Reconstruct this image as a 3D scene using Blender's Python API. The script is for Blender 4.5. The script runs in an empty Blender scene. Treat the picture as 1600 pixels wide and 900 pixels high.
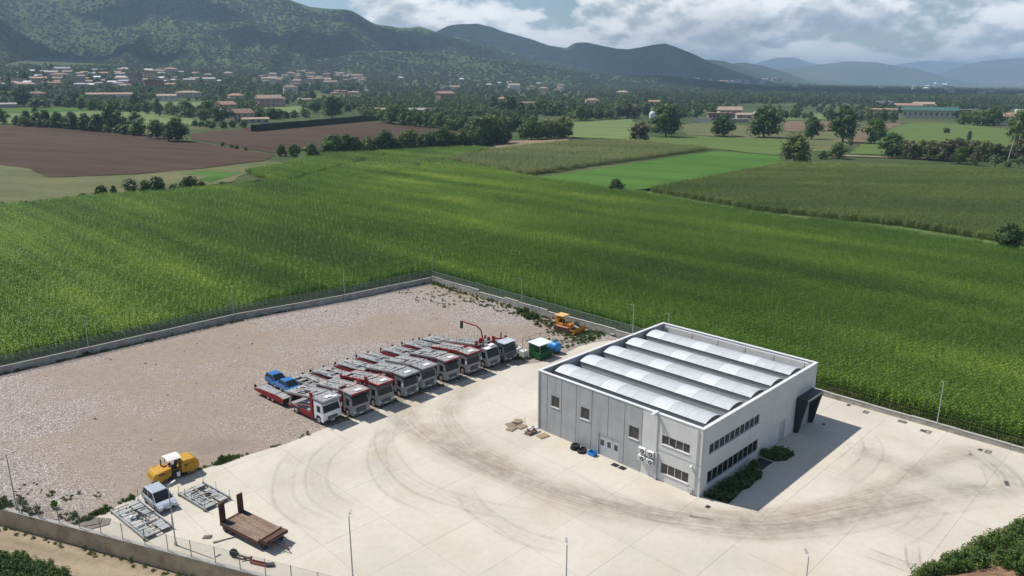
import bpy, bmesh, math, random
import numpy as np
from mathutils import Vector, Matrix, noise as mnoise

scene = bpy.context.scene
COL = scene.collection
R = math.radians

# ---------------------------------------------------------------- camera
CAM_H, FPX, PITCH = 37.424, 1165.5, 0.266469
cam_data = bpy.data.cameras.new('camera')
cam_data.sensor_width = 36.0
cam_data.lens = 36.0 * FPX / 1600.0
cam_data.clip_start = 0.5
cam_data.clip_end = 90000.0
cam = bpy.data.objects.new('camera', cam_data)
COL.objects.link(cam)
cam.location = (0, 0, CAM_H)
cam.rotation_euler = (math.pi / 2 - PITCH, 0, 0)
scene.camera = cam

# ---------------------------------------------------------------- sky, sun, exposure
SUN_FROM = Vector((-0.683, 0.332, 1.0)).normalized()
SUN_EL = math.asin(SUN_FROM.z)
SUN_AZ = math.atan2(SUN_FROM.x, SUN_FROM.y)
world = bpy.data.worlds.new('World')
scene.world = world
world.use_nodes = True
wt = world.node_tree
wt.nodes.clear()


class NT:
    """tiny node helper"""
    def __init__(s, tree):
        s.t = tree
    def n(s, typ, **kw):
        nd = s.t.nodes.new(typ)
        ins = kw.pop('ins', {})
        for k, v in kw.items():
            setattr(nd, k, v)
        for k, v in ins.items():
            if isinstance(v, bpy.types.NodeSocket):
                s.t.links.new(v, nd.inputs[k])
            else:
                nd.inputs[k].default_value = v
        return nd
    def link(s, a, b):
        s.t.links.new(a, b)
    def math(s, op, a, b=None, c=None, clamp=False):
        nd = s.t.nodes.new('ShaderNodeMath')
        nd.operation = op
        nd.use_clamp = clamp
        for i, v in enumerate((a, b, c)):
            if v is None:
                continue
            if isinstance(v, bpy.types.NodeSocket):
                s.t.links.new(v, nd.inputs[i])
            else:
                nd.inputs[i].default_value = v
        return nd.outputs[0]
    def mix(s, f, a, b, blend='MIX'):
        nd = s.t.nodes.new('ShaderNodeMix')
        nd.data_type = 'RGBA'
        nd.blend_type = blend
        for sock, v in ((nd.inputs[0], f), (nd.inputs[6], a), (nd.inputs[7], b)):
            if isinstance(v, bpy.types.NodeSocket):
                s.t.links.new(v, sock)
            elif isinstance(v, (int, float)):
                sock.default_value = v
            else:
                sock.default_value = (*v[:3], 1)
        return nd.outputs[2]
    def ramp(s, fac, stops):
        nd = s.t.nodes.new('ShaderNodeValToRGB')
        el = nd.color_ramp.elements
        while len(el) > 1:
            el.remove(el[-1])
        for i, (p, c) in enumerate(stops):
            e = el[0] if i == 0 else el.new(p)
            e.position = p
            e.color = (*c, 1) if not isinstance(c, (int, float)) else (c, c, c, 1)
        s.t.links.new(fac, nd.inputs[0])
        return nd.outputs[0]
    def noise(s, vec, scale, detail=4, rough=.55, dim='3D', dist=0):
        nd = s.t.nodes.new('ShaderNodeTexNoise')
        nd.noise_dimensions = dim
        nd.inputs['Scale'].default_value = scale
        nd.inputs['Detail'].default_value = detail
        nd.inputs['Roughness'].default_value = rough
        nd.inputs['Distortion'].default_value = dist
        if vec is not None:
            s.t.links.new(vec, nd.inputs['Vector'])
        return nd.outputs[0]
    def mapping(s, vec, rot=(0, 0, 0), scale=(1, 1, 1), loc=(0, 0, 0)):
        if any(rot):                       # turn first, then stretch
            r = s.t.nodes.new('ShaderNodeMapping')
            r.inputs['Rotation'].default_value = rot
            s.t.links.new(vec, r.inputs[0])
            vec = r.outputs[0]
        nd = s.t.nodes.new('ShaderNodeMapping')
        nd.inputs['Scale'].default_value = scale
        nd.inputs['Location'].default_value = loc
        s.t.links.new(vec, nd.inputs[0])
        return nd.outputs[0]


SKY_STRENGTH = 0.085
W_ = NT(wt)
sky = W_.n('ShaderNodeTexSky', sky_type='NISHITA', sun_disc=False, sun_elevation=SUN_EL, sun_rotation=SUN_AZ,
           altitude=200, air_density=1.0, dust_density=0.3, ozone_density=2.5)
tc = W_.n('ShaderNodeTexCoord').outputs['Generated']
sep = W_.n('ShaderNodeSeparateXYZ', ins={0: tc})
zc = W_.math('MAXIMUM', sep.outputs[2], 0.0)


def cloud_vec(dz):
    # the cloud field wraps round the horizon; it is packed closer towards the skyline, as a flat layer of cumulus is
    zz = W_.math('MULTIPLY', W_.math('LOGARITHM', W_.math('ADD', zc, 0.08 + dz), math.e), 0.30)
    return W_.n('ShaderNodeCombineXYZ', ins={0: sep.outputs[0], 1: sep.outputs[1], 2: zz}).outputs[0]


CL_OFF = (3.3, 1.2, 0.4)
def cloud_density(dz):
    v = W_.mapping(cloud_vec(dz), loc=CL_OFF)
    big = W_.noise(v, 3.2, 2, .5)
    det = W_.noise(v, 8.5, 10, .57)
    return W_.math('ADD', W_.math('MULTIPLY', big, .5), W_.math('MULTIPLY', det, .62))


dens = cloud_density(0.0)
dens_up = cloud_density(0.012)
# a slanting view meets more clouds than a steep one: scattered overhead, closed towards the skyline
thin = W_.math('MULTIPLY', W_.n('ShaderNodeMapRange', ins={0: zc, 1: 0.08, 2: 0.45}).outputs[0], 0.085)
cover = W_.ramp(W_.math('SUBTRACT', dens, thin), [(0.535, 0.0), (0.575, 0.8), (0.62, 1.0)])
# towards the top of a cloud there is less cloud above: it is lit; the thick base is grey
lit = W_.math('MULTIPLY', W_.math('SUBTRACT', dens, dens_up), 8.0)
lit = W_.math('ADD', lit, 0.62, clamp=True)
thick = W_.ramp(dens, [(0.56, 1.0), (0.74, 0.5)])
lum = W_.math('MULTIPLY', lit, thick)
cloud_col = W_.ramp(lum, [(0.08, (4.3, 5.0, 6.0)), (0.36, (6.9, 7.5, 8.2)), (0.68, (13.4, 13.4, 13.4))])
skymix = W_.mix(cover, sky.outputs[0], cloud_col)
bg = W_.n('ShaderNodeBackground', ins={0: skymix, 1: SKY_STRENGTH})
wo = W_.n('ShaderNodeOutputWorld', ins={0: bg.outputs[0]})

sun_data = bpy.data.lights.new('sun', 'SUN')
sun_data.energy = 4.5
sun_data.angle = R(0.53)
sun_data.color = (1.0, 0.955, 0.88)
sun = bpy.data.objects.new('sun', sun_data)
COL.objects.link(sun)
sun.rotation_euler = (-SUN_FROM).to_track_quat('-Z', 'Y').to_euler()
sun.location = (0, 0, 3000)

vs = scene.view_settings
vs.view_transform = 'Standard'
vs.look = 'None'
vs.exposure = 0.30
vs.gamma = 1.0
vs.use_curve_mapping = False
scene.render.engine = 'CYCLES'
scene.cycles.use_denoising = True
scene.cycles.max_bounces = 6
scene.cycles.diffuse_bounces = 3
scene.cycles.transparent_max_bounces = 16
scene.cycles.volume_bounces = 0
scene.cycles.caustics_reflective = False
scene.cycles.caustics_refractive = False

# ---------------------------------------------------------------- geometry of the place
YAW = R(44.861)                       # the yard's own axes: X along the far gable, Y along the long front
F0 = np.array([17.561, 62.387])       # front corner of the warehouse
EX = np.array([math.cos(YAW), math.sin(YAW)])
EY = np.array([-math.sin(YAW), math.cos(YAW)])
BA, BB, BH = 20.81, 24.20, 7.0


def W(X, Y, z=0.0):
    p = F0 + X * EX + Y * EY
    return Vector((p[0], p[1], z))


def terr(x, y):
    return np.maximum(np.maximum(0.0, 0.012 * (y - 500) - 0.016 * x), 0.035 * (y - 1500) - 0.055 * x)


def ray(u, v):
    c, s = math.cos(PITCH), math.sin(PITCH)
    up = 450 - v
    return u - 800.0, FPX * c + up * s, -FPX * s + up * c


def hit(u, v):
    """point of the land seen along one direction from the drone"""
    dx, dy, dz = ray(u, v)
    ts = []
    if dz < 0:
        ts.append(-CAM_H / dz)
    d = dz - 0.012 * dy + 0.016 * dx
    if d < 0:
        ts.append((-6.0 - CAM_H) / d)
    d = dz - 0.035 * dy + 0.055 * dx
    if d < 0:
        ts.append((-52.5 - CAM_H) / d)
    t = min(ts)
    x, y = dx * t, dy * t
    return Vector((x, y, float(terr(x, y))))


def at_h(u, v, z):
    dx, dy, dz = ray(u, v)
    t = (z - CAM_H) / dz
    return Vector((dx * t, dy * t, z))


def loc_xy(p):
    q = np.array([p[0], p[1]]) - F0
    return float(q @ EX), float(q @ EY)


def dist(p):
    return math.sqrt(p[0] ** 2 + p[1] ** 2 + (p[2] - CAM_H) ** 2)


# ---------------------------------------------------------------- mesh helpers
class MB:
    def __init__(s):
        s.v, s.f = [], []
    def add(s, vs, fs):
        o = len(s.v)
        s.v += [tuple(v) for v in vs]
        s.f += [tuple(i + o for i in f) for f in fs]
        return s
    def box(s, x0, x1, y0, y1, z0, z1):
        vs = [(x, y, z) for z in (z0, z1) for (x, y) in ((x0, y0), (x1, y0), (x1, y1), (x0, y1))]
        return s.add(vs, [(3, 2, 1, 0), (4, 5, 6, 7), (0, 1, 5, 4), (1, 2, 6, 5), (2, 3, 7, 6), (3, 0, 4, 7)])
    def obox(s, c, size, rz=0.0, rx=0.0, ry=0.0):
        m = Matrix.Translation(c) @ Matrix.Rotation(rz, 4, 'Z') @ Matrix.Rotation(ry, 4, 'Y') @ Matrix.Rotation(rx, 4, 'X')
        hx, hy, hz = (q / 2 for q in size)
        vs = [m @ Vector((x * hx, y * hy, z * hz)) for z in (-1, 1) for (x, y) in ((-1, -1), (1, -1), (1, 1), (-1, 1))]
        return s.add(vs, [(3, 2, 1, 0), (4, 5, 6, 7), (0, 1, 5, 4), (1, 2, 6, 5), (2, 3, 7, 6), (3, 0, 4, 7)])
    def tube(s, p0, p1, r0, r1=None, n=6, cap=True):
        r1 = r0 if r1 is None else r1
        p0, p1 = Vector(p0), Vector(p1)
        d = (p1 - p0)
        if d.length < 1e-6:
            return s
        q = d.to_track_quat('Z', 'Y')
        a = [p0 + q @ Vector((r0 * math.cos(i * 2 * math.pi / n), r0 * math.sin(i * 2 * math.pi / n), 0)) for i in range(n)]
        b = [p1 + q @ Vector((r1 * math.cos(i * 2 * math.pi / n), r1 * math.sin(i * 2 * math.pi / n), 0)) for i in range(n)]
        fs = [(i, (i + 1) % n, n + (i + 1) % n, n + i) for i in range(n)]
        if cap:
            fs += [tuple(range(n - 1, -1, -1)), tuple(range(n, 2 * n))]
        return s.add(a + b, fs)
    def path(s, pts, r, n=5):
        for a, b in zip(pts[:-1], pts[1:]):
            s.tube(a, b, r, n=n)
        return s
    def prism(s, poly, axis, a, b):
        """polygon extruded along an axis; poly in the other two coordinates"""
        def P(q, w):
            return {'x': (w, q[0], q[1]), 'y': (q[0], w, q[1]), 'z': (q[0], q[1], w)}[axis]
        n = len(poly)
        vs = [P(q, a) for q in poly] + [P(q, b) for q in poly]
        fs = [tuple(range(n - 1, -1, -1)), tuple(range(n, 2 * n))] + [(i, (i + 1) % n, n + (i + 1) % n, n + i) for i in range(n)]
        return s.add(vs, fs)
    def lathe(s, prof, n=12, o=(0, 0, 0), axis='z'):
        """profile of (radius, along)"""
        vs = []
        for r, h in prof:
            for i in range(n):
                a = 2 * math.pi * i / n
                c, d = r * math.cos(a), r * math.sin(a)
                vs.append({'z': (o[0] + c, o[1] + d, o[2] + h), 'y': (o[0] + c, o[1] + h, o[2] + d), 'x': (o[0] + h, o[1] + c, o[2] + d)}[axis])
        fs = []
        for k in range(len(prof) - 1):
            for i in range(n):
                j = (i + 1) % n
                fs.append((k * n + i, k * n + j, (k + 1) * n + j, (k + 1) * n + i))
        fs += [tuple(range(n - 1, -1, -1)), tuple(range((len(prof) - 1) * n, len(prof) * n))]
        return s.add(vs, fs)
    def mesh(s, name, mat, smooth=False, fix=True, bevel=0.0):
        me = bpy.data.meshes.new(name)
        me.from_pydata(s.v, [], s.f)
        if fix or bevel:
            bm = bmesh.new()
            bm.from_mesh(me)
            if bevel:
                bmesh.ops.bevel(bm, geom=bm.edges[:], offset=bevel, segments=1, affect='EDGES', clamp_overlap=True)
            bmesh.ops.recalc_face_normals(bm, faces=bm.faces)
            bm.to_mesh(me)
            bm.free()
        if mat is not None:
            me.materials.append(mat)
        if smooth:
            me.polygons.foreach_set('use_smooth', [True] * len(me.polygons))
        return me
    def build(s, name, mat, parent=None, smooth=False, bevel=0.0):
        return mk(name, s.mesh(name, mat, smooth, bevel=bevel), parent)


def mk(name, me, parent=None, loc=None):
    o = bpy.data.objects.new(name, me)
    COL.objects.link(o)
    if parent is not None:
        o.parent = parent
    if loc is not None:
        o.location = loc
    return o


def tag(o, label=None, cat=None, group=None, kind=None):
    if label:
        o['label'] = label
    if cat:
        o['category'] = cat
    if group:
        o['group'] = group
    if kind:
        o['kind'] = kind
    return o


def empty(name, loc=(0, 0, 0), rz=0.0):
    o = bpy.data.objects.new(name, None)
    o.empty_display_size = .5
    COL.objects.link(o)
    o.location = loc
    o.rotation_euler = (0, 0, rz)
    return o


def copy_tree(o, parent=None):
    c = o.copy()
    COL.objects.link(c)
    if parent is not None:
        c.parent = parent
    for ch in KIDS.get(o.name, None) or [q for q in o.children]:
        copy_tree(ch, c)
    return c


KIDS = {}


def np_mesh(name, verts, faces, mat, smooth=False):
    me = bpy.data.meshes.new(name)
    me.from_pydata(verts if isinstance(verts, list) else verts.tolist(), [], faces if isinstance(faces, list) else faces.tolist())
    if mat is not None:
        me.materials.append(mat)
    if smooth:
        me.polygons.foreach_set('use_smooth', [True] * len(me.polygons))
    return me


# ---------------------------------------------------------------- materials
def base_mat(name):
    m = bpy.data.materials.new(name)
    m.use_nodes = True
    t = NT(m.node_tree)
    b = m.node_tree.nodes['Principled BSDF']
    pos = t.n('ShaderNodeNewGeometry').outputs['Position']
    return m, t, b, pos


def M(name, col, rough=.75, metal=0.0, var=.18, scale=2.0, bump=0.0, bscale=None, spec=.3, dirt=None, dirt_amt=.4, dirt_scale=.6, streak=False):
    m, t, b, pos = base_mat(name)
    nz = t.noise(pos, scale, 6, .6)
    lo = tuple(c * (1 - var) for c in col)
    hi = tuple(min(1, c * (1 + var)) for c in col)
    c = t.ramp(nz, [(.3, lo), (.7, hi)])
    if dirt:
        d = t.noise(t.mapping(pos, scale=(2.2, 2.2, .10)) if streak else pos, dirt_scale, 8, .65)
        d = t.ramp(d, [(.48, 0.0), (.66, 1.0)])
        d = t.math('MULTIPLY', d, dirt_amt)
        c = t.mix(d, c, dirt)
    t.link(c, b.inputs['Base Color'])
    b.inputs['Roughness'].default_value = rough
    b.inputs['Metallic'].default_value = metal
    b.inputs['Specular IOR Level'].default_value = spec
    if bump:
        h = t.noise(pos, bscale or scale * 4, 5, .6)
        bn = t.n('ShaderNodeBump', ins={'Strength': bump, 'Distance': .1, 'Height': h})
        t.link(bn.outputs[0], b.inputs['Normal'])
    return m


def leaf_mat(name, dark, light, trans=.25, isl=True, nscale=.02, nstretch=None, rough=.55, third=None, mixw=(.6, .45)):
    """foliage: tone by leaf (island) and by place in the field"""
    m, t, b, pos = base_mat(name)
    g = t.n('ShaderNodeNewGeometry')
    v = pos if nstretch is None else t.mapping(pos, rot=(0, 0, nstretch[0]), scale=(nstretch[1], nstretch[2], 1))
    nz = t.noise(v, nscale, 4, .55)
    f = t.ramp(nz, [(.36, 0.0), (.64, 1.0)])
    if isl:
        f = t.math('ADD', t.math('MULTIPLY', f, mixw[0]), t.math('MULTIPLY', g.outputs['Random Per Island'], mixw[1]), clamp=True)
    stops = [(0.0, dark), (1.0, light)] if third is None else [(0.0, dark), (.55, light), (1.0, third)]
    c = t.ramp(f, stops)
    t.link(c, b.inputs['Base Color'])
    b.inputs['Roughness'].default_value = rough
    b.inputs['Specular IOR Level'].default_value = .25
    if trans:
        tr = t.n('ShaderNodeBsdfTranslucent', ins={0: c})
        mx = t.n('ShaderNodeMixShader', ins={0: trans, 1: b.outputs[0], 2: tr.outputs[0]})
        out = [n for n in m.node_tree.nodes if n.type == 'OUTPUT_MATERIAL'][0]
        t.link(mx.outputs[0], out.inputs[0])
    return m


def scatter(name, pts, rot, scl, idx, protos, label, cat=None, kind='stuff', parent=None):
    """many small pieces as ONE object: points that carry instances of a few meshes"""
    pc = bpy.data.collections.new(name + '_pieces')
    for i, me in enumerate(protos):
        pc.objects.link(bpy.data.objects.new('%s_piece_%02d' % (name, i), me))
    me = bpy.data.meshes.new(name)
    n = len(pts)
    me.vertices.add(n)
    me.vertices.foreach_set('co', np.asarray(pts, dtype=np.float32).ravel())
    a = me.attributes.new('turn', 'FLOAT', 'POINT'); a.data.foreach_set('value', np.asarray(rot, dtype=np.float32))
    a = me.attributes.new('size', 'FLOAT_VECTOR', 'POINT'); a.data.foreach_set('vector', np.asarray(scl, dtype=np.float32).ravel())
    a = me.attributes.new('which', 'INT', 'POINT'); a.data.foreach_set('value', np.asarray(idx, dtype=np.int32))
    o = mk(name, me, parent)
    ng = bpy.data.node_groups.new(name + '_scatter', 'GeometryNodeTree')
    ng.interface.new_socket('Geometry', in_out='INPUT', socket_type='NodeSocketGeometry')
    ng.interface.new_socket('Geometry', in_out='OUTPUT', socket_type='NodeSocketGeometry')
    N = ng.nodes
    gi, go = N.new('NodeGroupInput'), N.new('NodeGroupOutput')
    ci = N.new('GeometryNodeCollectionInfo')
    ci.inputs[0].default_value = pc
    ci.inputs[1].default_value = True
    ci.inputs[2].default_value = True
    ip = N.new('GeometryNodeInstanceOnPoints')
    def na(nm, ty):
        q = N.new('GeometryNodeInputNamedAttribute'); q.data_type = ty; q.inputs[0].default_value = nm
        return q.outputs[0]
    cx = N.new('ShaderNodeCombineXYZ')
    L = ng.links.new
    L(gi.outputs[0], ip.inputs['Points'])
    L(ci.outputs[0], ip.inputs['Instance'])
    ip.inputs['Pick Instance'].default_value = True
    L(na('which', 'INT'), ip.inputs['Instance Index'])
    L(na('turn', 'FLOAT'), cx.inputs[2])
    L(cx.outputs[0], ip.inputs['Rotation'])
    L(na('size', 'FLOAT_VECTOR'), ip.inputs['Scale'])
    L(ip.outputs[0], go.inputs[0])
    md = o.modifiers.new('pieces', 'NODES')
    md.node_group = ng
    tag(o, label, cat, kind=kind)
    return o


def in_poly(px, py, poly):
    px, py = np.asarray(px), np.asarray(py)
    ins = np.zeros(px.shape, bool)
    n = len(poly)
    for i in range(n):
        x0, y0 = poly[i][0], poly[i][1]
        x1, y1 = poly[(i + 1) % n][0], poly[(i + 1) % n][1]
        if y0 == y1:
            continue
        c = ((y0 > py) != (y1 > py)) & (px < (x1 - x0) * (py - y0) / (y1 - y0) + x0)
        ins ^= c
    return ins


def project(x, y, z):
    c, s = math.cos(PITCH), math.sin(PITCH)
    zz = z - CAM_H
    d = y * c - zz * s
    return 800 + FPX * x / d, 450 - FPX * (y * s + zz * c) / d, d


def clip_poly(poly, cell):
    """Sutherland-Hodgman: subject polygon by a convex counter-clockwise cell"""
    out = [tuple(p) for p in poly]
    n = len(cell)
    for i in range(n):
        a, b = cell[i], cell[(i + 1) % n]
        inp, out = out, []
        if not inp:
            return []
        def sd(p):
            return (b[0] - a[0]) * (p[1] - a[1]) - (b[1] - a[1]) * (p[0] - a[0])
        for k in range(len(inp)):
            p, q = inp[k], inp[(k + 1) % len(inp)]
            dp, dq = sd(p), sd(q)
            if dp >= 0:
                out.append(p)
            if (dp >= 0) != (dq >= 0):
                t = dp / (dp - dq)
                out.append((p[0] + t * (q[0] - p[0]), p[1] + t * (q[1] - p[1])))
    res = []
    for p in out:
        if not res or (p[0] - res[-1][0]) ** 2 + (p[1] - res[-1][1]) ** 2 > 1e-4:
            res.append(p)
    if len(res) > 1 and (res[0][0] - res[-1][0]) ** 2 + (res[0][1] - res[-1][1]) ** 2 < 1e-4:
        res.pop()
    return res if len(res) >= 3 else []


def area(poly):
    return .5 * sum(poly[i][0] * poly[(i + 1) % len(poly)][1] - poly[(i + 1) % len(poly)][0] * poly[i][1] for i in range(len(poly)))


def sheet(name, poly, dz, mat, step=40.0, rough_edge=0.0, seed=0):
    """a field laid over the land: polygon of ground points, cut into cells so that it follows the slope"""
    rnd = random.Random(seed)
    P = [(p[0], p[1]) for p in poly]
    if area(P) < 0:
        P.reverse()
    if rough_edge:
        Q = []
        for i in range(len(P)):
            a, b = P[i], P[(i + 1) % len(P)]
            L = math.hypot(b[0] - a[0], b[1] - a[1])
            k = max(1, min(60, int(L / (rough_edge * 4))))
            nx, ny = -(b[1] - a[1]) / max(L, 1e-6), (b[0] - a[0]) / max(L, 1e-6)
            for j in range(k):
                t = j / k
                e = rnd.uniform(-1, 1) * rough_edge if j else 0
                Q.append((a[0] + t * (b[0] - a[0]) + nx * e, a[1] + t * (b[1] - a[1]) + ny * e))
        P = Q
    bm = bmesh.new()
    vs = [bm.verts.new((x, y, 0)) for x, y in P]
    f = bm.faces.new(vs)
    xs, ys = [p[0] for p in P], [p[1] for p in P]
    for ax, lo, hi in ((0, min(xs), max(xs)), (1, min(ys), max(ys))):
        k = math.ceil(lo / step)
        cnt = 0
        while k * step < hi and cnt < 80:
            co = [0, 0, 0]; no = [0, 0, 0]
            co[ax] = k * step; no[ax] = 1
            bmesh.ops.bisect_plane(bm, geom=bm.verts[:] + bm.edges[:] + bm.faces[:], plane_co=co, plane_no=no)
            k += 1; cnt += 1
    bmesh.ops.remove_doubles(bm, verts=bm.verts[:], dist=.02)
    bmesh.ops.triangulate(bm, faces=bm.faces[:])
    bmesh.ops.dissolve_degenerate(bm, dist=.02, edges=bm.edges[:])
    for v in bm.verts:
        v.co.z = float(terr(v.co.x, v.co.y)) + dz
    bmesh.ops.recalc_face_normals(bm, faces=bm.faces)
    for f in bm.faces:
        if f.normal.z < 0:
            f.normal_flip()
    me = bpy.data.meshes.new(name)
    bm.to_mesh(me); bm.free()
    me.materials.append(mat)
    return tag(mk(name, me), kind='structure')


def px_poly(pts):
    return [hit(*p) for p in pts]


# lattice noise for heightfields
def vnoise(x, y, seed=0):
    xi, yi = np.floor(x).astype(np.int64), np.floor(y).astype(np.int64)
    xf, yf = x - xi, y - yi
    def h(a, b):
        n = (a * 374761393 + b * 668265263 + seed * 974634213) & 0x7fffffff
        n = ((n ^ (n >> 13)) * 1274126177) & 0x7fffffff
        return ((n ^ (n >> 16)) & 0xffff) / 65535.0
    u, v = xf * xf * (3 - 2 * xf), yf * yf * (3 - 2 * yf)
    return (h(xi, yi) * (1 - u) + h(xi + 1, yi) * u) * (1 - v) + (h(xi, yi + 1) * (1 - u) + h(xi + 1, yi + 1) * u) * v


def fbm(x, y, oct=4, seed=0, ridged=False):
    s, a, tot = 0.0, 1.0, 0.0
    for o in range(oct):
        n = vnoise(x * 2 ** o + 17.3 * o, y * 2 ** o - 9.1 * o, seed + o)
        if ridged:
            n = 1 - np.abs(2 * n - 1)
        s = s + a * n
        tot += a
        a *= .5
    return s / tot
# ================================================================ LAND
rng = np.random.default_rng(7)

# ---- base ground, one sheet to the horizon
def ground_mat():
    m, t, b, pos = base_mat('valley_floor')
    n1 = t.noise(pos, .004, 5, .6)
    n2 = t.noise(pos, .06, 5, .6)
    c1 = t.ramp(n1, [(.35, (.04, .065, .022)), (.5, (.065, .09, .032)), (.62, (.11, .115, .055)), (.75, (.05, .08, .026))])
    c = t.mix(t.math('MULTIPLY', n2, .5), c1, (.05, .07, .025))
    t.link(c, b.inputs['Base Color'])
    b.inputs['Roughness'].default_value = .95
    b.inputs['Specular IOR Level'].default_value = .1
    return m
GROUND = ground_mat()
nA = 240
rs = np.concatenate([[0.0], np.geomspace(12, 27000, 90)])
az = np.linspace(0, 2 * np.pi, nA, endpoint=False)
vv = [(0.0, 0.0, -1.6)]
for r in rs[1:]:
    x, y = r * np.sin(az), r * np.cos(az)
    z = np.where(y > 0, terr(x, np.maximum(y, 0)), 0.0)
    z = np.minimum(z, 260.0) - 1.6 * np.clip((320 - r) / 100, 0, 1)
    vv += list(zip(x.tolist(), y.tolist(), z.tolist()))
ff = [(0, 1 + (i + 1) % nA, 1 + i) for i in range(nA)]
for k in range(len(rs) - 2):
    for i in range(nA):
        j = (i + 1) % nA
        ff.append((1 + k * nA + i, 1 + k * nA + j, 1 + (k + 1) * nA + j, 1 + (k + 1) * nA + i))
me = np_mesh('ground', vv, ff, GROUND)
bm = bmesh.new(); bm.from_mesh(me); bmesh.ops.recalc_face_normals(bm, faces=bm.faces)
if sum(f.normal.z for f in bm.faces) < 0:
    bmesh.ops.reverse_faces(bm, faces=bm.faces)
bm.to_mesh(me); bm.free()
ground = tag(mk('ground', me), kind='structure')

# ---- mountains
def hill_mat(name, a, b_, c_, sc=.004, cell=.07, tex=.35):
    m, t, b, pos = base_mat(name)
    n1 = t.noise(pos, sc, 6, .6)
    c = t.ramp(n1, [(.34, a), (.5, b_), (.68, c_)])
    vo = t.n('ShaderNodeTexVoronoi', ins={'Vector': pos, 'Scale': cell})
    n2 = t.noise(pos, cell * .7, 3, .6)
    k = t.math('MULTIPLY', vo.outputs['Distance'], n2)
    d = t.ramp(k, [(.1, 1.25), (.55, .45)])
    c = t.mix(tex, c, t.mix(1.0, c, d, 'MULTIPLY'))
    t.link(c, b.inputs['Base Color'])
    b.inputs['Roughness'].default_value = .95
    b.inputs['Specular IOR Level'].default_value = .05
    bn = t.n('ShaderNodeBump', invert=True, ins={'Strength': .9, 'Distance': 9.0, 'Height': vo.outputs['Distance']})
    t.link(bn.outputs[0], b.inputs['Normal'])
    return m
HILL_A = hill_mat('wooded_slope', (.050, .082, .028), (.068, .105, .035), (.095, .128, .046))
HILL_B = hill_mat('far_wooded_slope', (.026, .046, .018), (.045, .070, .025), (.085, .098, .045), sc=.002, cell=.04)
HILL_C = hill_mat('distant_slope', (.04, .055, .03), (.06, .075, .035), (.10, .10, .06), sc=.0012, cell=.01, tex=.3)


MOUNT = {}
def mountain(name, pts, r_ridge, r_foot, mat, amp=.28, k=9.0, seed=1, nr=64, na=320, prof=1.25, rough=10.0, foot_drop=30.0, back=1.5):
    px = np.array([p[0] for p in pts], float); py = np.array([p[1] for p in pts], float)
    dd = np.array([ray(a, b) for a, b in zip(px, py)])
    A = np.arctan2(dd[:, 0], dd[:, 1]); E = dd[:, 2] / np.hypot(dd[:, 0], dd[:, 1])
    a = np.linspace(A[0], A[-1], na)
    # smooth interpolation of the crest
    e = np.interp(a, A, E)
    ker = np.array([1, 2, 3, 2, 1.]) / 9
    ep = np.pad(e, 2, mode='edge'); e = np.convolve(ep, ker, 'valid')
    t = np.concatenate([np.linspace(0, 1, nr), np.linspace(1, back, nr // 4)[1:]])
    TT, AA = np.meshgrid(t, a, indexing='ij')
    EE = np.broadcast_to(e, TT.shape)
    rr0 = r_foot * (1 + .10 * (fbm(AA * 14, AA * 0, 3, seed + 40) - .5))
    RR = rr0 + (r_ridge - rr0) * np.minimum(TT, 1) + (TT > 1) * (TT - 1) * (r_ridge - r_foot)
    X, Y = RR * np.sin(AA), RR * np.cos(AA)
    zr = CAM_H + r_ridge * EE
    fx, fy = r_foot * np.sin(AA), r_foot * np.cos(AA)
    base = np.minimum(terr(fx, fy), 150) - foot_drop
    tt = np.minimum(TT, 1)
    warp = fbm(X / 900, Y / 900, 3, seed + 9) - .5
    rid = fbm(AA * k + warp * .9 + TT * .25, TT * .9 + warp * .5, 4, seed, ridged=True)
    fine = fbm(X / 260, Y / 260, 4, seed + 3) - .5
    env = np.sin(np.pi * np.clip(tt, 0, 1)) ** .8
    z = base + (zr - base) * (tt ** prof)
    z -= np.maximum(zr - base, 0) * amp * env * (.85 - rid) * 1.6
    z += fine * rough * 3 * env + (fbm(X / 60, Y / 60, 2, seed + 5) - .5) * rough * (.25 + env * .6)
    z = np.where(TT > 1, z - (TT - 1) * (zr - base) * 1.1, z)
    nT = len(t)
    V = np.stack([X, Y, z], -1).reshape(-1, 3)
    idx = np.arange(nT * na).reshape(nT, na)
    Fc = np.stack([idx[:-1, :-1], idx[:-1, 1:], idx[1:, 1:], idx[1:, :-1]], -1).reshape(-1, 4)
    me = np_mesh(name, V, Fc, mat, smooth=True)
    bm = bmesh.new(); bm.from_mesh(me); bmesh.ops.recalc_face_normals(bm, faces=bm.faces)
    if sum(f.normal.z for f in bm.faces) < 0:
        bmesh.ops.reverse_faces(bm, faces=bm.faces)
    bm.to_mesh(me); bm.free()
    o = tag(mk(name, me), kind='structure')
    MOUNT[name] = (X, Y, z, TT)
    return o

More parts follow.
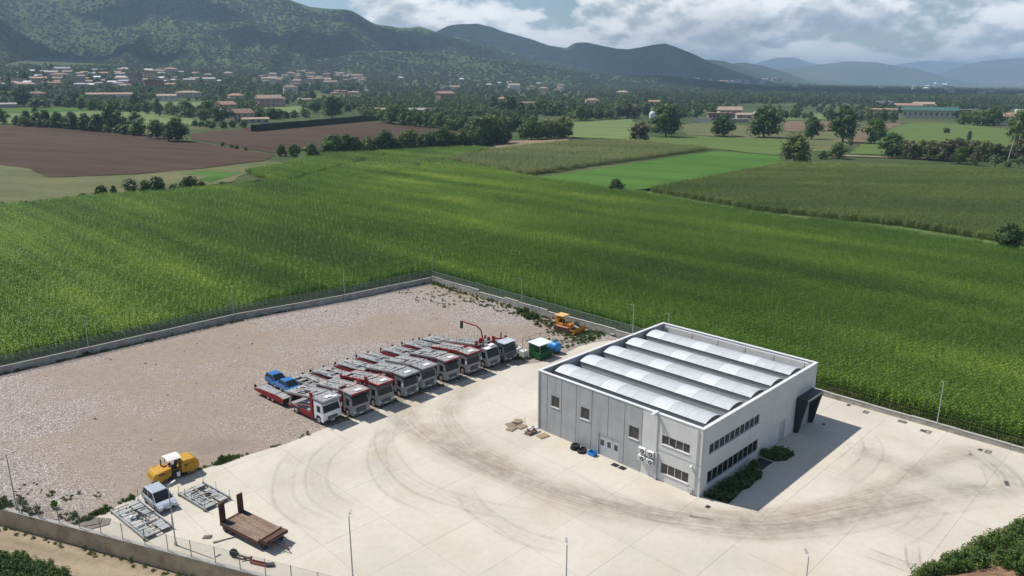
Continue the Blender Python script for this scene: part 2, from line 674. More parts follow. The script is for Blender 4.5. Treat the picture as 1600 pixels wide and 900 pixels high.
mountain('mountain_massif', [(-700, 0), (-400, -18), (-150, -24), (0, -22), (120, -28), (240, -30), (330, -26), (385, -20), (420, -10), (445, -3), (465, 4), (485, 11), (505, 13),
         (545, 15), (558, 21), (575, 32), (590, 39), (605, 40), (625, 44), (642, 43), (655, 41), (670, 46), (690, 53), (730, 62), (800, 82), (900, 106), (1000, 122), (1060, 132)],
         4300, 1900, HILL_A, amp=.30, k=9.5, seed=3, nr=110, na=420)
mountain('front_foothill', [(180, 128), (260, 112), (340, 100), (420, 92), (500, 84), (560, 79), (620, 80), (680, 84), (740, 89), (800, 97), (850, 103), (880, 108), (920, 115), (960, 118),
         (1000, 117), (1040, 118), (1090, 124), (1150, 131), (1190, 134)], 3050, 2050, HILL_A, amp=.16, k=16, seed=12, nr=60, na=320, rough=7)
mountain('second_range', [(560, 100), (620, 76), (660, 58), (685, 48), (700, 40), (715, 38), (745, 37), (768, 42), (785, 49), (800, 53), (830, 61), (858, 71), (885, 75), (898, 67), (915, 66),
         (940, 71), (962, 76), (982, 77), (1000, 74), (1020, 70), (1040, 68), (1058, 74), (1085, 85), (1105, 95), (1130, 104), (1150, 112), (1190, 124), (1225, 132)], 6600, 4600, HILL_B, amp=.22, k=17, seed=21, na=360)
mountain('third_range', [(1060, 105), (1100, 93), (1130, 95), (1150, 101), (1175, 111), (1200, 121), (1235, 132)], 8200, 7000, HILL_B, amp=.18, k=26, seed=31, na=120)
mountain('fourth_range', [(1120, 116), (1150, 98), (1166, 98), (1200, 105), (1225, 112), (1245, 120), (1275, 131)], 9800, 8800, HILL_B, amp=.18, k=26, seed=41, na=120)
mountain('mid_valley_ridge', [(1170, 130), (1200, 116), (1225, 108), (1255, 104), (1290, 100), (1325, 96), (1368, 97), (1395, 102), (1430, 107), (1460, 115), (1485, 123), (1515, 131)], 13500, 12000, HILL_C, amp=.18, k=22, seed=51, na=160)
mountain('far_right_ridge', [(1420, 131), (1455, 120), (1480, 111), (1510, 101), (1540, 95), (1570, 92), (1610, 90), (1700, 80), (1850, 74), (2000, 84), (2200, 96)], 16500, 14500, HILL_C, amp=.18, k=18, seed=61, na=200)
mountain('far_peak', [(1130, 121), (1165, 105), (1190, 96), (1215, 90), (1242, 90), (1265, 97), (1290, 103), (1330, 113), (1380, 122)], 20500, 18500, HILL_C, amp=.15, k=20, seed=71, na=140)
mountain('farthest_ridge', [(1320, 118), (1380, 103), (1420, 98), (1450, 95), (1485, 97), (1520, 98), (1560, 101), (1640, 104), (1760, 112)], 23500, 21500, HILL_C, amp=.15, k=18, seed=81, na=140)

# ---- fields
def soil_mat(name, a, b_, sc=.05, stretch=(0, 1, 1), fine=1.2, c_=None):
    m, t, b, pos = base_mat(name)
    v = t.mapping(pos, rot=(0, 0, stretch[0]), scale=(stretch[1], stretch[2], 1))
    n = t.noise(v, sc, 5, .6)
    n2 = t.noise(pos, fine, 4, .65)
    f = t.math('ADD', t.math('MULTIPLY', n, .7), t.math('MULTIPLY', n2, .3))
    st = [(.36, a), (.62, b_)] + ([(.75, c_)] if c_ else [])
    t.link(t.ramp(f, st), b.inputs['Base Color'])
    b.inputs['Roughness'].default_value = .95
    b.inputs['Specular IOR Level'].default_value = .1
    bn = t.n('ShaderNodeBump', ins={'Strength': .8, 'Distance': .25, 'Height': n2})
    t.link(bn.outputs[0], b.inputs['Normal'])
    return m
PLOUGH = soil_mat('ploughed_earth', (.052, .032, .021), (.088, .056, .038), .05, (.35, .25, 2.0), 1.0, (.11, .075, .052))
MEADOW = soil_mat('dry_meadow', (.085, .10, .04), (.15, .15, .07), .03, (.2, .6, 1.6), .5, (.24, .20, .12))
LUSH = soil_mat('lush_grass', (.045, .105, .016), (.075, .16, .028), .03, (.6, .3, 1.5), .8)
HAY = soil_mat('mown_meadow', (.075, .12, .03), (.12, .165, .048), .06, (.5, .3, 2.2), .6)
PALE = soil_mat('pale_grass', (.10, .15, .05), (.17, .21, .08), .03, (.1, .5, 2.5), .5)
TAN = soil_mat('dry_earth', (.20, .14, .09), (.31, .23, .16), .08, (0, 1, 1), .6)
CORNSOIL = soil_mat('crop_floor', (.03, .05, .014), (.06, .075, .025), .08)
VERGE = soil_mat('rough_verge', (.045, .08, .02), (.11, .12, .045), .25, (0, 1, 1), 1.5, (.19, .16, .09))

FIELDS_PX = []
def field(name, pts, mat, dz=.35, rough=2.5, keep_clear=True, seed=0):
    if keep_clear:
        FIELDS_PX.append(pts)
    return sheet(name, px_poly(pts), dz, mat, 40, rough, seed)

field('ploughed_field', [(-260, 193), (0, 195), (90, 199), (200, 206), (262, 214), (300, 221), (430, 243), (415, 251), (330, 262), (210, 273), (75, 278), (45, 264), (0, 258), (-260, 252)], PLOUGH, .20, 1.5)
field('ploughed_field', [(300, 209), (400, 199), (540, 189), (600, 192), (732, 207), (660, 222), (505, 232), (436, 241), (300, 218)], PLOUGH, .25, 1.5)
field('meadow', [(-260, 252), (0, 258), (45, 264), (75, 278), (210, 273.5), (330, 262.5), (418, 251.5), (450, 256), (380, 274), (360, 285), (240, 302), (0, 326), (-260, 350)], MEADOW, .15, 1.0)
field('green_strip', [(262, 274), (345, 265), (378, 270), (330, 286)], LUSH, .22, 1.0)
field('meadow', [(-200, 178), (0, 177), (80, 176), (150, 173), (215, 172), (270, 182), (330, 192), (300, 196), (230, 199), (120, 196), (0, 193), (-200, 192)], PALE, .3)
field('green_strip', [(-150, 172), (40, 170), (148, 169), (130, 174.5), (0, 177), (-150, 178)], LUSH, .4)
field('meadow', [(225, 160), (330, 160), (342, 166), (260, 172), (235, 170)], PALE, .4)
field('meadow', [(400, 169), (470, 166), (482, 172), (455, 182), (420, 183)], PALE, .4)
field('meadow', [(470, 146), (560, 150), (570, 155), (490, 157)], MEADOW, .4)
field('lush_field', [(833, 279), (985, 298), (1010, 296), (1226, 254), (1215, 244), (1122, 236)], LUSH, .25, 1.0)
field('pale_crop', [(692, 251), (824, 276), (1114, 234), (1000, 222), (890, 216), (800, 227), (772, 233)], CORNSOIL, .2)
field('farm_track', [(772, 225), (800, 221), (893, 214), (888, 222), (800, 231), (770, 232)], TAN, .32)
field('meadow', [(1002, 221), (1116, 233), (1212, 243), (1235, 236), (1230, 219), (1150, 216), (1080, 212), (1020, 214)], HAY, .22)
field('meadow', [(890, 214), (896, 192), (985, 186), (1010, 205), (1000, 220)], PALE, .3)
field('meadow', [(1330, 241), (1345, 217), (1400, 198), (1430, 192), (1500, 194), (1600, 205), (1800, 215), (1800, 262), (1600, 248), (1480, 246)], HAY, .3)
BARE = soil_mat('bare_brown_earth', (.13, .085, .055), (.20, .145, .095), .05)
field('bare_field', [(1222, 190), (1305, 190), (1298, 204), (1225, 206)], BARE, .3)
field('bare_field', [(1325, 224), (1350, 196), (1418, 190), (1395, 200), (1345, 226)], BARE, .34)
field('meadow', [(1060, 196), (1120, 188), (1220, 206), (1330, 206), (1322, 236), (1236, 238), (1150, 215), (1070, 211)], MEADOW, .18)
field('meadow', [(1195, 177), (1310, 178), (1330, 186), (1210, 188)], PALE, .3)
field('farm_lane', [(1290, 242), (1480, 249.5), (1480, 251), (1290, 244)], TAN, .45, .3)

# ---- the maize fields
main_corn = [W(-78, 87.5), W(-6, 87), W(30, 83.5), W(35, 81.5), W(34.6, 50), W(34.2, 20), W(34.6, -70)]
main_corn = [(p.x, p.y) for p in main_corn]
top = [(1780, 432), (1600, 400), (1400, 367), (1180, 340), (1005, 307), (832, 282), (692, 253), (768, 234), (700, 232), (505, 243), (446, 257), (384, 271), (430, 286), (330, 299), (240, 306), (130, 314), (0, 328), (-300, 360)]
main_corn += [(p.x, p.y) for p in px_poly(top)]
right_corn = [(p.x, p.y) for p in px_poly([(1012, 301), (1090, 285), (1235, 257), (1600, 271), (1850, 281), (1850, 432), (1600, 386), (1400, 355), (1180, 331)])]
pale_corn = [(p.x, p.y) for p in px_poly([(694, 251), (824, 275), (1112, 234.5), (1000, 223), (893, 223), (800, 232)])]
sheet('crop_floor', main_corn, .02, CORNSOIL, 60)
sheet('crop_floor', right_corn, .05, CORNSOIL, 60)
sheet('rough_verge', [W(-90, 81), W(33, 79), W(33, -80), W(60, -80), W(60, -30), W(46, 120), W(-90, 120)], -.03, VERGE, 60)
sheet('grass_track', px_poly([(1000, 305), (1180, 338), (1400, 365), (1600, 398), (1850, 440), (1850, 430), (1600, 384), (1400, 353), (1180, 329), (1015, 300), (985, 297)]), .06, PALE, 60)

def corn_mat(name, dark, mid, light, ang):
    """maize: tone by plant, by broad patches and by streaks along the drilling"""
    m, t, b, pos = base_mat(name)
    g = t.n('ShaderNodeNewGeometry').outputs['Random Per Island']
    v1 = t.mapping(pos, rot=(0, 0, ang), scale=(.45, 1.0, 0))
    v2 = t.mapping(pos, rot=(0, 0, ang), scale=(.10, 1.4, 0))
    n1 = t.ramp(t.noise(v1, .016, 4, .6), [(.36, 0.0), (.66, 1.0)])
    n2 = t.ramp(t.noise(v2, .05, 4, .6), [(.38, 0.0), (.66, 1.0)])
    v3 = t.mapping(pos, rot=(0, 0, ang), scale=(.06, 1.0, 0))
    n3 = t.ramp(t.noise(v3, .32, 3, .6), [(.35, 0.0), (.65, 1.0)])
    f = t.math('ADD', t.math('MULTIPLY', n1, .38), t.math('MULTIPLY', n2, .26))
    f = t.math('ADD', t.math('ADD', f, t.math('MULTIPLY', n3, .14)), t.math('MULTIPLY', g, .30), clamp=True)
    c = t.ramp(f, [(.12, dark), (.52, mid), (.92, light)])
    t.link(c, b.inputs['Base Color'])
    b.inputs['Roughness'].default_value = .5
    b.inputs['Specular IOR Level'].default_value = .3
    tr = t.n('ShaderNodeBsdfTranslucent', ins={0: c})
    mx = t.n('ShaderNodeMixShader', ins={0: .45, 1: b.outputs[0], 2: tr.outputs[0]})
    out = [q for q in m.node_tree.nodes if q.type == 'OUTPUT_MATERIAL'][0]
    t.link(mx.outputs[0], out.inputs[0])
    return m
CORN = corn_mat('maize_leaf', (.062, .135, .026), (.175, .305, .048), (.50, .60, .10), YAW)
CORN_R = corn_mat('maize_leaf_mature', (.080, .130, .030), (.165, .230, .052), (.33, .37, .10), R(6))
CORN_P = leaf_mat('maize_leaf_pale', (.13, .165, .05), (.22, .255, .08), .35, True, .02, (R(20), .3, 1.6), third=(.32, .32, .13))


def corn_tile(seed, mat, rows=3, L=2.4, h=2.3, tassel=True, per=.24, blades=8, wide=.09):
    rd = random.Random(seed)
    mb = MB()
    for r_ in range(rows):
        y0 = (r_ - (rows - 1) / 2) * .9
        x = -L / 2 + rd.uniform(0, per)
        while x < L / 2:
            hx = h * rd.uniform(.82, 1.08)
            cx, cy = x + rd.uniform(-.05, .05), y0 + rd.uniform(-.05, .05)
            a0 = rd.uniform(-.75, .75)
            for k in range(blades):
                zb = hx * (.28 + .62 * k / (blades - 1))
                a = a0 + (k % 2) * math.pi + rd.uniform(-.4, .4)
                ln = rd.uniform(.34, .62) * (1.0 if k < blades - 2 else .75)
                up = rd.uniform(.16, .36) if k < blades - 3 else rd.uniform(.04, .22)
                dx, dy = math.cos(a), math.sin(a)
                nx, ny = -dy * wide / 2, dx * wide / 2
                p1 = (cx + dx * ln * .5, cy + dy * ln * .5, zb + up)
                p2 = (cx + dx * ln, cy + dy * ln, zb + up * rd.uniform(-.5, .6))
                mb.add([(cx - nx, cy - ny, zb), (cx + nx, cy + ny, zb), (p1[0] + nx * 1.5, p1[1] + ny * 1.5, p1[2]), (p1[0] - nx * 1.5, p1[1] - ny * 1.5, p1[2]), p2],
                       [(0, 1, 2, 3), (3, 2, 4)])
            mb.add([(cx - .02, cy, 0), (cx + .02, cy, 0), (cx, cy, hx * 1.02)], [(0, 1, 2)])
            if tassel:
                for q in range(3):
                    a = rd.uniform(0, 6.28)
                    mb.add([(cx - .015, cy, hx), (cx + .015, cy, hx), (cx + .16 * math.cos(a), cy + .16 * math.sin(a), hx + rd.uniform(.15, .3))], [(0, 1, 2)])
            x += per * rd.uniform(.8, 1.25)
    return mb.mesh('maize_tile', mat, fix=False)


def corn_field(name, poly, ang, mat, label, near_h=2.3, zoff=0.0, cuts=(), seed=1, tw=2.7, tl=2.4):
    rd = np.random.default_rng(seed)
    tiles = [corn_tile(seed * 31 + i, mat) for i in range(4)]
    big = [corn_tile(seed * 57 + i, mat, rows=3, wide=.13, per=.34, blades=6) for i in range(3)]
    P = np.array(poly)
    c, s = math.cos(ang), math.sin(ang)
    U = P[:, 0] * c + P[:, 1] * s; V = -P[:, 0] * s + P[:, 1] * c
    us = np.arange(U.min(), U.max(), tl); vs_ = np.arange(V.min(), V.max(), tw)
    uu, vv_ = np.meshgrid(us, vs_)
    uu, vv_ = uu.ravel(), vv_.ravel()
    x, y = uu * c - vv_ * s, uu * s + vv_ * c
    m = in_poly(x, y, poly) & (y > 20)
    uu, vv_, x, y = uu[m], vv_[m], x[m], y[m]
    px, py, d = project(x, y, 0 * x)
    m = (px > -320) & (px < 1920) & (py < 1000)
    for (p, q, w) in cuts:
        a, b = hit(*p), hit(*q)
        dx, dy = b.x - a.x, b.y - a.y
        L2 = dx * dx + dy * dy
        t = np.clip(((x - a.x) * dx + (y - a.y) * dy) / L2, 0, 1)
        m &= np.hypot(x - a.x - t * dx, y - a.y - t * dy) > w
    x, y, d = x[m], y[m], d[m]
    far = d > 330
    iu, iv = np.round(uu[m] / tl).astype(int), np.round(vv_[m] / tw).astype(int)
    keep = (~far) | ((iu % 2 == 0) & (iv % 2 == 0))
    x, y, far = x[keep], y[keep], far[keep]
    n = len(x)
    z = terr(x, y) + zoff
    rot = ang + np.pi * rd.integers(0, 2, n)
    h = .92 + .22 * fbm(x / 18, y / 18, 3, seed) + rd.uniform(-.06, .06, n)
    sx = np.where(far, 2.0, 1.02)
    scl = np.stack([sx, sx, h], -1)
    idx = np.where(far, 4 + rd.integers(0, 3, n), rd.integers(0, 4, n))
    o = scatter(name, np.stack([x, y, z], -1), rot, scl, idx, tiles + big, label, 'maize')
    print(name, n, 'tiles')
    return o

corn_field('maize_crop', main_corn, YAW - math.pi / 2, CORN, 'broad green maize crop wrapping round the walled yard', cuts=[((446, 290), (600, 245), 1.6), ((600, 278), (705, 250), 1.4), ((598, 277), (700, 288), 1.0)], seed=1)
corn_field('maize_crop', right_corn, R(-8), CORN_R, 'darker olive maize crop beyond the grass track on the right', seed=2, zoff=.03)
corn_field('maize_crop', pale_corn, R(20), CORN_P, 'pale yellowish maize crop beyond the bright green field', seed=3, zoff=.15, cuts=[((700, 262), (1060, 232), .9)])

# ---- clouds that drift over the valley and shade parts of it (all of them above the picture's top edge)
CLOUD = M('cloud', (.85, .86, .88), .95, var=.03, scale=.001, spec=0)
def cloud(px, r, z, sx, sy, ang, seed):
    dx, dy, dz = ray(px, 132)
    L = math.hypot(dx, dy)
    P = Vector((dx / L * r, dy / L * r, z))
    C = P + SUN_FROM * ((1650 - z) / SUN_FROM.z)
    bm = bmesh.new()
    bmesh.ops.create_icosphere(bm, subdivisions=5, radius=1.0)
    for v in bm.verts:
        p = v.co.copy()
        q = p * 1.6 + Vector((seed * 7.1, seed * 3.3, 0))
        k = 1 + .55 * (mnoise.fractal(q, .9, 2.1, 5) )
        k2 = .5 * mnoise.noise(p * .9 + Vector((seed, 0, 5)))
        v.co = Vector((p.x * (k + k2) * sx, p.y * (k + k2) * sy, (p.z * k if p.z > 0 else p.z * .35) * min(sx, sy) * .38))
    bmesh.ops.rotate(bm, cent=(0, 0, 0), matrix=Matrix.Rotation(ang, 3, 'Z'), verts=bm.verts)
    me = bpy.data.meshes.new('cloud'); bm.to_mesh(me); bm.free()
    me.materials.append(CLOUD)
    me.polygons.foreach_set('use_smooth', [True] * len(me.polygons))
    o = mk('cloud', me, loc=C)
    return tag(o, kind='structure')
cloud(900, 5700, 250, 1150, 820, R(-20), 1)
cloud(1070, 6200, 150, 700, 700, R(10), 2)
cloud(470, 3350, 330, 380, 230, R(35), 3)
cloud(60, 3000, 250, 330, 170, R(-15), 4)
cloud(260, 3900, 480, 260, 150, R(20), 5)
cloud(1330, 3300, 0, 900, 620, R(-10), 6)
cloud(1640, 3600, 0, 900, 600, R(15), 7)
cloud(1120, 3600, 40, 520, 420, R(0), 8)
cloud(620, 4000, 420, 260, 200, R(0), 9)
cloud(-300, 3300, 250, 520, 350, R(0), 10)

# ---- haze: the air of the valley
hz = MB().box(-31000, 31000, -30500, 31000, -60.0, 690.0).build('haze', None)
hm = bpy.data.materials.new('valley_air')
hm.use_nodes = True
ht = NT(hm.node_tree); hm.node_tree.nodes.clear()
pv = ht.n('ShaderNodeVolumePrincipled')
pv.inputs['Color'].default_value = (.52, .75, 1.0, 1)
pv.inputs['Density'].default_value = 1.02e-4
pv.inputs['Anisotropy'].default_value = 0.0
ho = ht.n('ShaderNodeOutputMaterial')
ht.link(pv.outputs[0], ho.inputs['Volume'])
hz.data.materials.append(hm)
tag(hz, 'pale blue haze over the whole valley', kind='stuff')
# ================================================================ YARD: gravel, concrete, walls, fences, building
def yard_pt(*pts):
    return [W(*p) for p in pts]

# ---- surfaces
def concrete_mat(name, base, stain, amt=.55, joint=False):
    m, t, b, pos = base_mat(name)
    v = t.mapping(pos, rot=(0, 0, -YAW))
    n1 = t.noise(v, .09, 6, .6)
    n2 = t.noise(v, 1.6, 6, .7)
    n3 = t.noise(v, 14.0, 3, .7)
    c = t.ramp(n1, [(.3, tuple(q * .86 for q in base)), (.5, base), (.7, tuple(min(1, q * 1.10) for q in base))])
    c = t.mix(t.math('MULTIPLY', t.ramp(n2, [(.42, 0.0), (.75, 1.0)]), amt * .55), c, stain)
    yel = t.noise(v, .16, 5, .65)
    c = t.mix(t.math('MULTIPLY', t.ramp(yel, [(.5, 0.0), (.68, 1.0)]), .42), c, (.49, .405, .285))
    sp = t.noise(v, 3.3, 2, .5)
    c = t.mix(t.ramp(sp, [(.70, 0.0), (.78, .5)]), c, (.25, .22, .18))
    c = t.mix(.14, c, t.mix(1.0, c, t.ramp(n3, [(.3, .5), (.7, 1.3)]), 'MULTIPLY'))
    oi = t.n('ShaderNodeObjectInfo').outputs['Random']
    c = t.mix(1.0, c, t.ramp(oi, [(0.0, .98), (1.0, 1.02)]), 'MULTIPLY')
    t.link(c, b.inputs['Base Color'])
    b.inputs['Roughness'].default_value = .88
    b.inputs['Specular IOR Level'].default_value = .2
    return m
SLAB = concrete_mat('yard_concrete', (.555, .507, .428), (.39, .35, .285))
JOINT = M('joint_filler', (.42, .385, .325), .95, var=.2)

def gravel_mat():
    m, t, b, pos = base_mat('crushed_stone')
    vo = t.n('ShaderNodeTexVoronoi', ins={'Vector': pos, 'Scale': 8.5})
    cell = t.n('ShaderNodeSeparateColor', ins={0: vo.outputs['Color']}).outputs[0]
    st = t.ramp(cell, [(.0, (.13, .108, .098)), (.35, (.25, .21, .188)), (.75, (.35, .30, .272)), (1.0, (.58, .53, .49))])
    big = t.noise(pos, .035, 5, .62)
    fine = t.noise(pos, 1.1, 5, .7)
    dirt = t.math('ADD', t.math('MULTIPLY', big, .75), t.math('MULTIPLY', fine, .25))
    k = t.ramp(dirt, [(.46, 0.0), (.57, .92)])
    earth = t.ramp(fine, [(.3, (.23, .178, .135)), (.7, (.34, .275, .215))])
    c = t.mix(k, st, earth)
    dk = t.ramp(t.noise(pos, .05, 4, .6), [(.6, 0.0), (.72, .5)])
    c = t.mix(dk, c, (.17, .14, .12))
    t.link(c, b.inputs['Base Color'])
    b.inputs['Roughness'].default_value = .95
    b.inputs['Specular IOR Level'].default_value = .15
    bn = t.n('ShaderNodeBump', invert=True, ins={'Strength': .55, 'Distance': .08, 'Height': vo.outputs['Distance']})
    t.link(bn.outputs[0], b.inputs['Normal'])
    return m
GRAVEL = gravel_mat()
# the front wall's line and the road below it
FW0, FW1 = np.array([-46.7, 60.35]), np.array([-17.1, 49.75])
FD = (FW1 - FW0) / np.linalg.norm(FW1 - FW0)
FN = np.array([FD[1], -FD[0]])                   # towards the road
if FN[1] > 0:
    FN = -FN
def fw(s, off=0.0, z=0.0):
    p = FW0 + FD * s + FN * off
    return Vector((p[0], p[1], z))

# where gravel meets concrete
edge = [(-43.2, 36.0), (-37.8, 37.3), (-33.5, 38.2), (-28.0, 38.0), (-22.0, 37.3), (-16.9, 37.6), (-10, 37.5), (-3, 37.4), (4, 37.1), (11.0, 36.6), (15.2, 34.6), (19.0, 34.4), (24.5, 35.0), (27.5, 34.4), (31.2, 32.6)]
g_edge = [W(*p) for p in edge]
gravel = [fw(-42), fw(0)] + [Vector((p.x, p.y, 0)) for p in (fw(7),)] + g_edge + [W(31.8, 45), W(32.2, 79.6), W(12.8, 80.6), W(-6, 83.3), W(-28, 82.8), W(-65, 82.7)]
gv = sheet('gravel_yard', gravel, -.012, GRAVEL, 30)
gv['label'] = 'crushed stone and packed earth yard'

conc_w = [fw(6.5), fw(110), W(0, -75), W(31.8, -75), W(31.8, 31.9)] + list(reversed(g_edge))
conc = [loc_xy(p) for p in conc_w]
if area(conc) < 0:
    conc.reverse()
joint = sheet('concrete_yard', conc_w, -.022, JOINT, 60)
joint['label'] = 'pale dusty concrete yard of cast slabs'
SX, SY, G = 6.1, 6.1, .009
n_slab = 0
for i in range(-14, 9):
    for j in range(-18, 10):
        x0, x1, y0, y1 = i * SX + 1.4 + G, (i + 1) * SX + 1.4 - G, j * SY + G, (j + 1) * SY - G
        if x0 > -.2 and x1 < BB - .2 and y0 > .2 and y1 < BA - .2:
            continue
        q = clip_poly(conc, [(x0, y0), (x1, y0), (x1, y1), (x0, y1)])
        if len(q) < 3 or abs(area(q)) < .15:
            continue
        c = W((x0 + x1) / 2, (y0 + y1) / 2)
        u, v, d = project(c.x, c.y, 0.0)
        if d < 5 or u < -300 or u > 1900 or v > 1080:
            continue
        mb = MB()
        mb.prism(q, 'z', -.018, 0.0)
        o = mb.build('slab', SLAB, joint)
        o.location = W(0, 0, .006 * ((i * 7 + j * 13) % 5) / 5)
        o.rotation_euler = (0, 0, YAW)
        n_slab += 1
print('slabs', n_slab)

# ---- dirt trails and tyre marks worn into the concrete
def mark_mat(name, col, amt, sc=2.0):
    m, t, b, pos = base_mat(name)
    uv = t.n('ShaderNodeUVMap', uv_map='across').outputs[0]
    s = t.n('ShaderNodeSeparateXYZ', ins={0: uv})
    a = t.math('SUBTRACT', 1.0, t.math('ABSOLUTE', t.math('SUBTRACT', t.math('MULTIPLY', s.outputs[1], 2.0), 1.0)))
    a = t.ramp(a, [(0.0, 0.0), (.8, 1.0)])
    e = t.math('SUBTRACT', 1.0, t.math('ABSOLUTE', t.math('SUBTRACT', t.math('MULTIPLY', s.outputs[0], 2.0), 1.0)))
    e = t.ramp(e, [(0.0, 0.0), (.35, 1.0)])
    v = t.n('ShaderNodeCombineXYZ', ins={0: t.math('MULTIPLY', s.outputs[0], sc * 3), 1: t.math('MULTIPLY', s.outputs[1], sc * 9)}).outputs[0]
    n = t.ramp(t.math('ADD', t.math('MULTIPLY', t.noise(v, 1.0, 6, .7), .6), t.math('MULTIPLY', t.noise(pos, .6, 5, .7), .4)), [(.36, 0.0), (.62, 1.0)])
    al = t.math('MULTIPLY', t.math('MULTIPLY', t.math('MULTIPLY', a, e), n), amt)
    b.inputs['Base Color'].default_value = (*col, 1)
    b.inputs['Roughness'].default_value = .9
    b.inputs['Specular IOR Level'].default_value = .1
    t.link(al, b.inputs['Alpha'])
    return m
DUST = mark_mat('earth_trail', (.30, .235, .155), .32, 2.2)
GREY = mark_mat('grey_trail', (.27, .245, .21), .22, 3.0)
TYRE = mark_mat('rubber_mark', (.17, .15, .13), .13, 3.0)
GREY2 = mark_mat('faint_trail', (.33, .29, .235), .13, 2.0)
BROWN = mark_mat('brown_mark', (.30, .20, .12), .4, 3.0)

def smooth_path(pts, n=14):
    P = [Vector((p[0], p[1], 0)) for p in pts]
    P = [P[0] * 2 - P[1]] + P + [P[-1] * 2 - P[-2]]
    out = []
    for i in range(1, len(P) - 2):
        for k in range(n):
            t = k / n
            a, b, c, d = P[i - 1:i + 3]
            out.append(.5 * ((2 * b) + (c - a) * t + (2 * a - 5 * b + 4 * c - d) * t * t + (3 * b - a - 3 * c + d) * t ** 3))
    out.append(P[-2])
    return out

mark_z = [0.010]
def ribbon(name, px, width, mat, off=0.0, w2=None):
    pts = smooth_path([hit(*p) for p in px])
    vs, fs, uv = [], [], []
    n = len(pts)
    mark_z[0] += .0006
    for i, p in enumerate(pts):
        d = (pts[min(i + 1, n - 1)] - pts[max(i - 1, 0)]).normalized()
        nn = Vector((-d.y, d.x, 0))
        w = width + ((w2 or width) - width) * i / (n - 1)
        for s in (-.5, .5):
            q = p + nn * (off + s * w)
            vs.append((q.x, q.y, mark_z[0]))
            uv.append((i / (n - 1), s + .5))
    for i in range(n - 1):
        fs.append((2 * i, 2 * i + 2, 2 * i + 3, 2 * i + 1))
    me = np_mesh(name, vs, fs, mat)
    l = me.uv_layers.new(name='across')
    for lp in me.loops:
        l.data[lp.index].uv = uv[lp.vertex_index]
    return mk(name, me, joint)

ribbon('dirt_trail', [(690, 560), (640, 605), (640, 650), (700, 700), (800, 745), (920, 785), (1060, 812), (1200, 822), (1330, 800), (1450, 775), (1640, 760)], 6.5, DUST, w2=5.5)
ribbon('dirt_trail', [(600, 640), (660, 680), (760, 730), (880, 770), (1000, 800), (1130, 815)], 3.2, GREY)
ribbon('dirt_trail', [(1330, 690), (1400, 725), (1480, 755), (1620, 772)], 5.0, GREY, w2=4.0)
ribbon('dirt_trail', [(1080, 800), (1180, 822), (1290, 812), (1400, 785), (1520, 768), (1640, 765)], 3.5, GREY)
ribbon('dirt_trail', [(760, 590), (700, 640), (740, 700), (850, 750)], 5.0, DUST)
ribbon('dirt_trail', [(1000, 770), (1110, 800), (1230, 800), (1360, 770), (1470, 720), (1560, 700)], 3.0, DUST)
def tyre_pair(px, mat=TYRE, gap=1.9, w=.28):
    for s in (-.5, .5):
        ribbon('tyre_mark', px, w * 1.9, mat, off=s * gap)
    ribbon('dirt_trail', px, gap * 1.9, GREY2)
tyre_pair([(470, 700), (445, 740), (450, 790), (520, 830)])
tyre_pair([(545, 680), (500, 720), (500, 770), (560, 810)], gap=2.1)
tyre_pair([(640, 650), (590, 700), (610, 760), (690, 800)])
tyre_pair([(620, 640), (600, 690), (640, 750), (740, 790), (860, 810)], gap=2.0, w=.22)
tyre_pair([(720, 760), (750, 800), (820, 840), (900, 860)], gap=1.8)
tyre_pair([(1350, 675), (1365, 700), (1350, 730), (1310, 760)], gap=1.9, w=.22)
tyre_pair([(1330, 688), (1340, 705), (1320, 722)], gap=1.6, w=.18)
tyre_pair([(1470, 710), (1520, 705), (1570, 740), (1590, 770)], gap=1.9)
tyre_pair([(1500, 715), (1545, 730), (1560, 760)], gap=1.7, w=.2)
tyre_pair([(1555, 720), (1580, 745), (1590, 762)], gap=1.5, w=.25)
tyre_pair([(1465, 790), (1440, 820), (1400, 845)], gap=1.8, w=.2)
tyre_pair([(1425, 850), (1428, 880), (1440, 900)], BROWN, gap=1.0, w=.16)
tyre_pair([(1350, 862), (1400, 880), (1440, 895)], BROWN, gap=1.3, w=.16)
tyre_pair([(880, 740), (960, 785), (1080, 815), (1220, 830)], gap=2.0, w=.3)
tyre_pair([(1000, 800), (1150, 830), (1300, 825), (1420, 800), (1560, 780)], gap=2.1, w=.3)

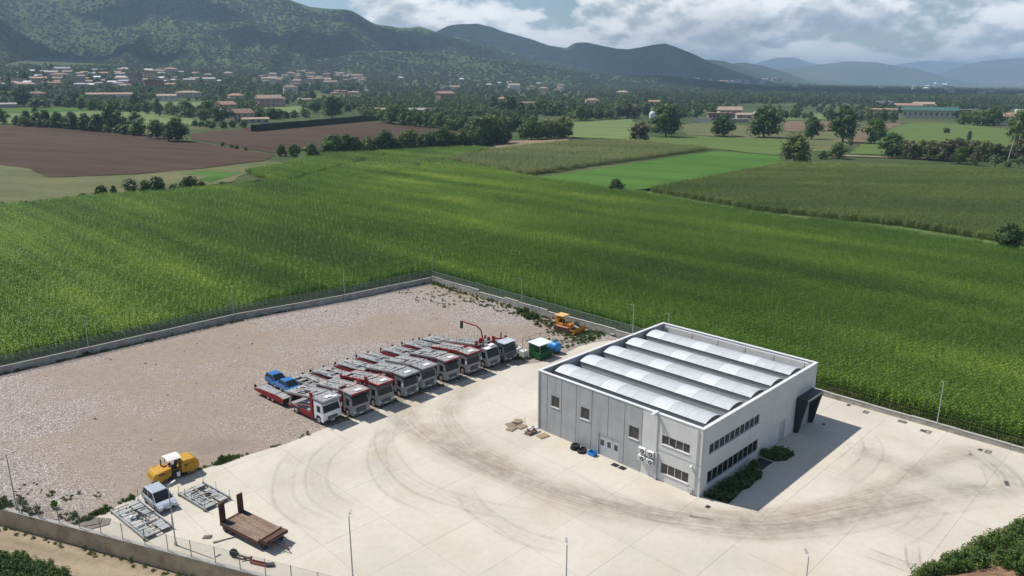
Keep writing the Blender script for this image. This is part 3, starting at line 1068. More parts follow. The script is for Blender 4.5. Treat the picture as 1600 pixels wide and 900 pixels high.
# drain covers
DRAIN = M('cast_iron', (.06, .06, .065), .7, .3, var=.2)
for px_, py_, w_, d_, lab in ((1326, 633, .55, .4, 'smallest drain grate by the far end of the right wall'), (1353, 644, .8, .6, 'drain grate second from the far end of the right wall'), (1410, 659, .7, .9, 'L-shaped drain grate in the middle of the right wall'),
                              (1442, 673, .6, .5, 'small drain grate left of the wider one below the right lamp post'), (1450, 675, .9, .6, 'wide drain grate below the right lamp post'),
                              (1532, 703, .55, .4, 'small drain cover near the right edge beside a wider one'), (1544, 706, .9, .55, 'wide drain grate nearest the right picture edge'), (1287, 663, .45, .3, 'drain cover in the shade of the dark porch'),
                              (1106, 792, .5, .4, 'drain cover in front of the building corner'), (967, 729, .0, .0, '')):
    if not w_:
        continue
    g = at_h(px_, py_, 0.0)
    r_ = tag(empty('drain_cover', (g.x, g.y, .012), YAW), lab, 'drain cover', 'drain covers in the concrete')
    mb = MB()
    mb.box(-w_ / 2, w_ / 2, -d_ / 2, -d_ / 2 + .05, 0, .012).box(-w_ / 2, w_ / 2, d_ / 2 - .05, d_ / 2, 0, .012).box(-w_ / 2, -w_ / 2 + .05, -d_ / 2 + .05, d_ / 2 - .05, 0, .012).box(w_ / 2 - .05, w_ / 2, -d_ / 2 + .05, d_ / 2 - .05, 0, .012)
    mb.build('frame', DRAIN, r_)
    mb = MB()
    for k in range(6):
        x = -w_ / 2 + .08 + (w_ - .16) * k / 5
        mb.box(x - .02, x + .02, -d_ / 2 + .05, d_ / 2 - .05, 0, .009)
    mb.build('grate', DRAIN, r_)

# ---- boundary walls (panels) with mesh fences
WALLC = M('wall_concrete', (.36, .345, .31), .9, var=.2, scale=1.2, bump=.2, bscale=6, dirt=(.16, .14, .11), dirt_amt=.6, dirt_scale=.9)
WALLB = M('stained_wall_concrete', (.46, .36, .25), .9, var=.22, scale=.7, bump=.2, bscale=6, dirt=(.24, .165, .105), dirt_amt=.6, dirt_scale=.5)
CAP = M('wall_coping', (.42, .40, .36), .9, var=.2, scale=2, dirt=(.12, .11, .09), dirt_amt=.5, dirt_scale=2)
POST = M('fence_post_steel', (.24, .27, .25), .6, .5, var=.15)
def wire_mat(name, col, al):
    m, t, b, pos = base_mat(name)
    b.inputs['Base Color'].default_value = (*col, 1)
    b.inputs['Roughness'].default_value = .6
    b.inputs['Metallic'].default_value = .3
    b.inputs['Alpha'].default_value = al
    return m
WIRE_G = wire_mat('green_wire_mesh', (.17, .23, .20), .40)
WIRE_S = wire_mat('grey_wire_mesh', (.30, .31, .31), .17)

def wall_run(name, pts, heights, thick, label, mat, seg=5.0, z0=0.0, cap=True, cat='wall'):
    root = tag(empty(name, pts[0]), label, cat)
    o0 = Vector(pts[0])
    k = 0
    for a, b in zip(pts[:-1], pts[1:]):
        a, b = Vector(a), Vector(b)
        L = (b - a).length
        n = max(1, round(L / seg))
        ang = math.atan2((b - a).y, (b - a).x)
        for i in range(n):
            h = heights(k)
            k += 1
            c = a + (b - a) * ((i + .5) / n) - o0
            mb = MB()
            mb.obox(Vector((c.x, c.y, (z0 + h) / 2)), (L / n - .03, thick, h - z0), ang)
            p = mb.build('wall_panel', mat, root)
            if cap:
                mb = MB()
                mb.obox(Vector((c.x, c.y, h + .032)), (L / n - .012, thick + .07, .06), ang)
                mb.build('coping', CAP, p)
    return root

def fence_run(name, pts, zf, h, label, wire, seg=2.5, lean=0.0):
    root = tag(empty(name, pts[0]), label, 'fence')
    o0 = Vector(pts[0]); o0.z = 0
    root.location = o0
    pme = MB().tube((0, 0, 0), (0, 0, 1), .035, n=5).mesh('post', POST)
    wm, rl = MB(), MB()
    k = 0
    for a, b in zip(pts[:-1], pts[1:]):
        a, b = Vector(a), Vector(b)
        L = (b - a).length
        n = max(1, round(L / seg))
        for i in range(n + 1):
            c = a + (b - a) * (i / n) - o0
            z = zf(k)
            if i < n:
                k += 1
                e = a + (b - a) * ((i + 1) / n) - o0
                wm.add([(c.x, c.y, z), (e.x, e.y, z), (e.x, e.y, z + h), (c.x, c.y, z + h)], [(0, 1, 2, 3)])
                rl.tube((c.x, c.y, z + h), (e.x, e.y, z + h), .012, n=4)
            p = mk('post', pme, root)
            p.location = (c.x, c.y, z - .05)
            p.scale = (1, 1, h + .1)
    wm.build('wire_mesh', wire, root)
    rl.build('top_wire', POST, root)
    return root

LW = [W(-65, 82.7), W(-28, 82.8), W(-6, 83.4), W(12.8, 80.7), W(32.0, 79.6)]
RW = [W(32.0, 79.6), W(31.8, 45), W(31.8, 20.0)]
RW2 = [W(31.8, 20.0), W(31.8, -13.0), W(31.8, -75)]
hl = lambda k: .95
def hr(k):
    return 1.15 - .05 * ((k * 5) % 3) - (.25 if k in (4, 5, 9) else 0) - .008 * k
def hr2(k):
    return .62 - .03 * ((k * 7) % 3)
wall_run('boundary_wall', LW, hl, .28, 'low concrete boundary wall along the left side of the gravel yard', WALLC, 5.0, -.3)
wall_run('boundary_wall', [p + Vector(W(0.36, 0) - W(0, 0)) * (1 if i == 0 else 0) for i, p in enumerate(RW)], hr, .28, 'stepped concrete boundary wall behind the bulldozer', WALLC, 3.6, -.3)
wall_run('boundary_wall', RW2, hr2, .28, 'low concrete wall along the right side by the drain grates', WALLC, 5.0, -.3)
fence_run('mesh_fence', [p + (W(0, .0) - W(0, 0)) for p in LW], lambda k: 1.02, 1.45, 'wire mesh fence on top of the left boundary wall', WIRE_G)
fence_run('mesh_fence', [W(32.25, 79.4), W(32.25, 21.0)], lambda k: .8 - .004 * k, 1.45, 'dark green mesh fence along the stepped wall behind the bulldozer', WIRE_G)
FWP = [fw(-42), fw(0), fw(31.5), fw(110)]
wall_run('retaining_wall', FWP, lambda k: .14, .30, 'stained concrete retaining wall beside the dirt road', WALLB, 6.0, -1.62)
fence_run('mesh_fence', FWP, lambda k: .2, 1.5, 'grey wire mesh fence on the roadside retaining wall', WIRE_S, 2.45)

# ---- dirt road below the front wall
ROAD = soil_mat('dirt_road', (.25, .195, .13), (.37, .30, .21), .4, (R(20), .22, 2.2), 1.0, (.50, .44, .35))
sheet('dirt_road', [fw(-60, .1), fw(110, .1), fw(110, 3.6), fw(-60, 3.6)], -1.56, ROAD, 12)
sheet('road_verge', [fw(-60, 3.5), fw(120, 3.5), fw(120, 60), fw(-60, 60)], -1.57, VERGE, 30)
for s_, w_ in ((2.0, .5), (3.7, .45), (5.2, .3)):
    pass
# ================================================================ WAREHOUSE (local X along the right gable, Y along the front)
PANEL_G = M('grey_precast', (.37, .38, .38), .85, var=.10, scale=.8, dirt=(.27, .275, .28), dirt_amt=.6, dirt_scale=.9, streak=True)
PANEL_W = M('white_precast', (.60, .595, .58), .8, var=.06, scale=.6, dirt=(.50, .49, .47), dirt_amt=.28, dirt_scale=.7, streak=True)
METAL_W = M('white_metal', (.74, .74, .74), .45, .1, var=.05, scale=3)
ALU = M('aluminium_frame', (.55, .55, .56), .4, .6, var=.08)
GLASS = M('dark_glass', (.02, .022, .027), .08, 0, var=.1, spec=.8)
BLIND = M('grille_glass', (.05, .045, .045), .3, 0, var=.2, scale=6, spec=.5)
ROOFM = M('bitumen_roof', (.29, .29, .29), .9, var=.12, scale=1.2, dirt=(.34, .34, .335), dirt_amt=.5, dirt_scale=.5)
VAULT = M('vault_sheet', (.59, .60, .61), .55, .1, var=.08, scale=1.5, dirt=(.52, .52, .52), dirt_amt=.5, dirt_scale=.4)
VAULT2 = M('vault_skylight', (.70, .71, .72), .5, .05, var=.06, scale=1.5)
EDGE = M('dark_flashing', (.07, .075, .08), .6, .2, var=.2)
DARKCLAD = M('anthracite_cladding', (.045, .05, .056), .5, .3, var=.12, scale=2)
SHUT = M('grey_door', (.45, .47, .49), .5, .2, var=.06, scale=3)

bld = tag(empty('warehouse', W(0, 0), YAW), 'large grey and white warehouse with five vaulted roof shells', 'building')
def strips(u0, u1, z0, z1, holes):
    """rectangle minus holes, as boxes (u0,u1,z0,z1)"""
    us = sorted({u0, u1, *[min(max(h[i], u0), u1) for h in holes for i in (0, 1)]})
    out = []
    for a, b in zip(us[:-1], us[1:]):
        if b - a < 1e-4:
            continue
        c = (a + b) / 2
        hs = sorted([(h[2], h[3]) for h in holes if h[0] - 1e-6 <= c <= h[1] + 1e-6])
        z = z0
        for (q0, q1) in hs:
            if q0 > z + 1e-4:
                out.append((a, b, z, q0))
            z = max(z, q1)
        if z1 > z + 1e-4:
            out.append((a, b, z, z1))
    return out
TH = .22
# openings: (u0,u1,z0,z1)
L_WIN = [(17.62, 18.78, 3.32, 4.62), (13.40, 14.60, 3.32, 4.62), (7.10, 8.32, 3.32, 4.62)]
L_OFF = [(1.32, 4.42, 3.98, 4.92), (1.28, 4.38, .92, 1.98)]
L_DOOR = [(9.45, 12.10, 0.0, 2.45)]
L_ALL = L_WIN + L_OFF + L_DOOR
R_WIN = [(1.24, 10.95, 3.95, 4.98), (1.24, 11.1, .80, 2.15)]
R_DOOR = [(15.85, 17.2, 0.0, 2.35)]
joints = [BA, 19.39, 17.30, 15.19, 13.10, 10.96, 8.88, 6.75, 5.03, 0.0]
for k in range(len(joints) - 1):
    y1, y0 = joints[k], joints[k + 1]
    grey = y0 >= 6.7
    mb = MB()
    for (a, b, z0, z1) in strips(y0 + .03, y1 - .03, 0, BH - .08, L_ALL):
        mb.box(0, TH, a, b, z0, z1)
    mb.build('wall_panel', PANEL_G if grey else PANEL_W, bld)
# horizontal joint line at floor level on the white part, right facade in wide panels
rj = [TH + .012, 6.0, 12.0, 18.0, BB]
for k in range(4):
    mb = MB()
    for (a, b, z0, z1) in strips(rj[k] + .006, rj[k + 1] - .006, 0, BH - .08, R_WIN + R_DOOR):
        mb.box(a, b, 0, TH, z0, z1)
    mb.build('wall_panel', PANEL_W, bld)
mb = MB(); mb.box(BB - TH, BB, TH + .01, BA - TH - .01, 0, BH - .08); mb.build('wall_panel', PANEL_W, bld)
mb = MB(); mb.box(TH + .01, BB, BA - TH, BA, 0, BH - .08); mb.build('wall_panel', PANEL_G, bld)
MB().box(.12, TH - .04, joints[1] - .06, joints[1] + .06, 0, BH - .1).build('joint_backing', EDGE, bld)
for jy in joints[2:-1]:
    MB().box(.08, TH - .04, jy - .06, jy + .06, 2.5 if 9.4 < jy < 12.2 else 0, BH - .1).build('joint_backing', EDGE, bld)
mb = MB(); mb.box(-.012, -.002, .02, 5.0, 3.18, 3.21); mb.build('panel_joint', EDGE, bld)
# parapet coping
for (x0, x1, y0, y1) in ((-.05, TH + .06, -.05, BA + .05), (BB - TH - .06, BB + .05, -.05, BA + .05), (TH + .062, BB - TH - .062, -.05, TH + .06), (TH + .062, BB - TH - .062, BA - TH - .06, BA + .05)):
    MB().box(x0, x1, y0, y1, BH - .08, BH).build('coping', METAL_W, bld)
# roof deck
MB().box(TH, BB - TH, TH, BA - TH, 5.4, 5.6).build('roof_deck', ROOFM, bld)
# vaults
NV = 5
UPST = M('upstand_sheet', (.38, .38, .375), .8, .05, var=.1, scale=2)
pitch_ = 4.35
seg_len = (BA - 2.3)
for k in range(NV):
    x0 = 1.90 + k * pitch_
    x1 = x0 + 2.8
    ya, yb = .95, BA - .75
    r = empty('roof_vault'); r.parent = bld
    MB().box(x0 + .06, x1 - .06, ya + .08, yb - .08, 5.6, 6.46).build('upstand', UPST, r)
    MB().box(x0 - .02, x1 + .02, ya, yb, 6.46, 6.53).build('edge_flashing', EDGE, r)
    # corrugated shell in bays, every fourth bay a lighter skylight that stands a little proud
    n_arc = 12
    nb = 9
    y = ya
    for b_ in range(nb):
        L = (yb - ya) / nb
        ysk = (b_ % 3 == 2)
        rise = .33 + (.012 if ysk else 0)
        ncor = 9
        vs, fs = [], []
        ny = ncor * 4 + 1
        yy0, yy1 = ya + b_ * L + .01, ya + (b_ + 1) * L - .01
        for j in range(ny):
            v = yy0 + (yy1 - yy0) * j / (ny - 1)
            cor = .022 if j % 4 in (1, 2) else -.018
            for i in range(n_arc + 1):
                a = i / n_arc * 2 - 1
                z = 6.555 + rise * (1 - a * a) + cor
                vs.append(((x0 + x1) / 2 + a * (x1 - x0) / 2, v, z))
        for j in range(ny - 1):
            for i in range(n_arc):
                q = j * (n_arc + 1) + i
                fs.append((q, q + 1, q + n_arc + 2, q + n_arc + 1))
        MB().add(vs, fs).build('skylight_sheet' if ysk else 'shell_sheet', VAULT if not ysk else VAULT2, r)
    # end gables
    for yv, t_ in ((ya + .02, .03), (yb - .05, .03)):
        poly = [(x0, 6.53)] + [((x0 + x1) / 2 + (i / 12 * 2 - 1) * (x1 - x0) / 2, 6.54 + .30 * (1 - (i / 12 * 2 - 1) ** 2)) for i in range(13)] + [(x1, 6.53)]
        MB().prism(poly, 'y', yv, yv + t_).build('end_gable', EDGE, r)
# guard rails and their struts inside two parapets
for (xa, s_) in ((BB - .62, -1), ):
    rl = MB()
    rl.box(xa - .06, xa + .10, .8, BA - .8, 6.72, 6.84)
    rail = rl.build('guard_rail', METAL_W, bld)
    for k in range(6):
        y = 1.2 + k * (BA - 2.4) / 5
        m2 = MB().tube((xa, y, 5.6), (xa, y, 6.72), .035, n=5).tube((xa, y, 6.35), (xa - .0, y + .6, 5.6), .02, n=4)
        m2.build('strut', EDGE, rail)
rl = MB().path([(.5, .6, 6.55), (.5, BA - .6, 6.55)], .025)
rail = rl.build('guard_rail', EDGE, bld)
for k in range(8):
    y = .9 + k * (BA - 1.8) / 7
    MB().tube((.5, y, 5.6), (.5, y, 6.55), .03, n=5).tube((.5, y, 6.4), (1.0, y, 5.6), .02, n=4).build('strut', EDGE, rail)

# windows
def window_L(y0, y1, z0, z1, n, glass, sill=True):
    w = empty('window'); w.parent = bld
    fr = MB()
    fr.box(.075, .13, y0, y1, z0, z0 + .05).box(.075, .13, y0, y1, z1 - .05, z1)
    for k in range(n + 1):
        y = y0 + (y1 - y0) * k / n
        a, b = max(y0, y - .035), min(y1, y + .035)
        fr.box(.07, .135, a, b, z0 + .05, z1 - .05)
    fr.build('frame', ALU, w)
    for k in range(n):
        a, b = y0 + (y1 - y0) * k / n, y0 + (y1 - y0) * (k + 1) / n
        MB().box(.10, .11, a + .035, b - .035, z0 + .05, z1 - .05).build('pane', glass, w)
    if sill:
        MB().box(-.07, .068, y0 - .04, y1 + .04, z0 - .06, z0 - .004).build('sill', METAL_W, w)
    MB().box(TH - .03, TH - .02, y0 - .05, y1 + .05, z0 - .05, z1 + .05).build('backing', EDGE, w)
def window_R(x0, x1, z0, z1, n, glass):
    w = empty('window'); w.parent = bld
    fr = MB()
    fr.box(x0, x1, .075, .13, z0, z0 + .05).box(x0, x1, .075, .13, z1 - .05, z1)
    for k in range(n + 1):
        x = x0 + (x1 - x0) * k / n
        a, b = max(x0, x - .045), min(x1, x + .045)
        fr.box(a, b, .07, .135, z0 + .05, z1 - .05)
    fr.build('frame', ALU, w)
    for k in range(n):
        a, b = x0 + (x1 - x0) * k / n, x0 + (x1 - x0) * (k + 1) / n
        MB().box(a + .045, b - .045, .10, .11, z0 + .05, z1 - .05).build('pane', glass, w)
    MB().box(x0 - .04, x1 + .04, -.06, .068, z0 - .06, z0 - .004).build('sill', METAL_W, w)
    MB().box(x0 - .05, x1 + .05, TH - .03, TH - .02, z0 - .05, z1 + .05).build('backing', EDGE, w)
for h in L_WIN:
    window_L(h[0], h[1], h[2], h[3], 1, BLIND)
window_L(*L_OFF[0], 4, BLIND)
window_L(*L_OFF[1], 4, BLIND)
window_R(*R_WIN[0], 10, GLASS)
window_R(*R_WIN[1], 10, GLASS)
# big folding door with three small windows and a wicket
y0, y1, z0, z1 = L_DOOR[0]
for k in range(3):
    a, b = y0 + (y1 - y0) * k / 3, y0 + (y1 - y0) * (k + 1) / 3
    d = MB().box(.09, .14, a + .012, b - .012, .03, z1 - .03).build('door_leaf', SHUT, bld)
    zz = 1.15 + (-.0)
    MB().box(.078, .089, a + .22, b - .22, zz, zz + .62).build('pane', BLIND, d)
MB().box(.06, .16, y0 - .0, y0 + .011, 0, z1).box(.06, .16, y1 - .011, y1, 0, z1).build('door_frame', EDGE, bld)
MB().box(TH - .03, TH - .02, y0, y1, 0, z1).build('door_backing', EDGE, bld)
x0, x1, z0, z1 = R_DOOR[0]
d = MB().box(x0 + .02, x1 - .02, .08, .13, .02, z1 - .02).build('side_door', SHUT, bld)
MB().box(x0 + .12, x0 + .26, .05, .08, 1.0, 1.05).build('handle', EDGE, d)
MB().box(x0, x1, TH - .03, TH - .02, 0, z1).build('door_backing', EDGE, bld)
# dark porch: leaning cheeks under a flat hood
por = empty('entrance_porch'); por.parent = bld
PX0, PX1 = 19.45, 23.5
for xx, nm in ((PX0, 'cheek'), (PX1 - .35, 'cheek')):
    MB().prism([(-.02, 0), (-.50, 0), (-1.25, 3.75), (-.02, 3.75)], 'x', xx, xx + .35).build(nm, DARKCLAD, por)
MB().box(PX0, PX1, -1.30, -.02, 3.755, 4.10).build('hood', DARKCLAD, por)
MB().box(PX0 - .03, PX1 + .03, -1.35, -1.305, 4.04, 4.13).build('drip_edge', ALU, por)
sd = MB().box(PX0 + .5, PX1 - .5, -.03, -.005, .02, 3.7).build('roller_shutter', SHUT, por)
for k in range(14):
    MB().box(PX0 + .5, PX1 - .5, -.045, -.031, .1 + k * .25, .29 + k * .25).build('slat', SHUT, sd)
# corner downpipes, cable ducts
for (a, b) in (((-.07, .55, .1), (-.07, .55, 6.8)), ((-.05, 4.95, 2.2), (-.05, 4.95, 6.9)), ((-.05, 20.6, .1), (-.05, 20.6, 6.8))):
    MB().tube(a, b, .045, n=6).build('downpipe', PANEL_W, bld)
MB().box(-.22, -.005, 4.72, 4.98, 0, 2.9).build('cable_duct', SHUT, bld)
# wall lamp bracket on the parapet above the cooling units and camera near the corner
MB().box(-.45, .2, 5.0, 5.35, 7.02, 7.12).tube((-.3, 5.15, 6.2), (-.3, 5.15, 7.02), .04, n=5).obox((-.5, 5.15, 6.95), (.5, .35, .12), 0, 0, .5).build('flood_lamp', METAL_W, bld)
MB().obox((-.25, .95, 2.9), (.45, .16, .16), .4).tube((-.02, .95, 2.55), (-.2, .95, 2.85), .03, n=5).build('security_camera', METAL_W, bld)
MB().path([(-.06, .8, 2.6), (-.06, .55, 2.2), (-.06, .5, 1.2)], .025).build('cable', ALU, bld)

# air-conditioning units hung on the wall
def ac_unit(y0, z0, lab):
    a = tag(empty('air_conditioner', W(-.02, y0, z0), YAW), lab, 'air conditioner', 'cooling units on the white wall')
    MB().box(-.40, -.05, 0, .82, 0, .58).build('case', METAL_W, a, bevel=.02)
    f = MB().lathe([(.23, 0), (.23, .02)], 14, (-.425, .30, .29), 'x').build('fan_grille', EDGE, a)
    MB().lathe([(.07, 0), (.07, .012)], 8, (-.44, .30, .29), 'x').build('hub', METAL_W, f)
    MB().box(-.415, -.402, .60, .76, .08, .5).build('vent', ALU, a)
    MB().box(-.40, .0, .08, .13, -.06, -.005).box(-.40, .0, .69, .74, -.06, -.005).build('bracket', EDGE, a)
ac_unit(6.02, 2.32, 'upper left air conditioner of the four on the white wall')
ac_unit(5.05, 2.28, 'upper right air conditioner of the four on the white wall')
ac_unit(6.02, 1.50, 'lower left air conditioner of the four on the white wall')
ac_unit(5.05, 1.46, 'lower right air conditioner of the four on the white wall')
# ================================================================ VEHICLES AND YARD THINGS
RED = M('red_frame_paint', (.25, .018, .022), .6, .1, var=.25, scale=3, dirt=(.15, .045, .04), dirt_amt=.5, dirt_scale=2)
REDF = M('faded_red_paint', (.36, .10, .09), .65, .1, var=.2, scale=2, dirt=(.30, .22, .20), dirt_amt=.5, dirt_scale=1.5)
GALV = M('galvanised_steel', (.34, .35, .35), .55, .3, var=.18, scale=2.5, dirt=(.22, .22, .21), dirt_amt=.5, dirt_scale=2.5)
GALVP = M('pale_deck_plate', (.38, .365, .35), .6, .3, var=.15, scale=2.5, dirt=(.34, .30, .28), dirt_amt=.5, dirt_scale=2)
PINKP = M('rosy_deck_plate', (.37, .30, .28), .65, .2, var=.15, scale=2.5, dirt=(.33, .27, .25), dirt_amt=.5, dirt_scale=2)
DSTEEL = M('dark_steel', (.045, .047, .05), .6, .3, var=.25, scale=4)
TYRE_M = M('tyre_rubber', (.025, .025, .026), .9, 0, var=.2)
RIM = M('wheel_rim', (.45, .45, .46), .4, .6, var=.1)
CABG = M('silver_grey_paint', (.27, .275, .285), .4, .3, var=.08, scale=2, dirt=(.19, .18, .165), dirt_amt=.5, dirt_scale=2.5)
CABD = M('dark_grey_paint', (.12, .125, .145), .4, .3, var=.1, scale=2)
CABW = M('white_paint', (.74, .75, .76), .35, 0, var=.04, scale=2)
SCREEN = M('tinted_windscreen', (.016, .02, .022), .16, 0, var=.2, spec=.4)
HEADL = M('headlamp_glass', (.62, .64, .66), .15, .1, var=.1, spec=.8)
HATCH = M('white_hatch', (.80, .80, .80), .45, 0, var=.04)
PALEBL = M('pale_roof_sheet', (.55, .58, .64), .4, .2, var=.08)


def wheel(parent, x, y, r, w=.28, side=1, rim=RIM, name='wheel'):
    o = MB().lathe([(r * .72, -w / 2), (r * .95, -w / 2), (r, -w * .3), (r, w * .3), (r * .95, w / 2), (r * .72, w / 2)], 16, (x, y, r), 'x').build(name, TYRE_M, parent, smooth=False)
    MB().lathe([(r * .62, 0), (r * .45, .02), (r * .2, .035)] if side > 0 else [(r * .2, -.035), (r * .45, -.02), (r * .62, 0)], 12, (x + side * (w / 2 + .002), y, r), 'x').build('rim', rim, o)
    return o


def transporter(i, Xc, Y0, cabm, rim_red, label, deck=GALV, crane=False, short=False, trailer=True, lean=0.0, roofm=None, plate=GALVP):
    rd = random.Random(100 + i)
    t = tag(empty('car_transporter', W(Xc, Y0), YAW + lean), label, 'truck', 'car transporters parked in a row')
    HW = 1.24
    # cab
    prof = [(.02, .42), (0, .95), (.02, 1.42), (.30, 2.42), (.42, 2.62), (.70, 2.70), (1.72, 2.70), (1.72, .55), (1.45, .55), (1.42, .95), (1.15, 1.10), (.72, 1.08), (.48, .9), (.46, .42)]
    cab = MB().prism(prof, 'x', -HW, HW).build('cab', cabm, t)
    def slope(y, z, o):   # point on the windscreen plane pushed out
        return y - o * .96, z + o * .28
    mb = MB()
    a, b = slope(.045, 1.50, .015), slope(.285, 2.38, .015)
    mb.add([(-1.12, a[0], a[1]), (1.12, a[0], a[1]), (1.05, b[0], b[1]), (-1.05, b[0], b[1]), (-1.12, a[0] + .02, a[1]), (1.12, a[0] + .02, a[1]), (1.05, b[0] + .02, b[1]), (-1.05, b[0] + .02, b[1])],
           [(0, 1, 2, 3), (4, 7, 6, 5), (0, 4, 5, 1), (1, 5, 6, 2), (2, 6, 7, 3), (3, 7, 4, 0)])
    mb.build('windscreen', SCREEN, cab)
    MB().obox((0, .20, 2.50), (2.2, .30, .07), 0, .35).build('sun_visor', DSTEEL if i % 2 else cabm, cab)
    for s in (-1, 1):
        MB().prism([(.32, 1.5), (.50, 2.28), (1.15, 2.28), (1.15, 1.5)], 'x', s * (HW + .004), s * (HW + .012)).build('side_window', SCREEN, cab)
        MB().obox((s * 1.38, .10, 1.85), (.16, .12, .46)).tube((s * 1.2, .2, 2.1), (s * 1.38, .12, 2.05), .02, n=4).build('mirror', cabm if i % 3 else HEADL, cab)
        MB().box(s * .92 - .2, s * .92 + .2, -.035, -.004, .62, .80).build('headlight', HEADL, cab)
        MB().box(s * (HW + .005) - .03, s * (HW + .005) + .03, .48, .56, .55, .62).build('step', DSTEEL, cab)
    gz0, gz1 = (.70, 1.18) if i in (1, 3, 4, 6, 8) else (.66, 1.0)
    g = MB().box(-.66, .66, -.03, -.003, gz0, gz1).build('grille', DSTEEL, cab)
    for k in range(3):
        MB().box(-.62, .62, -.045, -.031, gz0 + .08 + k * .13, gz0 + .11 + k * .13).build('grille_bar', GALV, g)
    MB().box(-1.2, 1.2, -.05, .10, .32, .58).build('bumper', cabm if i != 0 else DSTEEL, cab, bevel=.03)
    MB().box(-.26, .26, -.062, -.051, .40, .51).build('number_plate', HATCH, cab)
    for s in (-1, 1):
        wheel(t, s * 1.06, .94, .48, .3, s)
    MB().box(-.42, .42, .5, 7.0 if not short else 6.0, .52, .74).build('chassis', DSTEEL, t)
    L = 7.0
    # lower deck with skirts
    ld = MB().box(-1.1, 1.1, 1.9, L, .78, .86).build('lower_deck', deck, t)
    for s in (-1, 1):
        MB().box(s * 1.2 - .04, s * 1.2 + .04, 1.95, 4.75, .40, .98).build('skirt', RED, ld)
        MB().box(s * 1.2 - .04, s * 1.2 + .04, 5.9, L, .6, .98).build('skirt', RED, ld)
        MB().prism([(4.75, .98), (4.95, 1.12), (5.75, 1.12), (5.9, .98)], 'x', s * 1.2 - .05, s * 1.2 + .05).build('wheel_arch', GALV, ld)
    for s in (-1, 1):
        wheel(t, s * 1.0, 5.33, .46, .42, s)
        ph = 3.55 if (crane or rd.random() < .35) else 3.02
        MB().box(s * 1.22 - .09, s * 1.22 + .09, 1.92, 2.34, .5, ph).build('support_post', RED, t)
        MB().obox((s * 1.2, 4.0, 1.5), (.08, 4.2, .1), 0, R(-12)).build('brace', GALV if i % 2 else REDF, t)
        MB().obox((s * 1.2, 6.4, 1.45), (.16, .24, 1.3), 0, R(8)).build('support_post', RED if i % 3 else GALV, t)
    # upper deck from over the cab sloping down to the tail
    if not short:
        ud = empty('upper_deck'); ud.parent = t
        y_f = -.12 if not crane else 1.9
        def zd(y):
            return 2.98 if y < 2.2 else 2.98 - (y - 2.2) * .14
        for s in (-1, 1):
            pts = [y_f, 2.2, 7.4]
            mb = MB()
            if y_f < 2:
                mb.obox((s * 1.24, (y_f + 2.2) / 2, 3.0), (.10, 2.2 - y_f, .16))
            c = ((2.2 + 7.4) / 2)
            mb.obox((s * 1.24, c, zd(c) + .02), (.14, 5.3, .2), 0, -math.atan(.14))
            mb.build('side_rail', GALV if i not in (2, 6) else RED, ud)
            MB().obox((s * 1.27, c, zd(c) - .13), (.06, 5.2, .12), 0, -math.atan(.14)).build('lower_rail', RED, ud)
        if y_f < 2:
            MB().box(-1.3, 1.3, y_f - .08, y_f + .03, 2.92, 3.10).build('front_rail', RED if rim_red else GALV, ud)
            # plates over the cab
            MB().box(-1.17, -.42, y_f + .05, 2.1, 3.0, 3.04).build('track_plate', plate if rim_red else deck, ud)
            MB().box(.42, 1.17, y_f + .05, 2.1, 3.0, 3.04).build('track_plate', plate if rim_red else deck, ud)
            MB().box(-.40, .40, y_f + .05, 2.1, 2.97, 3.0).build('centre_plate', deck, ud)
            MB().box(-.36 + .1 * (i % 3), .50 + .1 * (i % 3), .42, .98, 3.045, 3.10).build('roof_hatch', HATCH, ud)
            if i == 0:
                MB().box(.35, 1.0, .15, .45, 3.045, 3.10).build('roof_hatch', HATCH, ud)
        for k in range(7):
            ya = 2.35 + k * .72
            for s in (-1, 1):
                w0 = rd.random() < .93
                if w0:
                    MB().obox((s * .59, ya + .32, zd(ya + .32) + rd.uniform(.0, .06)), (1.14, .70, .05), 0, -math.atan(.14) + rd.uniform(-.04, .04)).build('track_plate', rd.choice((deck, plate, plate, deck)), ud)
            MB().obox((0, ya, zd(ya) - .04), (2.4, .09, .09)).build('cross_member', DSTEEL if k % 2 else REDF, ud)
        for q in range(4):
            yq = rd.uniform(3.0, 6.4)
            MB().obox((rd.uniform(-.9, .9), yq, zd(yq) + .1), (rd.uniform(.12, .3), rd.uniform(.7, 1.6), .1), R(rd.uniform(-4, 4)), -math.atan(.14)).build('ramp_section', rd.choice((GALV, GALVP, GALVP)), ud)
        MB().obox((.05, 5.0, zd(5) + .12), (.22, 3.6, .14), R(3), -math.atan(.14)).build('lift_beam', GALV, ud)
        MB().obox((-.1, 3.4, zd(3.4) + .1), (1.1, .5, .10), R(rd.uniform(-8, 8)), -math.atan(.14)).build('wheel_stop', GALVP, ud)
        for k in range(9):
            ya = y_f + .15 + k * (7.1 - y_f) / 9
            for s in (-1, 1):
                if rd.random() < .8:
                    MB().tube((s * 1.24, ya, zd(ya) + .06), (s * 1.24, ya, zd(ya) + .06 + rd.uniform(.75, 1.0)), .018, n=4).build('guard_post', DSTEEL, ud)
    else:
        MB().box(-1.2, 1.2, .05, 1.85, 2.78, 2.86).build('roof_sheet', PALEBL, t)
        for k, (x, y, h) in enumerate(((-.9, 2.0, 1.0), (.1, 2.1, 1.25), (.35, 2.1, 1.3), (1.15, 2.0, 1.2))):
            MB().tube((x, y, 2.5), (x, y, 2.5 + h), .05 if k in (1, 2) else .02, n=6).build('exhaust_stack' if k in (1, 2) else 'guard_post', DSTEEL, t)
        MB().obox((-.9, 3.2, 2.4), (.16, 2.8, .2), 0, R(-14)).obox((.9, 3.2, 2.4), (.16, 2.8, .2), 0, R(-14)).build('loading_beam', RED, t)
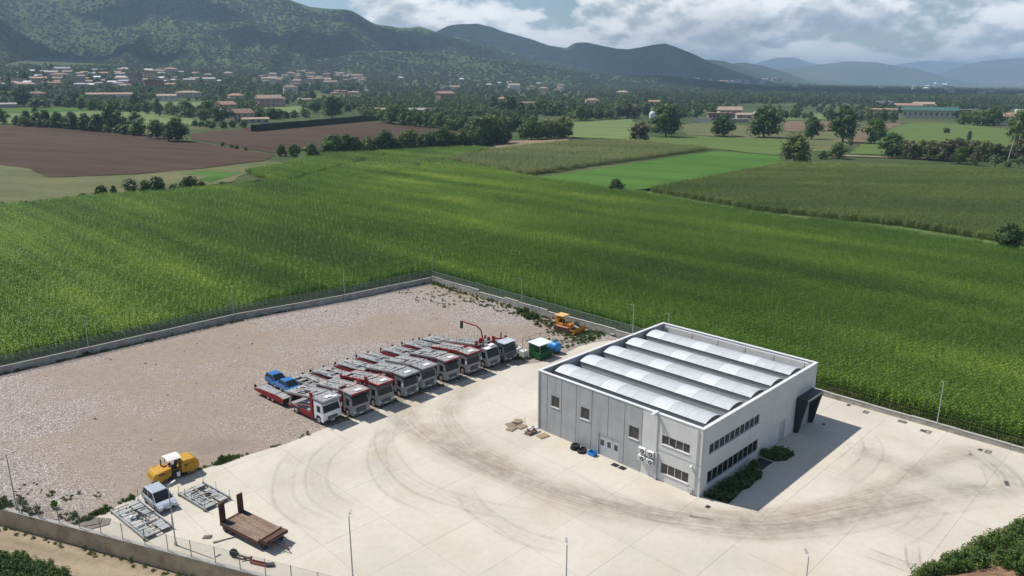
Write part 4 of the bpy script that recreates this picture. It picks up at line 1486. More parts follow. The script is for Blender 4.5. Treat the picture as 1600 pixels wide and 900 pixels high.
        MB().box(-1.15, 1.15, 2.0, 6.4, 1.25, 1.33).build('deck_plate', GALV, t)
        for s in (-1, 1):
            MB().obox((s * 1.0, 4.5, 1.5), (.12, 4.2, .16)).build('side_rail', GALV, t)
    if crane:
        cr = MB().tube((.6, 2.6, 1.0), (.6, 2.6, 3.2), .13, n=8).build('crane', RED, t)
        MB().path([(.6, 2.6, 3.1), (.6, 3.0, 4.5), (.45, 3.7, 5.0), (.0, 6.2, 5.25)], .10, 6).build('crane_arm', RED, cr)
        MB().obox((0, 6.25, 4.75), (.26, .35, 1.1)).build('crane_grab', DSTEEL, cr)
        MB().box(-1.1, .6, .25, .95, 2.72, 2.80).build('roof_visor', HATCH, t)
        MB().obox((-.2, 2.4, 3.0), (.5, .3, 1.4), 0, R(12)).build('red_upright', RED, t)
    if trailer:
        tr = empty('trailer'); tr.parent = t
        MB().obox((0, 7.5, .55), (.18, 1.7, .14)).obox((.3, 7.9, .55), (.1, 1.0, .1), R(25)).obox((-.3, 7.9, .55), (.1, 1.0, .1), R(-25)).build('drawbar', RED, tr)
        ya, yb = 7.95, 14.3
        for s in (-1, 1):
            MB().prism([(ya, .42), (ya, 1.02), (ya + 1.2, 1.18), (yb - 1.2, 1.05), (yb, .78), (yb, .62), (yb - 1.5, .48)], 'x', s * 1.2 - .05, s * 1.2 + .05).build('side_beam', RED, tr)
            MB().box(s * 1.0 - .12, s * 1.0 + .12, yb - .02, yb + .08, .85, 1.2).build('rear_lamp', DSTEEL, tr)
            MB().tube((s * 1.22, yb - .1, .8), (s * 1.22, yb - .1, 1.45), .03, n=4).build('guard_post', DSTEEL, tr)
        MB().box(-1.14, 1.14, ya + .05, yb - .2, .72, .80).build('trailer_floor', DSTEEL, tr)
        MB().box(-1.0, 1.0, ya - .1, ya + .02, .5, 1.05).build('front_beam', DSTEEL, tr)
        wedge = (i % 2 == 1)
        for k in range(8):
            y = ya + .45 + k * .72
            z = (1.36 - .05 * (k - 3) if k > 3 else 1.36 + .07 * (3 - k)) if i else 1.0 - .015 * k
            for s in (-1, 1):
                if i == 0 or rd.random() < .93:
                    MB().obox((s * .59, y, z + rd.uniform(-.02, .05)), (1.14, .70, .05), 0, (R(-4) if k > 3 else R(-6)) * (1 if i else .2) + rd.uniform(-.03, .03)).build('deck_plate', rd.choice((deck, plate, deck, GALV)), tr)
            MB().obox((0, y + .34, z - .06), (2.3, .08, .08)).build('cross_member', DSTEEL, tr)
        if i:
            for s in (-1, 1):
                MB().obox((s * 1.2, ya + 1.7, 1.50), (.09, 3.2, .13), 0, R(-5)).build('lift_rail', GALV, tr)
                MB().obox((s * 1.2, ya + 4.4, 1.31), (.09, 2.6, .12), 0, R(-5)).build('lift_rail', GALV, tr)
            MB().obox((rd.uniform(-.3, .3), ya + 2.6, 1.63), (.2, 3.4, .12), R(rd.uniform(-6, 6)), R(-5)).build('lift_beam', GALVP, tr)
            MB().obox((rd.uniform(-.2, .2), ya + 2.0, 1.68), (1.7, .3, .1), R(rd.uniform(-6, 6))).build('wheel_stop', GALV, tr)
            for q in range(5):
                yq = rd.uniform(ya + .6, yb - 1.2)
                MB().obox((rd.uniform(-.9, .9), yq, 1.56 - .04 * (yq - ya)), (rd.uniform(.14, .3), rd.uniform(.8, 1.8), .1), R(rd.uniform(-4, 4)), R(-4)).build('ramp_section', rd.choice((GALV, GALVP, GALVP)), tr)
            for k in range(6):
                y = ya + .2 + k * 1.05
                for s in (-1, 1):
                    if rd.random() < .75:
                        MB().tube((s * 1.22, y, 1.2), (s * 1.22, y, 1.2 + rd.uniform(.6, .95)), .018, n=4).build('guard_post', DSTEEL, tr)
        for s in (-1, 1):
            for y in (10.35, 11.3):
                wheel(tr, s * 1.08, y, .38, .26, s)
    return t

xs_ = [-15.70, -12.30, -8.55, -4.65, -1.55, 2.25, 5.88, 9.45, 12.55]
ys_ = [38.2, 37.5, 37.8, 37.9, 38.2, 38.1, 38.0, 37.9, 37.8]
TR_LAB = ['white-cabbed car transporter with two blue cars on its trailer', 'silver car transporter with rosy deck plates beside the white-cabbed one', 'third car transporter from the white-cabbed one, red rim over the cab',
          'fourth car transporter from the white-cabbed one, grey deck over the cab', 'middle car transporter of the nine, grey deck and dark grille', 'sixth car transporter from the white-cabbed one, red rim over the cab',
          'red-rimmed car transporter just left of the red crane truck', 'transporter truck with a folded red crane arm and white roof visor', 'dark truck with pale roof sheet and stacks at the end of the row']
for i in range(9):
    transporter(i, xs_[i], ys_[i], [CABW, CABG, CABG, CABG, CABG, CABG, CABG, CABG, CABD][i], i in (1, 2, 5, 6), TR_LAB[i], crane=(i == 7), short=(i == 8), trailer=(i < 8),
                plate=PINKP if i in (1, 2) else GALVP, lean=R([5, 1.5, 3.5, 4, 2, 1, .8, 3, 1][i]))


def car(name, loc, rz, paint, label, L=3.7, Wd=1.62, Hh=1.46, hood=.95, tail=.12, cat='car', rx=0.0, beltz=.88):
    c = tag(empty(name, loc, rz), label, cat)
    c.rotation_euler = (rx, 0, rz)
    h = Wd / 2
    low = [(.03, .30), (0, .52), (.06, .66), (hood * .35, .80), (hood, beltz), (L - tail, beltz + .04), (L, beltz - .1), (L + .01, .5), (L - .06, .28), (L - .42, .26), (L - .46, .42), (L - .62, .56), (L - .90, .56), (L - 1.06, .42), (L - 1.1, .24),
           (1.12, .24), (1.08, .42), (.92, .56), (.62, .56), (.48, .42), (.44, .26)]
    body = MB().prism(low, 'x', -h, h)
    b = body.build('body', paint, c, bevel=.035)
    # cabin: glass house tapering to the roof
    y0, y1 = hood - .05, L - tail - .02
    r0, r1 = hood + .78, L - tail - .34
    hi, ho_ = h - .20, h - .05
    gl = MB()
    gl.add([(-ho_, y0, beltz - .02), (ho_, y0, beltz - .02), (ho_, y1, beltz), (-ho_, y1, beltz), (-hi, r0, Hh - .04), (hi, r0, Hh - .04), (hi, r1, Hh - .04), (-hi, r1, Hh - .04)],
           [(3, 2, 1, 0), (4, 5, 6, 7), (0, 1, 5, 4), (1, 2, 6, 5), (2, 3, 7, 6), (3, 0, 4, 7)])
    gl.build('windows', SCREEN, c)
    MB().add([(-hi - .02, r0 - .02, Hh - .05), (hi + .02, r0 - .02, Hh - .05), (hi + .02, r1 + .03, Hh - .05), (-hi - .02, r1 + .03, Hh - .05),
              (-hi + .06, r0 + .12, Hh), (hi - .06, r0 + .12, Hh), (hi - .06, r1 - .06, Hh), (-hi + .06, r1 - .06, Hh)],
             [(3, 2, 1, 0), (4, 5, 6, 7), (0, 1, 5, 4), (1, 2, 6, 5), (2, 3, 7, 6), (3, 0, 4, 7)]).build('roof', paint, c)
    for s in (-1, 1):
        ym = (y0 + y1) / 2 + .15
        for (pa, pb, pr) in ((y0, r0, .035), (y1, r1, .06), (ym, (r0 + r1) / 2 + .1, .035)):
            MB().tube((s * (ho_ + .005), pa, beltz), (s * (hi + .01), pb, Hh - .04), pr, n=5).build('pillar', paint, c)
        MB().obox((s * (h + .06), y0 + .42, beltz + .05), (.16, .10, .13)).build('mirror', paint, c)
        MB().obox((s * (h - .22), .10, .66), (.34, .16, .13), 0, R(20)).build('headlight', HEADL, c)
        MB().box(s * (h - .12) - .09, s * (h - .12) + .09, L - .01, L + .025, .62, .86).build('tail_light', RED, c)
        for yy in (.77, L - .76):
            wheel(c, s * (h - .10), yy, .29, .19, s)
    MB().box(-h * .6, h * .6, -.015, .03, .34, .5).build('grille', DSTEEL, c)
    MB().box(-.24, .24, -.03, -.016, .40, .50).build('number_plate', HATCH, c)
    return c
BLUE = M('bright_blue_paint', (.014, .145, .42), .28, .15, var=.06, scale=2, spec=.6)
SILVER = M('silver_car_paint', (.52, .55, .59), .3, .45, var=.04, scale=2, spec=.6)
car('parked_car', W(-15.75, 38.2 + 11.05, 1.02), YAW, BLUE, 'small bright blue car at the rear of the nearest trailer, half hidden', L=3.35, Hh=1.48, hood=.75, rx=R(-.4))
car('parked_car', W(-15.70, 38.2 + 7.85, 1.06), YAW, BLUE, 'bright blue car at the front of the nearest trailer', L=3.3, Hh=1.46, hood=.85, rx=R(-.4))
car('parked_car', W(-36.2, 32.6, .0), YAW + R(3), SILVER, 'silver people carrier parked between the grey deck frames', L=3.8, Wd=1.70, Hh=1.55, hood=.82, tail=.10, beltz=.86)

# ---- yellow road roller
YEL = M('machine_yellow', (.50, .27, .022), .5, .1, var=.15, scale=2, dirt=(.30, .17, .03), dirt_amt=.5, dirt_scale=2)
CREAM = M('canopy_cream', (.74, .70, .64), .6, 0, var=.06)
STEELW = M('worn_drum_steel', (.22, .16, .09), .5, .5, var=.3, scale=3)
rl_ = tag(empty('road_roller', W(-35.6, 38.75), YAW - math.pi / 2), 'yellow road roller with a cream canopy beside the silver car', 'roller')
# local: y runs along the machine, 0 at the low end
MB().prism([(.0, .55), (.12, 1.05), (.35, 1.28), (1.45, 1.36), (1.75, 1.36), (1.75, .62), (1.35, .42), (.3, .40)], 'x', -.82, .82).build('front_hood', YEL, rl_, bevel=.03)
MB().prism([(2.75, .50), (2.75, 1.35), (3.0, 1.72), (4.05, 1.72), (4.42, 1.35), (4.5, .75), (4.3, .45)], 'x', -.86, .86).build('engine_cover', YEL, rl_, bevel=.04)
MB().box(-.62, .62, 1.7, 2.8, .48, .95).build('centre_frame', YEL, rl_)
for yy, nm in ((.82, 'drum'), (3.72, 'drum')):
    d = MB().lathe([(.60, -.78), (.62, -.76), (.62, .76), (.60, .78)], 22, (0, yy, .62), 'x').build(nm, STEELW, rl_)
    for s in (-1, 1):
        MB().lathe([(.34, 0), (.30, .05)] if s > 0 else [(.30, -.05), (.34, 0)], 12, (s * .79, yy, .62), 'x').build('hub', YEL, d)
        MB().prism([(yy + .72 * math.cos(a), .62 + .72 * math.sin(a)) for a in [R(20 + 14 * k) for k in range(11)]] + [(yy + .64 * math.cos(a), .62 + .64 * math.sin(a)) for a in [R(160 - 14 * k) for k in range(11)]], 'x', s * .9 - .03, s * .9 + .03).build('fender', YEL, rl_)
MB().box(-.3, .3, 2.05, 2.5, .95, 1.2).obox((0, 2.52, 1.45), (.55, .1, .55), 0, R(-10)).build('seat', DSTEEL, rl_)
MB().tube((0, 1.75, 1.0), (0, 1.9, 1.45), .04, n=6).lathe([(.2, 0), (.2, .03)], 12, (0, 1.92, 1.45), 'z').build('steering_wheel', DSTEEL, rl_)
for s in (-1, 1):
    for yy in (1.72, 2.72):
        MB().tube((s * .62, yy, .95), (s * .58, yy, 2.2), .03, n=5).build('canopy_post', DSTEEL, rl_)
cv = []
for k in range(7):
    x = -1 + k / 3
    cv.append((x * .80, 2.32 - .16 * x * x))
MB().prism(cv + [(a, b - .06) for a, b in reversed(cv)], 'y', 1.50, 2.85).build('canopy', CREAM, rl_)
MB().tube((-.35, 1.25, 1.32), (-.35, 1.25, 2.05), .06, n=8).build('exhaust_pipe', DSTEEL, rl_)
MB().obox((-.2, 1.45, 1.42), (.5, .4, .14)).build('air_box', M('rust_orange', (.42, .16, .04), .7), rl_)
MB().box(.88, .98, 2.2, 2.5, .35, .8).build('step', HATCH, rl_)
for s in (-1, 1):
    MB().box(s * .875 - .012, s * .875 + .012, 2.95, 3.55, 1.18, 1.32).build('louvre', DSTEEL, rl_)
    MB().box(s * .835 - .012, s * .835 + .012, .55, 1.2, .98, 1.1).build('louvre', DSTEEL, rl_)
    MB().prism([(1.75, .45), (2.72, .45), (2.55, .98), (1.9, .98)], 'x', s * .64 - .01, s * .64 + .01).build('side_recess', DSTEEL, rl_)
rl_.rotation_euler[2] = YAW - math.pi / 2

# ---- orange bulldozer by the stepped wall
ORG = M('machine_orange', (.58, .25, .03), .55, .1, var=.15, scale=2, dirt=(.40, .17, .03), dirt_amt=.5, dirt_scale=2)
TRK = M('rusty_track', (.11, .06, .045), .85, .3, var=.3, scale=4)
dz_ = tag(empty('bulldozer', W(28.6, 38.9), YAW + R(3)), 'orange bulldozer with a roofed cab beside the stepped wall', 'bulldozer')
for s in (-1, 1):
    prof = [(1.15, .0), (.85, .25), (.85, .55), (1.15, .75), (3.85, .75), (4.15, .5), (4.15, .25), (3.85, 0)]
    tk = MB().prism(prof, 'x', s * .95 - .22, s * .95 + .22).build('track', TRK, dz_)
    for k in range(12):
        MB().box(s * .95 - .24, s * .95 + .24, 1.2 + k * .22, 1.27 + k * .22, .752, .80).build('track_shoe', TRK, tk)
    MB().box(s * .95 - .2, s * .95 + .2, 1.4, 3.7, .803, .86).build('track_guard', M('faded_pink_guard', (.46, .24, .18), .7), dz_)
    MB().obox((s * .98, .75, .55), (.12, 1.9, .14)).build('push_arm', ORG, dz_)
MB().box(-.55, .55, 1.25, 2.6, .5, 1.35).build('engine_cover', ORG, dz_, bevel=.05)
MB().box(-.7, .7, 2.6, 4.1, .5, 1.25).build('body', ORG, dz_, bevel=.03)
MB().box(-.72, .72, 3.55, 4.15, 1.25, 2.1).build('rear_panel', ORG, dz_)
MB().box(-.3, .3, 3.0, 3.5, 1.26, 1.6).build('seat', DSTEEL, dz_)
for s in (-1, 1):
    MB().tube((s * .68, 2.7, 1.25), (s * .68, 2.7, 2.35), .05, n=5).tube((s * .68, 4.05, 2.1), (s * .68, 4.05, 2.35), .05, n=5).build('cab_post', ORG, dz_)
MB().box(-.85, .85, 2.5, 4.25, 2.35, 2.45).build('cab_roof', M('pale_orange_roof', (.68, .40, .16), .6), dz_, bevel=.03)
MB().tube((.2, 1.7, 1.35), (.2, 1.7, 1.95), .05, n=6).build('exhaust_pipe', DSTEEL, dz_)
MB().prism([(-.05, .12), (.22, .02), (.10, .45), (.16, .85), (.02, .98), (-.12, .75), (-.14, .4)], 'x', -1.45, 1.45).build('blade', ORG, dz_)
MB().obox((0, .55, 1.0), (.5, .9, .1), 0, R(12)).build('hydraulic_ram', GALV, dz_)

# ---- green container with white lid, blue tank, white tanks, dark net frame
GREEN = M('green_bin_paint', (.018, .085, .032), .6, .1, var=.2, scale=3)
LID = M('pale_lid', (.70, .76, .77), .5, 0, var=.08, scale=4)
BLUET = M('blue_plastic', (.02, .21, .52), .4, 0, var=.1)
WHT = M('white_plastic', (.66, .66, .61), .5, 0, var=.1)
gb = tag(empty('waste_compactor', W(15.6, 35.0), YAW), 'dark green compactor with a pale flat lid beside the blue tank', 'compactor')
MB().box(0, 2.6, 0, 1.15, .12, 1.0).build('hopper', GREEN, gb)
for k in range(4):
    MB().box(.2 + k * .66, .3 + k * .66, -.05, -.002, .15, .98).build('rib', GREEN, gb)
MB().box(.1, 2.5, 1.16, 2.3, .12, 2.05).build('body', GREEN, gb)
MB().obox((1.3, 1.25, 2.22), (2.75, 2.3, .07), 0, R(3)).build('lid', LID, gb)
for k in range(5):
    MB().obox((.2 + k * .55, 1.25, 2.275), (.07, 2.25, .03), 0, R(3)).build('lid_rib', LID, gb)
for x in (.06, 2.54):
    MB().tube((x, .1, 1.0), (x, .1, 2.12), .035, n=5).build('strut', GALV, gb)
bt = tag(empty('storage_tank', W(19.6, 35.9), YAW), 'bright blue plastic tank lying on a frame beside the compactor', 'tank')
MB().lathe([(.2, -.95), (.62, -.85), (.72, -.6), (.74, -.3), (.72, 0), (.74, .3), (.72, .6), (.62, .85), (.2, .95)], 20, (0, 0, .95), 'y').build('shell', BLUET, bt, smooth=True)
MB().lathe([(.2, 0), (.2, .12)], 12, (0, 0, 1.68), 'z').build('filler_cap', BLUET, bt)
for s in (-.5, .5):
    MB().prism([(-.75, 0), (.75, 0), (.62, .5), (-.62, .5)], 'y', s - .06, s + .06).build('cradle', DSTEEL, bt)
for k, (X, Y, lab) in enumerate(((15.0, 37.6, 'white plastic tank in a cage in front of the pair beside the compactor'), (15.2, 39.0, 'white plastic tank in a cage behind the pair beside the compactor'))):
    wt_ = tag(empty('caged_tank', W(X, Y), YAW), lab, 'tank', 'white tanks beside the compactor')
    MB().box(-.5, .5, -.5, .5, .16, 1.12).build('bottle', WHT, wt_, bevel=.1)
    MB().lathe([(.12, 0), (.12, .06)], 10, (0, 0, 1.12), 'z').build('cap', DSTEEL, wt_)
    mb = MB()
    for a in (-.53, 0, .53):
        for s in (-.53, .53):
            mb.tube((a, s, .14), (a, s, 1.15), .015, n=4).tube((s, a, .14), (s, a, 1.15), .015, n=4)
    for z in (.4, .75, 1.12):
        mb.tube((-.53, -.53, z), (.53, -.53, z), .015, n=4).tube((.53, -.53, z), (.53, .53, z), .015, n=4).tube((.53, .53, z), (-.53, .53, z), .015, n=4).tube((-.53, .53, z), (-.53, -.53, z), .015, n=4)
    mb.build('cage', GALV, wt_)
    MB().box(-.55, .55, -.55, .55, .0, .12).build('pallet_base', M('pallet_wood', (.30, .22, .14), .9, var=.25), wt_)
nf = tag(empty('tarpaulin_shelter', W(18.6, 38.6), YAW), 'dark grey tarpaulin slung over a thin pole frame behind the compactor', 'shelter')
for x in (-1.9, 1.9):
    for y in (-.9, .9):
        MB().tube((x, y, 0), (x, y, 1.95), .03, n=5).build('pole', M('rust_pole', (.10, .05, .04), .8), nf)
MB().path([(-1.9, -.9, 1.95), (1.9, -.9, 1.95), (1.9, .9, 1.95), (-1.9, .9, 1.95), (-1.9, -.9, 1.95)], .025).build('top_frame', M('rust_pole', (.10, .05, .04), .8), nf)
TARP = M('tarpaulin', (.06, .065, .075), .7, 0, var=.2, scale=2)
vs_, fs_ = [], []
for i in range(9):
    for j in range(5):
        x, y = -.7 + i * .32, -.8 + j * .4
        vs_.append((x, y, .3 + 1.15 * math.exp(-((x - .5) ** 2) / 1.2) + .10 * math.sin(i * 2.3 + j * 1.7)))
for i in range(8):
    for j in range(4):
        q = i * 5 + j
        fs_.append((q, q + 5, q + 6, q + 1))
tp = MB().add(vs_, fs_).build('tarpaulin', TARP, nf)
tm = tp.modifiers.new('thick', 'SOLIDIFY'); tm.thickness = .03

# ---- rusty low-loader trailer with raised ramps
RUST = M('rusty_steel', (.10, .055, .037), .9, .2, var=.3, scale=3, dirt=(.17, .085, .05), dirt_amt=.6, dirt_scale=1.5)
BOARD = [M('deck_board_a', (.23, .155, .115), .9, var=.25, scale=5, dirt=(.15, .095, .075), dirt_amt=.7, dirt_scale=1.2),
         M('deck_board_b', (.27, .19, .14), .9, var=.25, scale=5, dirt=(.19, .12, .085), dirt_amt=.7, dirt_scale=1.2),
         M('deck_board_c', (.20, .125, .09), .9, var=.25, scale=5, dirt=(.27, .20, .13), dirt_amt=.6, dirt_scale=1.2)]
ll = tag(empty('low_loader_trailer', W(-31.8, 20.6), YAW + R(11)), 'rusty flatbed trailer with plank deck and two upright ramps', 'trailer')
MB().box(-1.22, 1.22, 1.1, 6.2, .62, .80).build('frame', RUST, ll)
rdl = random.Random(4)
for k in range(14):
    x = -1.2 + k * 2.4 / 14
    cut = rdl.uniform(2.2, 4.8)
    for (a, b) in ((1.15, cut - .01), (cut + .01, 5.75 if 3 <= k <= 10 else 4.9)):
        MB().box(x + .006, x + 2.4 / 14 - .006, a, b, .803, .84 + rdl.uniform(0, .012)).build('plank', rdl.choice(BOARD), ll)
for s in (-1, 1):
    MB().box(s * .87 - .3, s * .87 + .3, 4.95, 6.15, .803, .815).build('ramp_plate', DSTEEL, ll)
    rp = MB().box(s * .92 - .27, s * .92 + .27, 6.12, 6.24, .75, 2.55).build('ramp', RUST, ll)
    for k in range(7):
        MB().box(s * .92 - .25, s * .92 + .25, 6.06, 6.118, .95 + k * .23, 1.0 + k * .23).build('cleat', RUST, rp)
    for yy in (4.9, 5.7):
        wheel(ll, s * 1.02, yy, .32, .26, s, RUST)
    wheel(ll, s * .85, .85, .32, .24, s, RUST)
    MB().box(s * 1.2 - .04, s * 1.2 + .04, 1.1, 6.2, .52, .62).build('side_beam', RUST, ll)
MB().prism([(1.15, .80), (.75, 1.0), (.1, 1.08), (.1, .78), (1.15, .66)], 'x', -1.1, 1.1).build('gooseneck', RUST, ll)
MB().obox((0, .95, 1.02), (2.2, .35, .10), R(2), R(-18)).build('scrap_plate', BOARD[2], ll)
MB().path([(-.9, .1, .95), (-.4, -.1, 1.0), (.3, -.15, .98), (1.0, .15, .98)], .05).build('front_bar', DSTEEL, ll)
MB().path([(-.35, .3, .62), (0, -1.35, .28), (.35, .3, .62)], .045).build('drawbar', RUST, ll)

# ---- loose transporter decks on the ground
def deck_frame(name, X, Y, rz, Wd, L, label, seed, tilt=False):
    rd = random.Random(seed)
    d = tag(empty(name, W(X, Y), YAW + rz), label, 'deck frame')
    for s in (-1, 1):
        MB().box(s * Wd / 2 - .06, s * Wd / 2 + .06, 0, L, .14, .34).build('side_rail', GALV, d)
        MB().box(s * Wd / 2 - .1, s * Wd / 2 + .1, .1, .3, 0, .138).box(s * Wd / 2 - .1, s * Wd / 2 + .1, L - .3, L - .1, 0, .138).build('foot', DSTEEL, d)
    n = int(L / .62)
    for k in range(n + 1):
        y = .08 + k * (L - .16) / n
        MB().box(-Wd / 2 + .07, Wd / 2 - .07, y - .04, y + .04, .16, .24).build('cross_member', GALV if k % 3 else DSTEEL, d)
    for k in range(n):
        y = .12 + (k + .5) * (L - .24) / n
        for s in (-1, 1):
            if rd.random() < .82:
                w = Wd * rd.uniform(.26, .36)
                MB().obox((s * (Wd / 4 + .05), y, .265 + rd.uniform(0, .03)), (w, (L - .24) / n * rd.uniform(.8, .97), .03), rd.uniform(-.03, .03)).build('track_plate', rd.choice((GALV, GALVP, GALV)), d)
    for k in range(4):
        MB().obox((rd.uniform(-.4, .4), L * (.25 + .17 * k), .36 + .03 * k), (.10, rd.uniform(1.4, 2.6), .08), rd.uniform(-.25, .25)).build('loose_beam', rd.choice((GALVP, GALV, DSTEEL)), d)
    for k in range(3):
        MB().obox((rd.uniform(-.3, .3), L * (.3 + .2 * k), .42 + .03 * k), (Wd * .7, .09, .08), rd.uniform(-.3, .3)).build('loose_beam', rd.choice((GALVP, DSTEEL)), d)
    for k in range(5):
        y = .15 + k * (L - .3) / 4
        for s in (-1, 1):
            if rd.random() < .62:
                MB().tube((s * Wd / 2, y, .3), (s * Wd / 2 + .02, y, .3 + rd.uniform(.7, 1.05)), .022, n=4).build('guard_post', DSTEEL, d)
    return d
deck_frame('deck_frame', -38.2, 29.5, R(5), 2.4, 6.8, 'long grey steel deck frame on the ground by the roadside fence', 5)
deck_frame('deck_frame', -32.6, 30.4, R(8), 2.5, 4.7, 'shorter grey steel deck frame with upright pins behind the rusty trailer', 8)
MB_ = MB().lathe([(.05, 0), (.18, .1), (.2, .2), (.12, .32)], 10)
tag(MB_.build('white_bucket', HATCH), 'white bucket lying on the long grey deck frame', 'bucket').location = W(-39.2, 33.2, .34)

# ---- lamp posts
LAMPM = M('lamp_post_steel', (.46, .475, .46), .6, .3, var=.1)
def lamp(x, y, h, label, z0=0.0, head=0.0):
    l = tag(empty('lamp_post', (x, y, z0), head), label, 'lamp post', 'lamp posts round the yard')
    MB().tube((0, 0, 0), (0, 0, h), .06, .04, n=8).build('pole', LAMPM, l)
    MB().tube((0, 0, h), (.35, 0, h + .08), .03, n=5).build('arm', LAMPM, l)
    MB().obox((.5, 0, h + .1), (.42, .18, .07), 0, 0, R(-12)).build('lamp_head', GALVP, l)
    MB().box(-.09, .09, -.09, .09, 0, .35).build('base_box', LAMPM, l)
    return l
for (u, v, hd, lab) in ((9, 708, R(30), 'lamp post at the left edge of the picture on the roadside wall'), (262, 757, R(60), 'lamp post in front of the silver people carrier'), (545, 805, R(90), 'lamp post between the rusty trailer and the front yard edge'),
                        (886, 850, R(90), 'lamp post at the bottom of the picture in front of the warehouse'), (1264, 868, R(90), 'shortest showing lamp post at the bottom right, only its head in view')):
    p = at_h(u, v, 5.7)
    lamp(p.x, p.y, 5.6, lab, 0.0, hd)
for (u, v, hd, lab) in ((140, 553, R(-50), 'leftmost lamp post on the left boundary wall'), (366, 500, R(-50), 'second lamp post along the left boundary wall'), (539, 470, R(-50), 'third lamp post along the left boundary wall'),
                        (676, 439, R(-90), 'lamp post at the far corner of the gravel yard'), (815, 485, R(-135), 'lamp post on the stepped wall left of the bulldozer'), (988, 532, R(-135), 'lamp post on the stepped wall behind the warehouse'),
                        (1042, 548, R(-135), 'lamp post peeping over the warehouse roof'), (1463, 669, R(-135), 'lamp post on the low wall right of the warehouse')):
    p = at_h(u, v, 0.0)
    lamp(p.x, p.y, 5.7, lab, 0.0, hd)

# ---- clutter along the front of the warehouse
WOOD = [M('weathered_pallet', (.34, .265, .19), .9, var=.25, scale=6), M('dark_pallet', (.20, .15, .12), .9, var=.3, scale=6), M('fresh_pallet', (.42, .30, .21), .9, var=.2, scale=6)]
def pallet(X, Y, z, rz, mat, label, tilt=0.0):
    p = tag(empty('pallet', W(X, Y, z), YAW + rz), label, 'pallet', 'pallets by the left corner of the warehouse')
    p.rotation_euler = (0, tilt, YAW + rz)
    for k in range(7):
        MB().box(-.6, .6, -.40 + k * .125, -.31 + k * .125, .115, .137).build('board', mat, p)
    for x in (-.55, 0, .55):
        MB().box(x - .05, x + .05, -.4, .45, .02, .113).build('bearer', mat, p)
        MB().box(x - .05, x + .05, -.4, .45, 0, .018).build('bottom_board', mat, p)
pallet(-2.3, 22.6, 0, R(10), WOOD[0], 'pale weathered pallet farthest left of the warehouse corner')
pallet(-1.6, 23.4, 0, R(-15), WOOD[0], 'pale weathered pallet behind the farthest left one')
pallet(-1.2, 22.2, 0, R(5), WOOD[0], 'pale weathered pallet close to the warehouse corner')
pallet(-.7, 23.3, .14, R(25), WOOD[0], 'tilted pale pallet just past the warehouse corner', .1)
pallet(-1.6, 20.4, 0, R(8), WOOD[1], 'dark pallet with scrap piled on it below the grey wall')
pallet(-1.5, 20.35, .14, R(-6), WOOD[1], 'dark pallet on top of another below the grey wall')
pallet(-1.15, 18.9, 0, R(-8), WOOD[2], 'reddish single pallet nearest the small window')
scr = tag(empty('scrap_heap', W(-1.2, 20.6, .28), YAW), 'heap of scrap metal and sacks on the dark pallets', 'scrap heap')
rs_ = random.Random(9)
for k in range(14):
    MB().obox((rs_.uniform(-.6, .5), rs_.uniform(-.45, .5), .06 + rs_.uniform(0, .12)), (rs_.uniform(.1, .5), rs_.uniform(.08, .3), rs_.uniform(.06, .16)), rs_.uniform(0, 3), rs_.uniform(-.3, .3)).build('piece', rs_.choice((GALVP, RUST, REDF, DSTEEL, HATCH)), scr)
MB().tube((-.05, .9, 0), (.55, 1.6, .9), .03, n=5).build('piece', GALV, scr)

def tyre(X, Y, z, label, r=.5, rz=0, stand=False):
    t = tag(empty('tyre', W(X, Y, z), YAW + rz), label, 'tyre', 'old tyres against the grey wall')
    n = 20
    MB().lathe([(r * .55, .0), (r * .9, 0), (r, .06), (r, .2), (r * .9, .26), (r * .55, .26), (r * .5, .13)], n).build('tread', TYRE_M, t)
tyre(-.85, 14.55, 0, 'bottom tyre of the stack against the grey wall', .52)
tyre(-.80, 14.5, .265, 'top tyre of the stack against the grey wall, slightly offset', .5)
tyre(-.95, 13.55, 0, 'single tyre lying right of the tyre stack', .47)
tyre(-.45, 13.75, .0, 'small tyre between the stack and the grey wall', .36)
crt = tag(empty('crate', W(-.62, 12.35), YAW), 'blue plastic crate beside the folding door', 'crate')
MB().box(-.3, .3, -.42, .42, 0, .05).build('base', BLUET, crt)
for a in ((-.3, -.26, -.42, .42), (.26, .3, -.42, .42), (-.259, .259, -.42, -.38), (-.259, .259, .38, .42)):
    MB().box(*a, .052, .42).build('side', BLUET, crt)
brm = tag(empty('broom', W(-.2, 12.95), YAW), 'broom leaning on the grey wall behind the blue crate', 'broom')
MB().tube((-.2, 0, .08), (.12, .1, 1.35), .018, n=5).build('handle', WOOD[2], brm)
MB().box(-.28, -.12, -.2, .2, 0, .1).build('bristles', DSTEEL, brm)
for k, (X, Y, lab) in enumerate(((-.65, 9.35, 'dark floor mat nearer the folding door'), (-.62, 8.45, 'dark floor mat farther from the folding door'))):
    m_ = tag(empty('floor_mat', W(X, Y, .012), YAW), lab, 'mat', 'mats by the folding door')
    MB().box(-.3, .3, -.36, .36, 0, .03).build('rubber', TYRE_M, m_)
    for q in range(5):
        MB().box(-.27, .27, -.3 + q * .14, -.24 + q * .14, .031, .04).build('rib', TYRE_M, m_)
gt = tag(empty('wall_vent', W(-.05, .9, .25), YAW), 'small grey meter box low on the white wall by the corner', 'meter box')
MB().box(-.14, 0, -.25, .25, 0, .4).build('case', SHUT, gt)
MB().box(-.15, -.141, -.2, .2, .05, .35).build('door', ALU, gt)

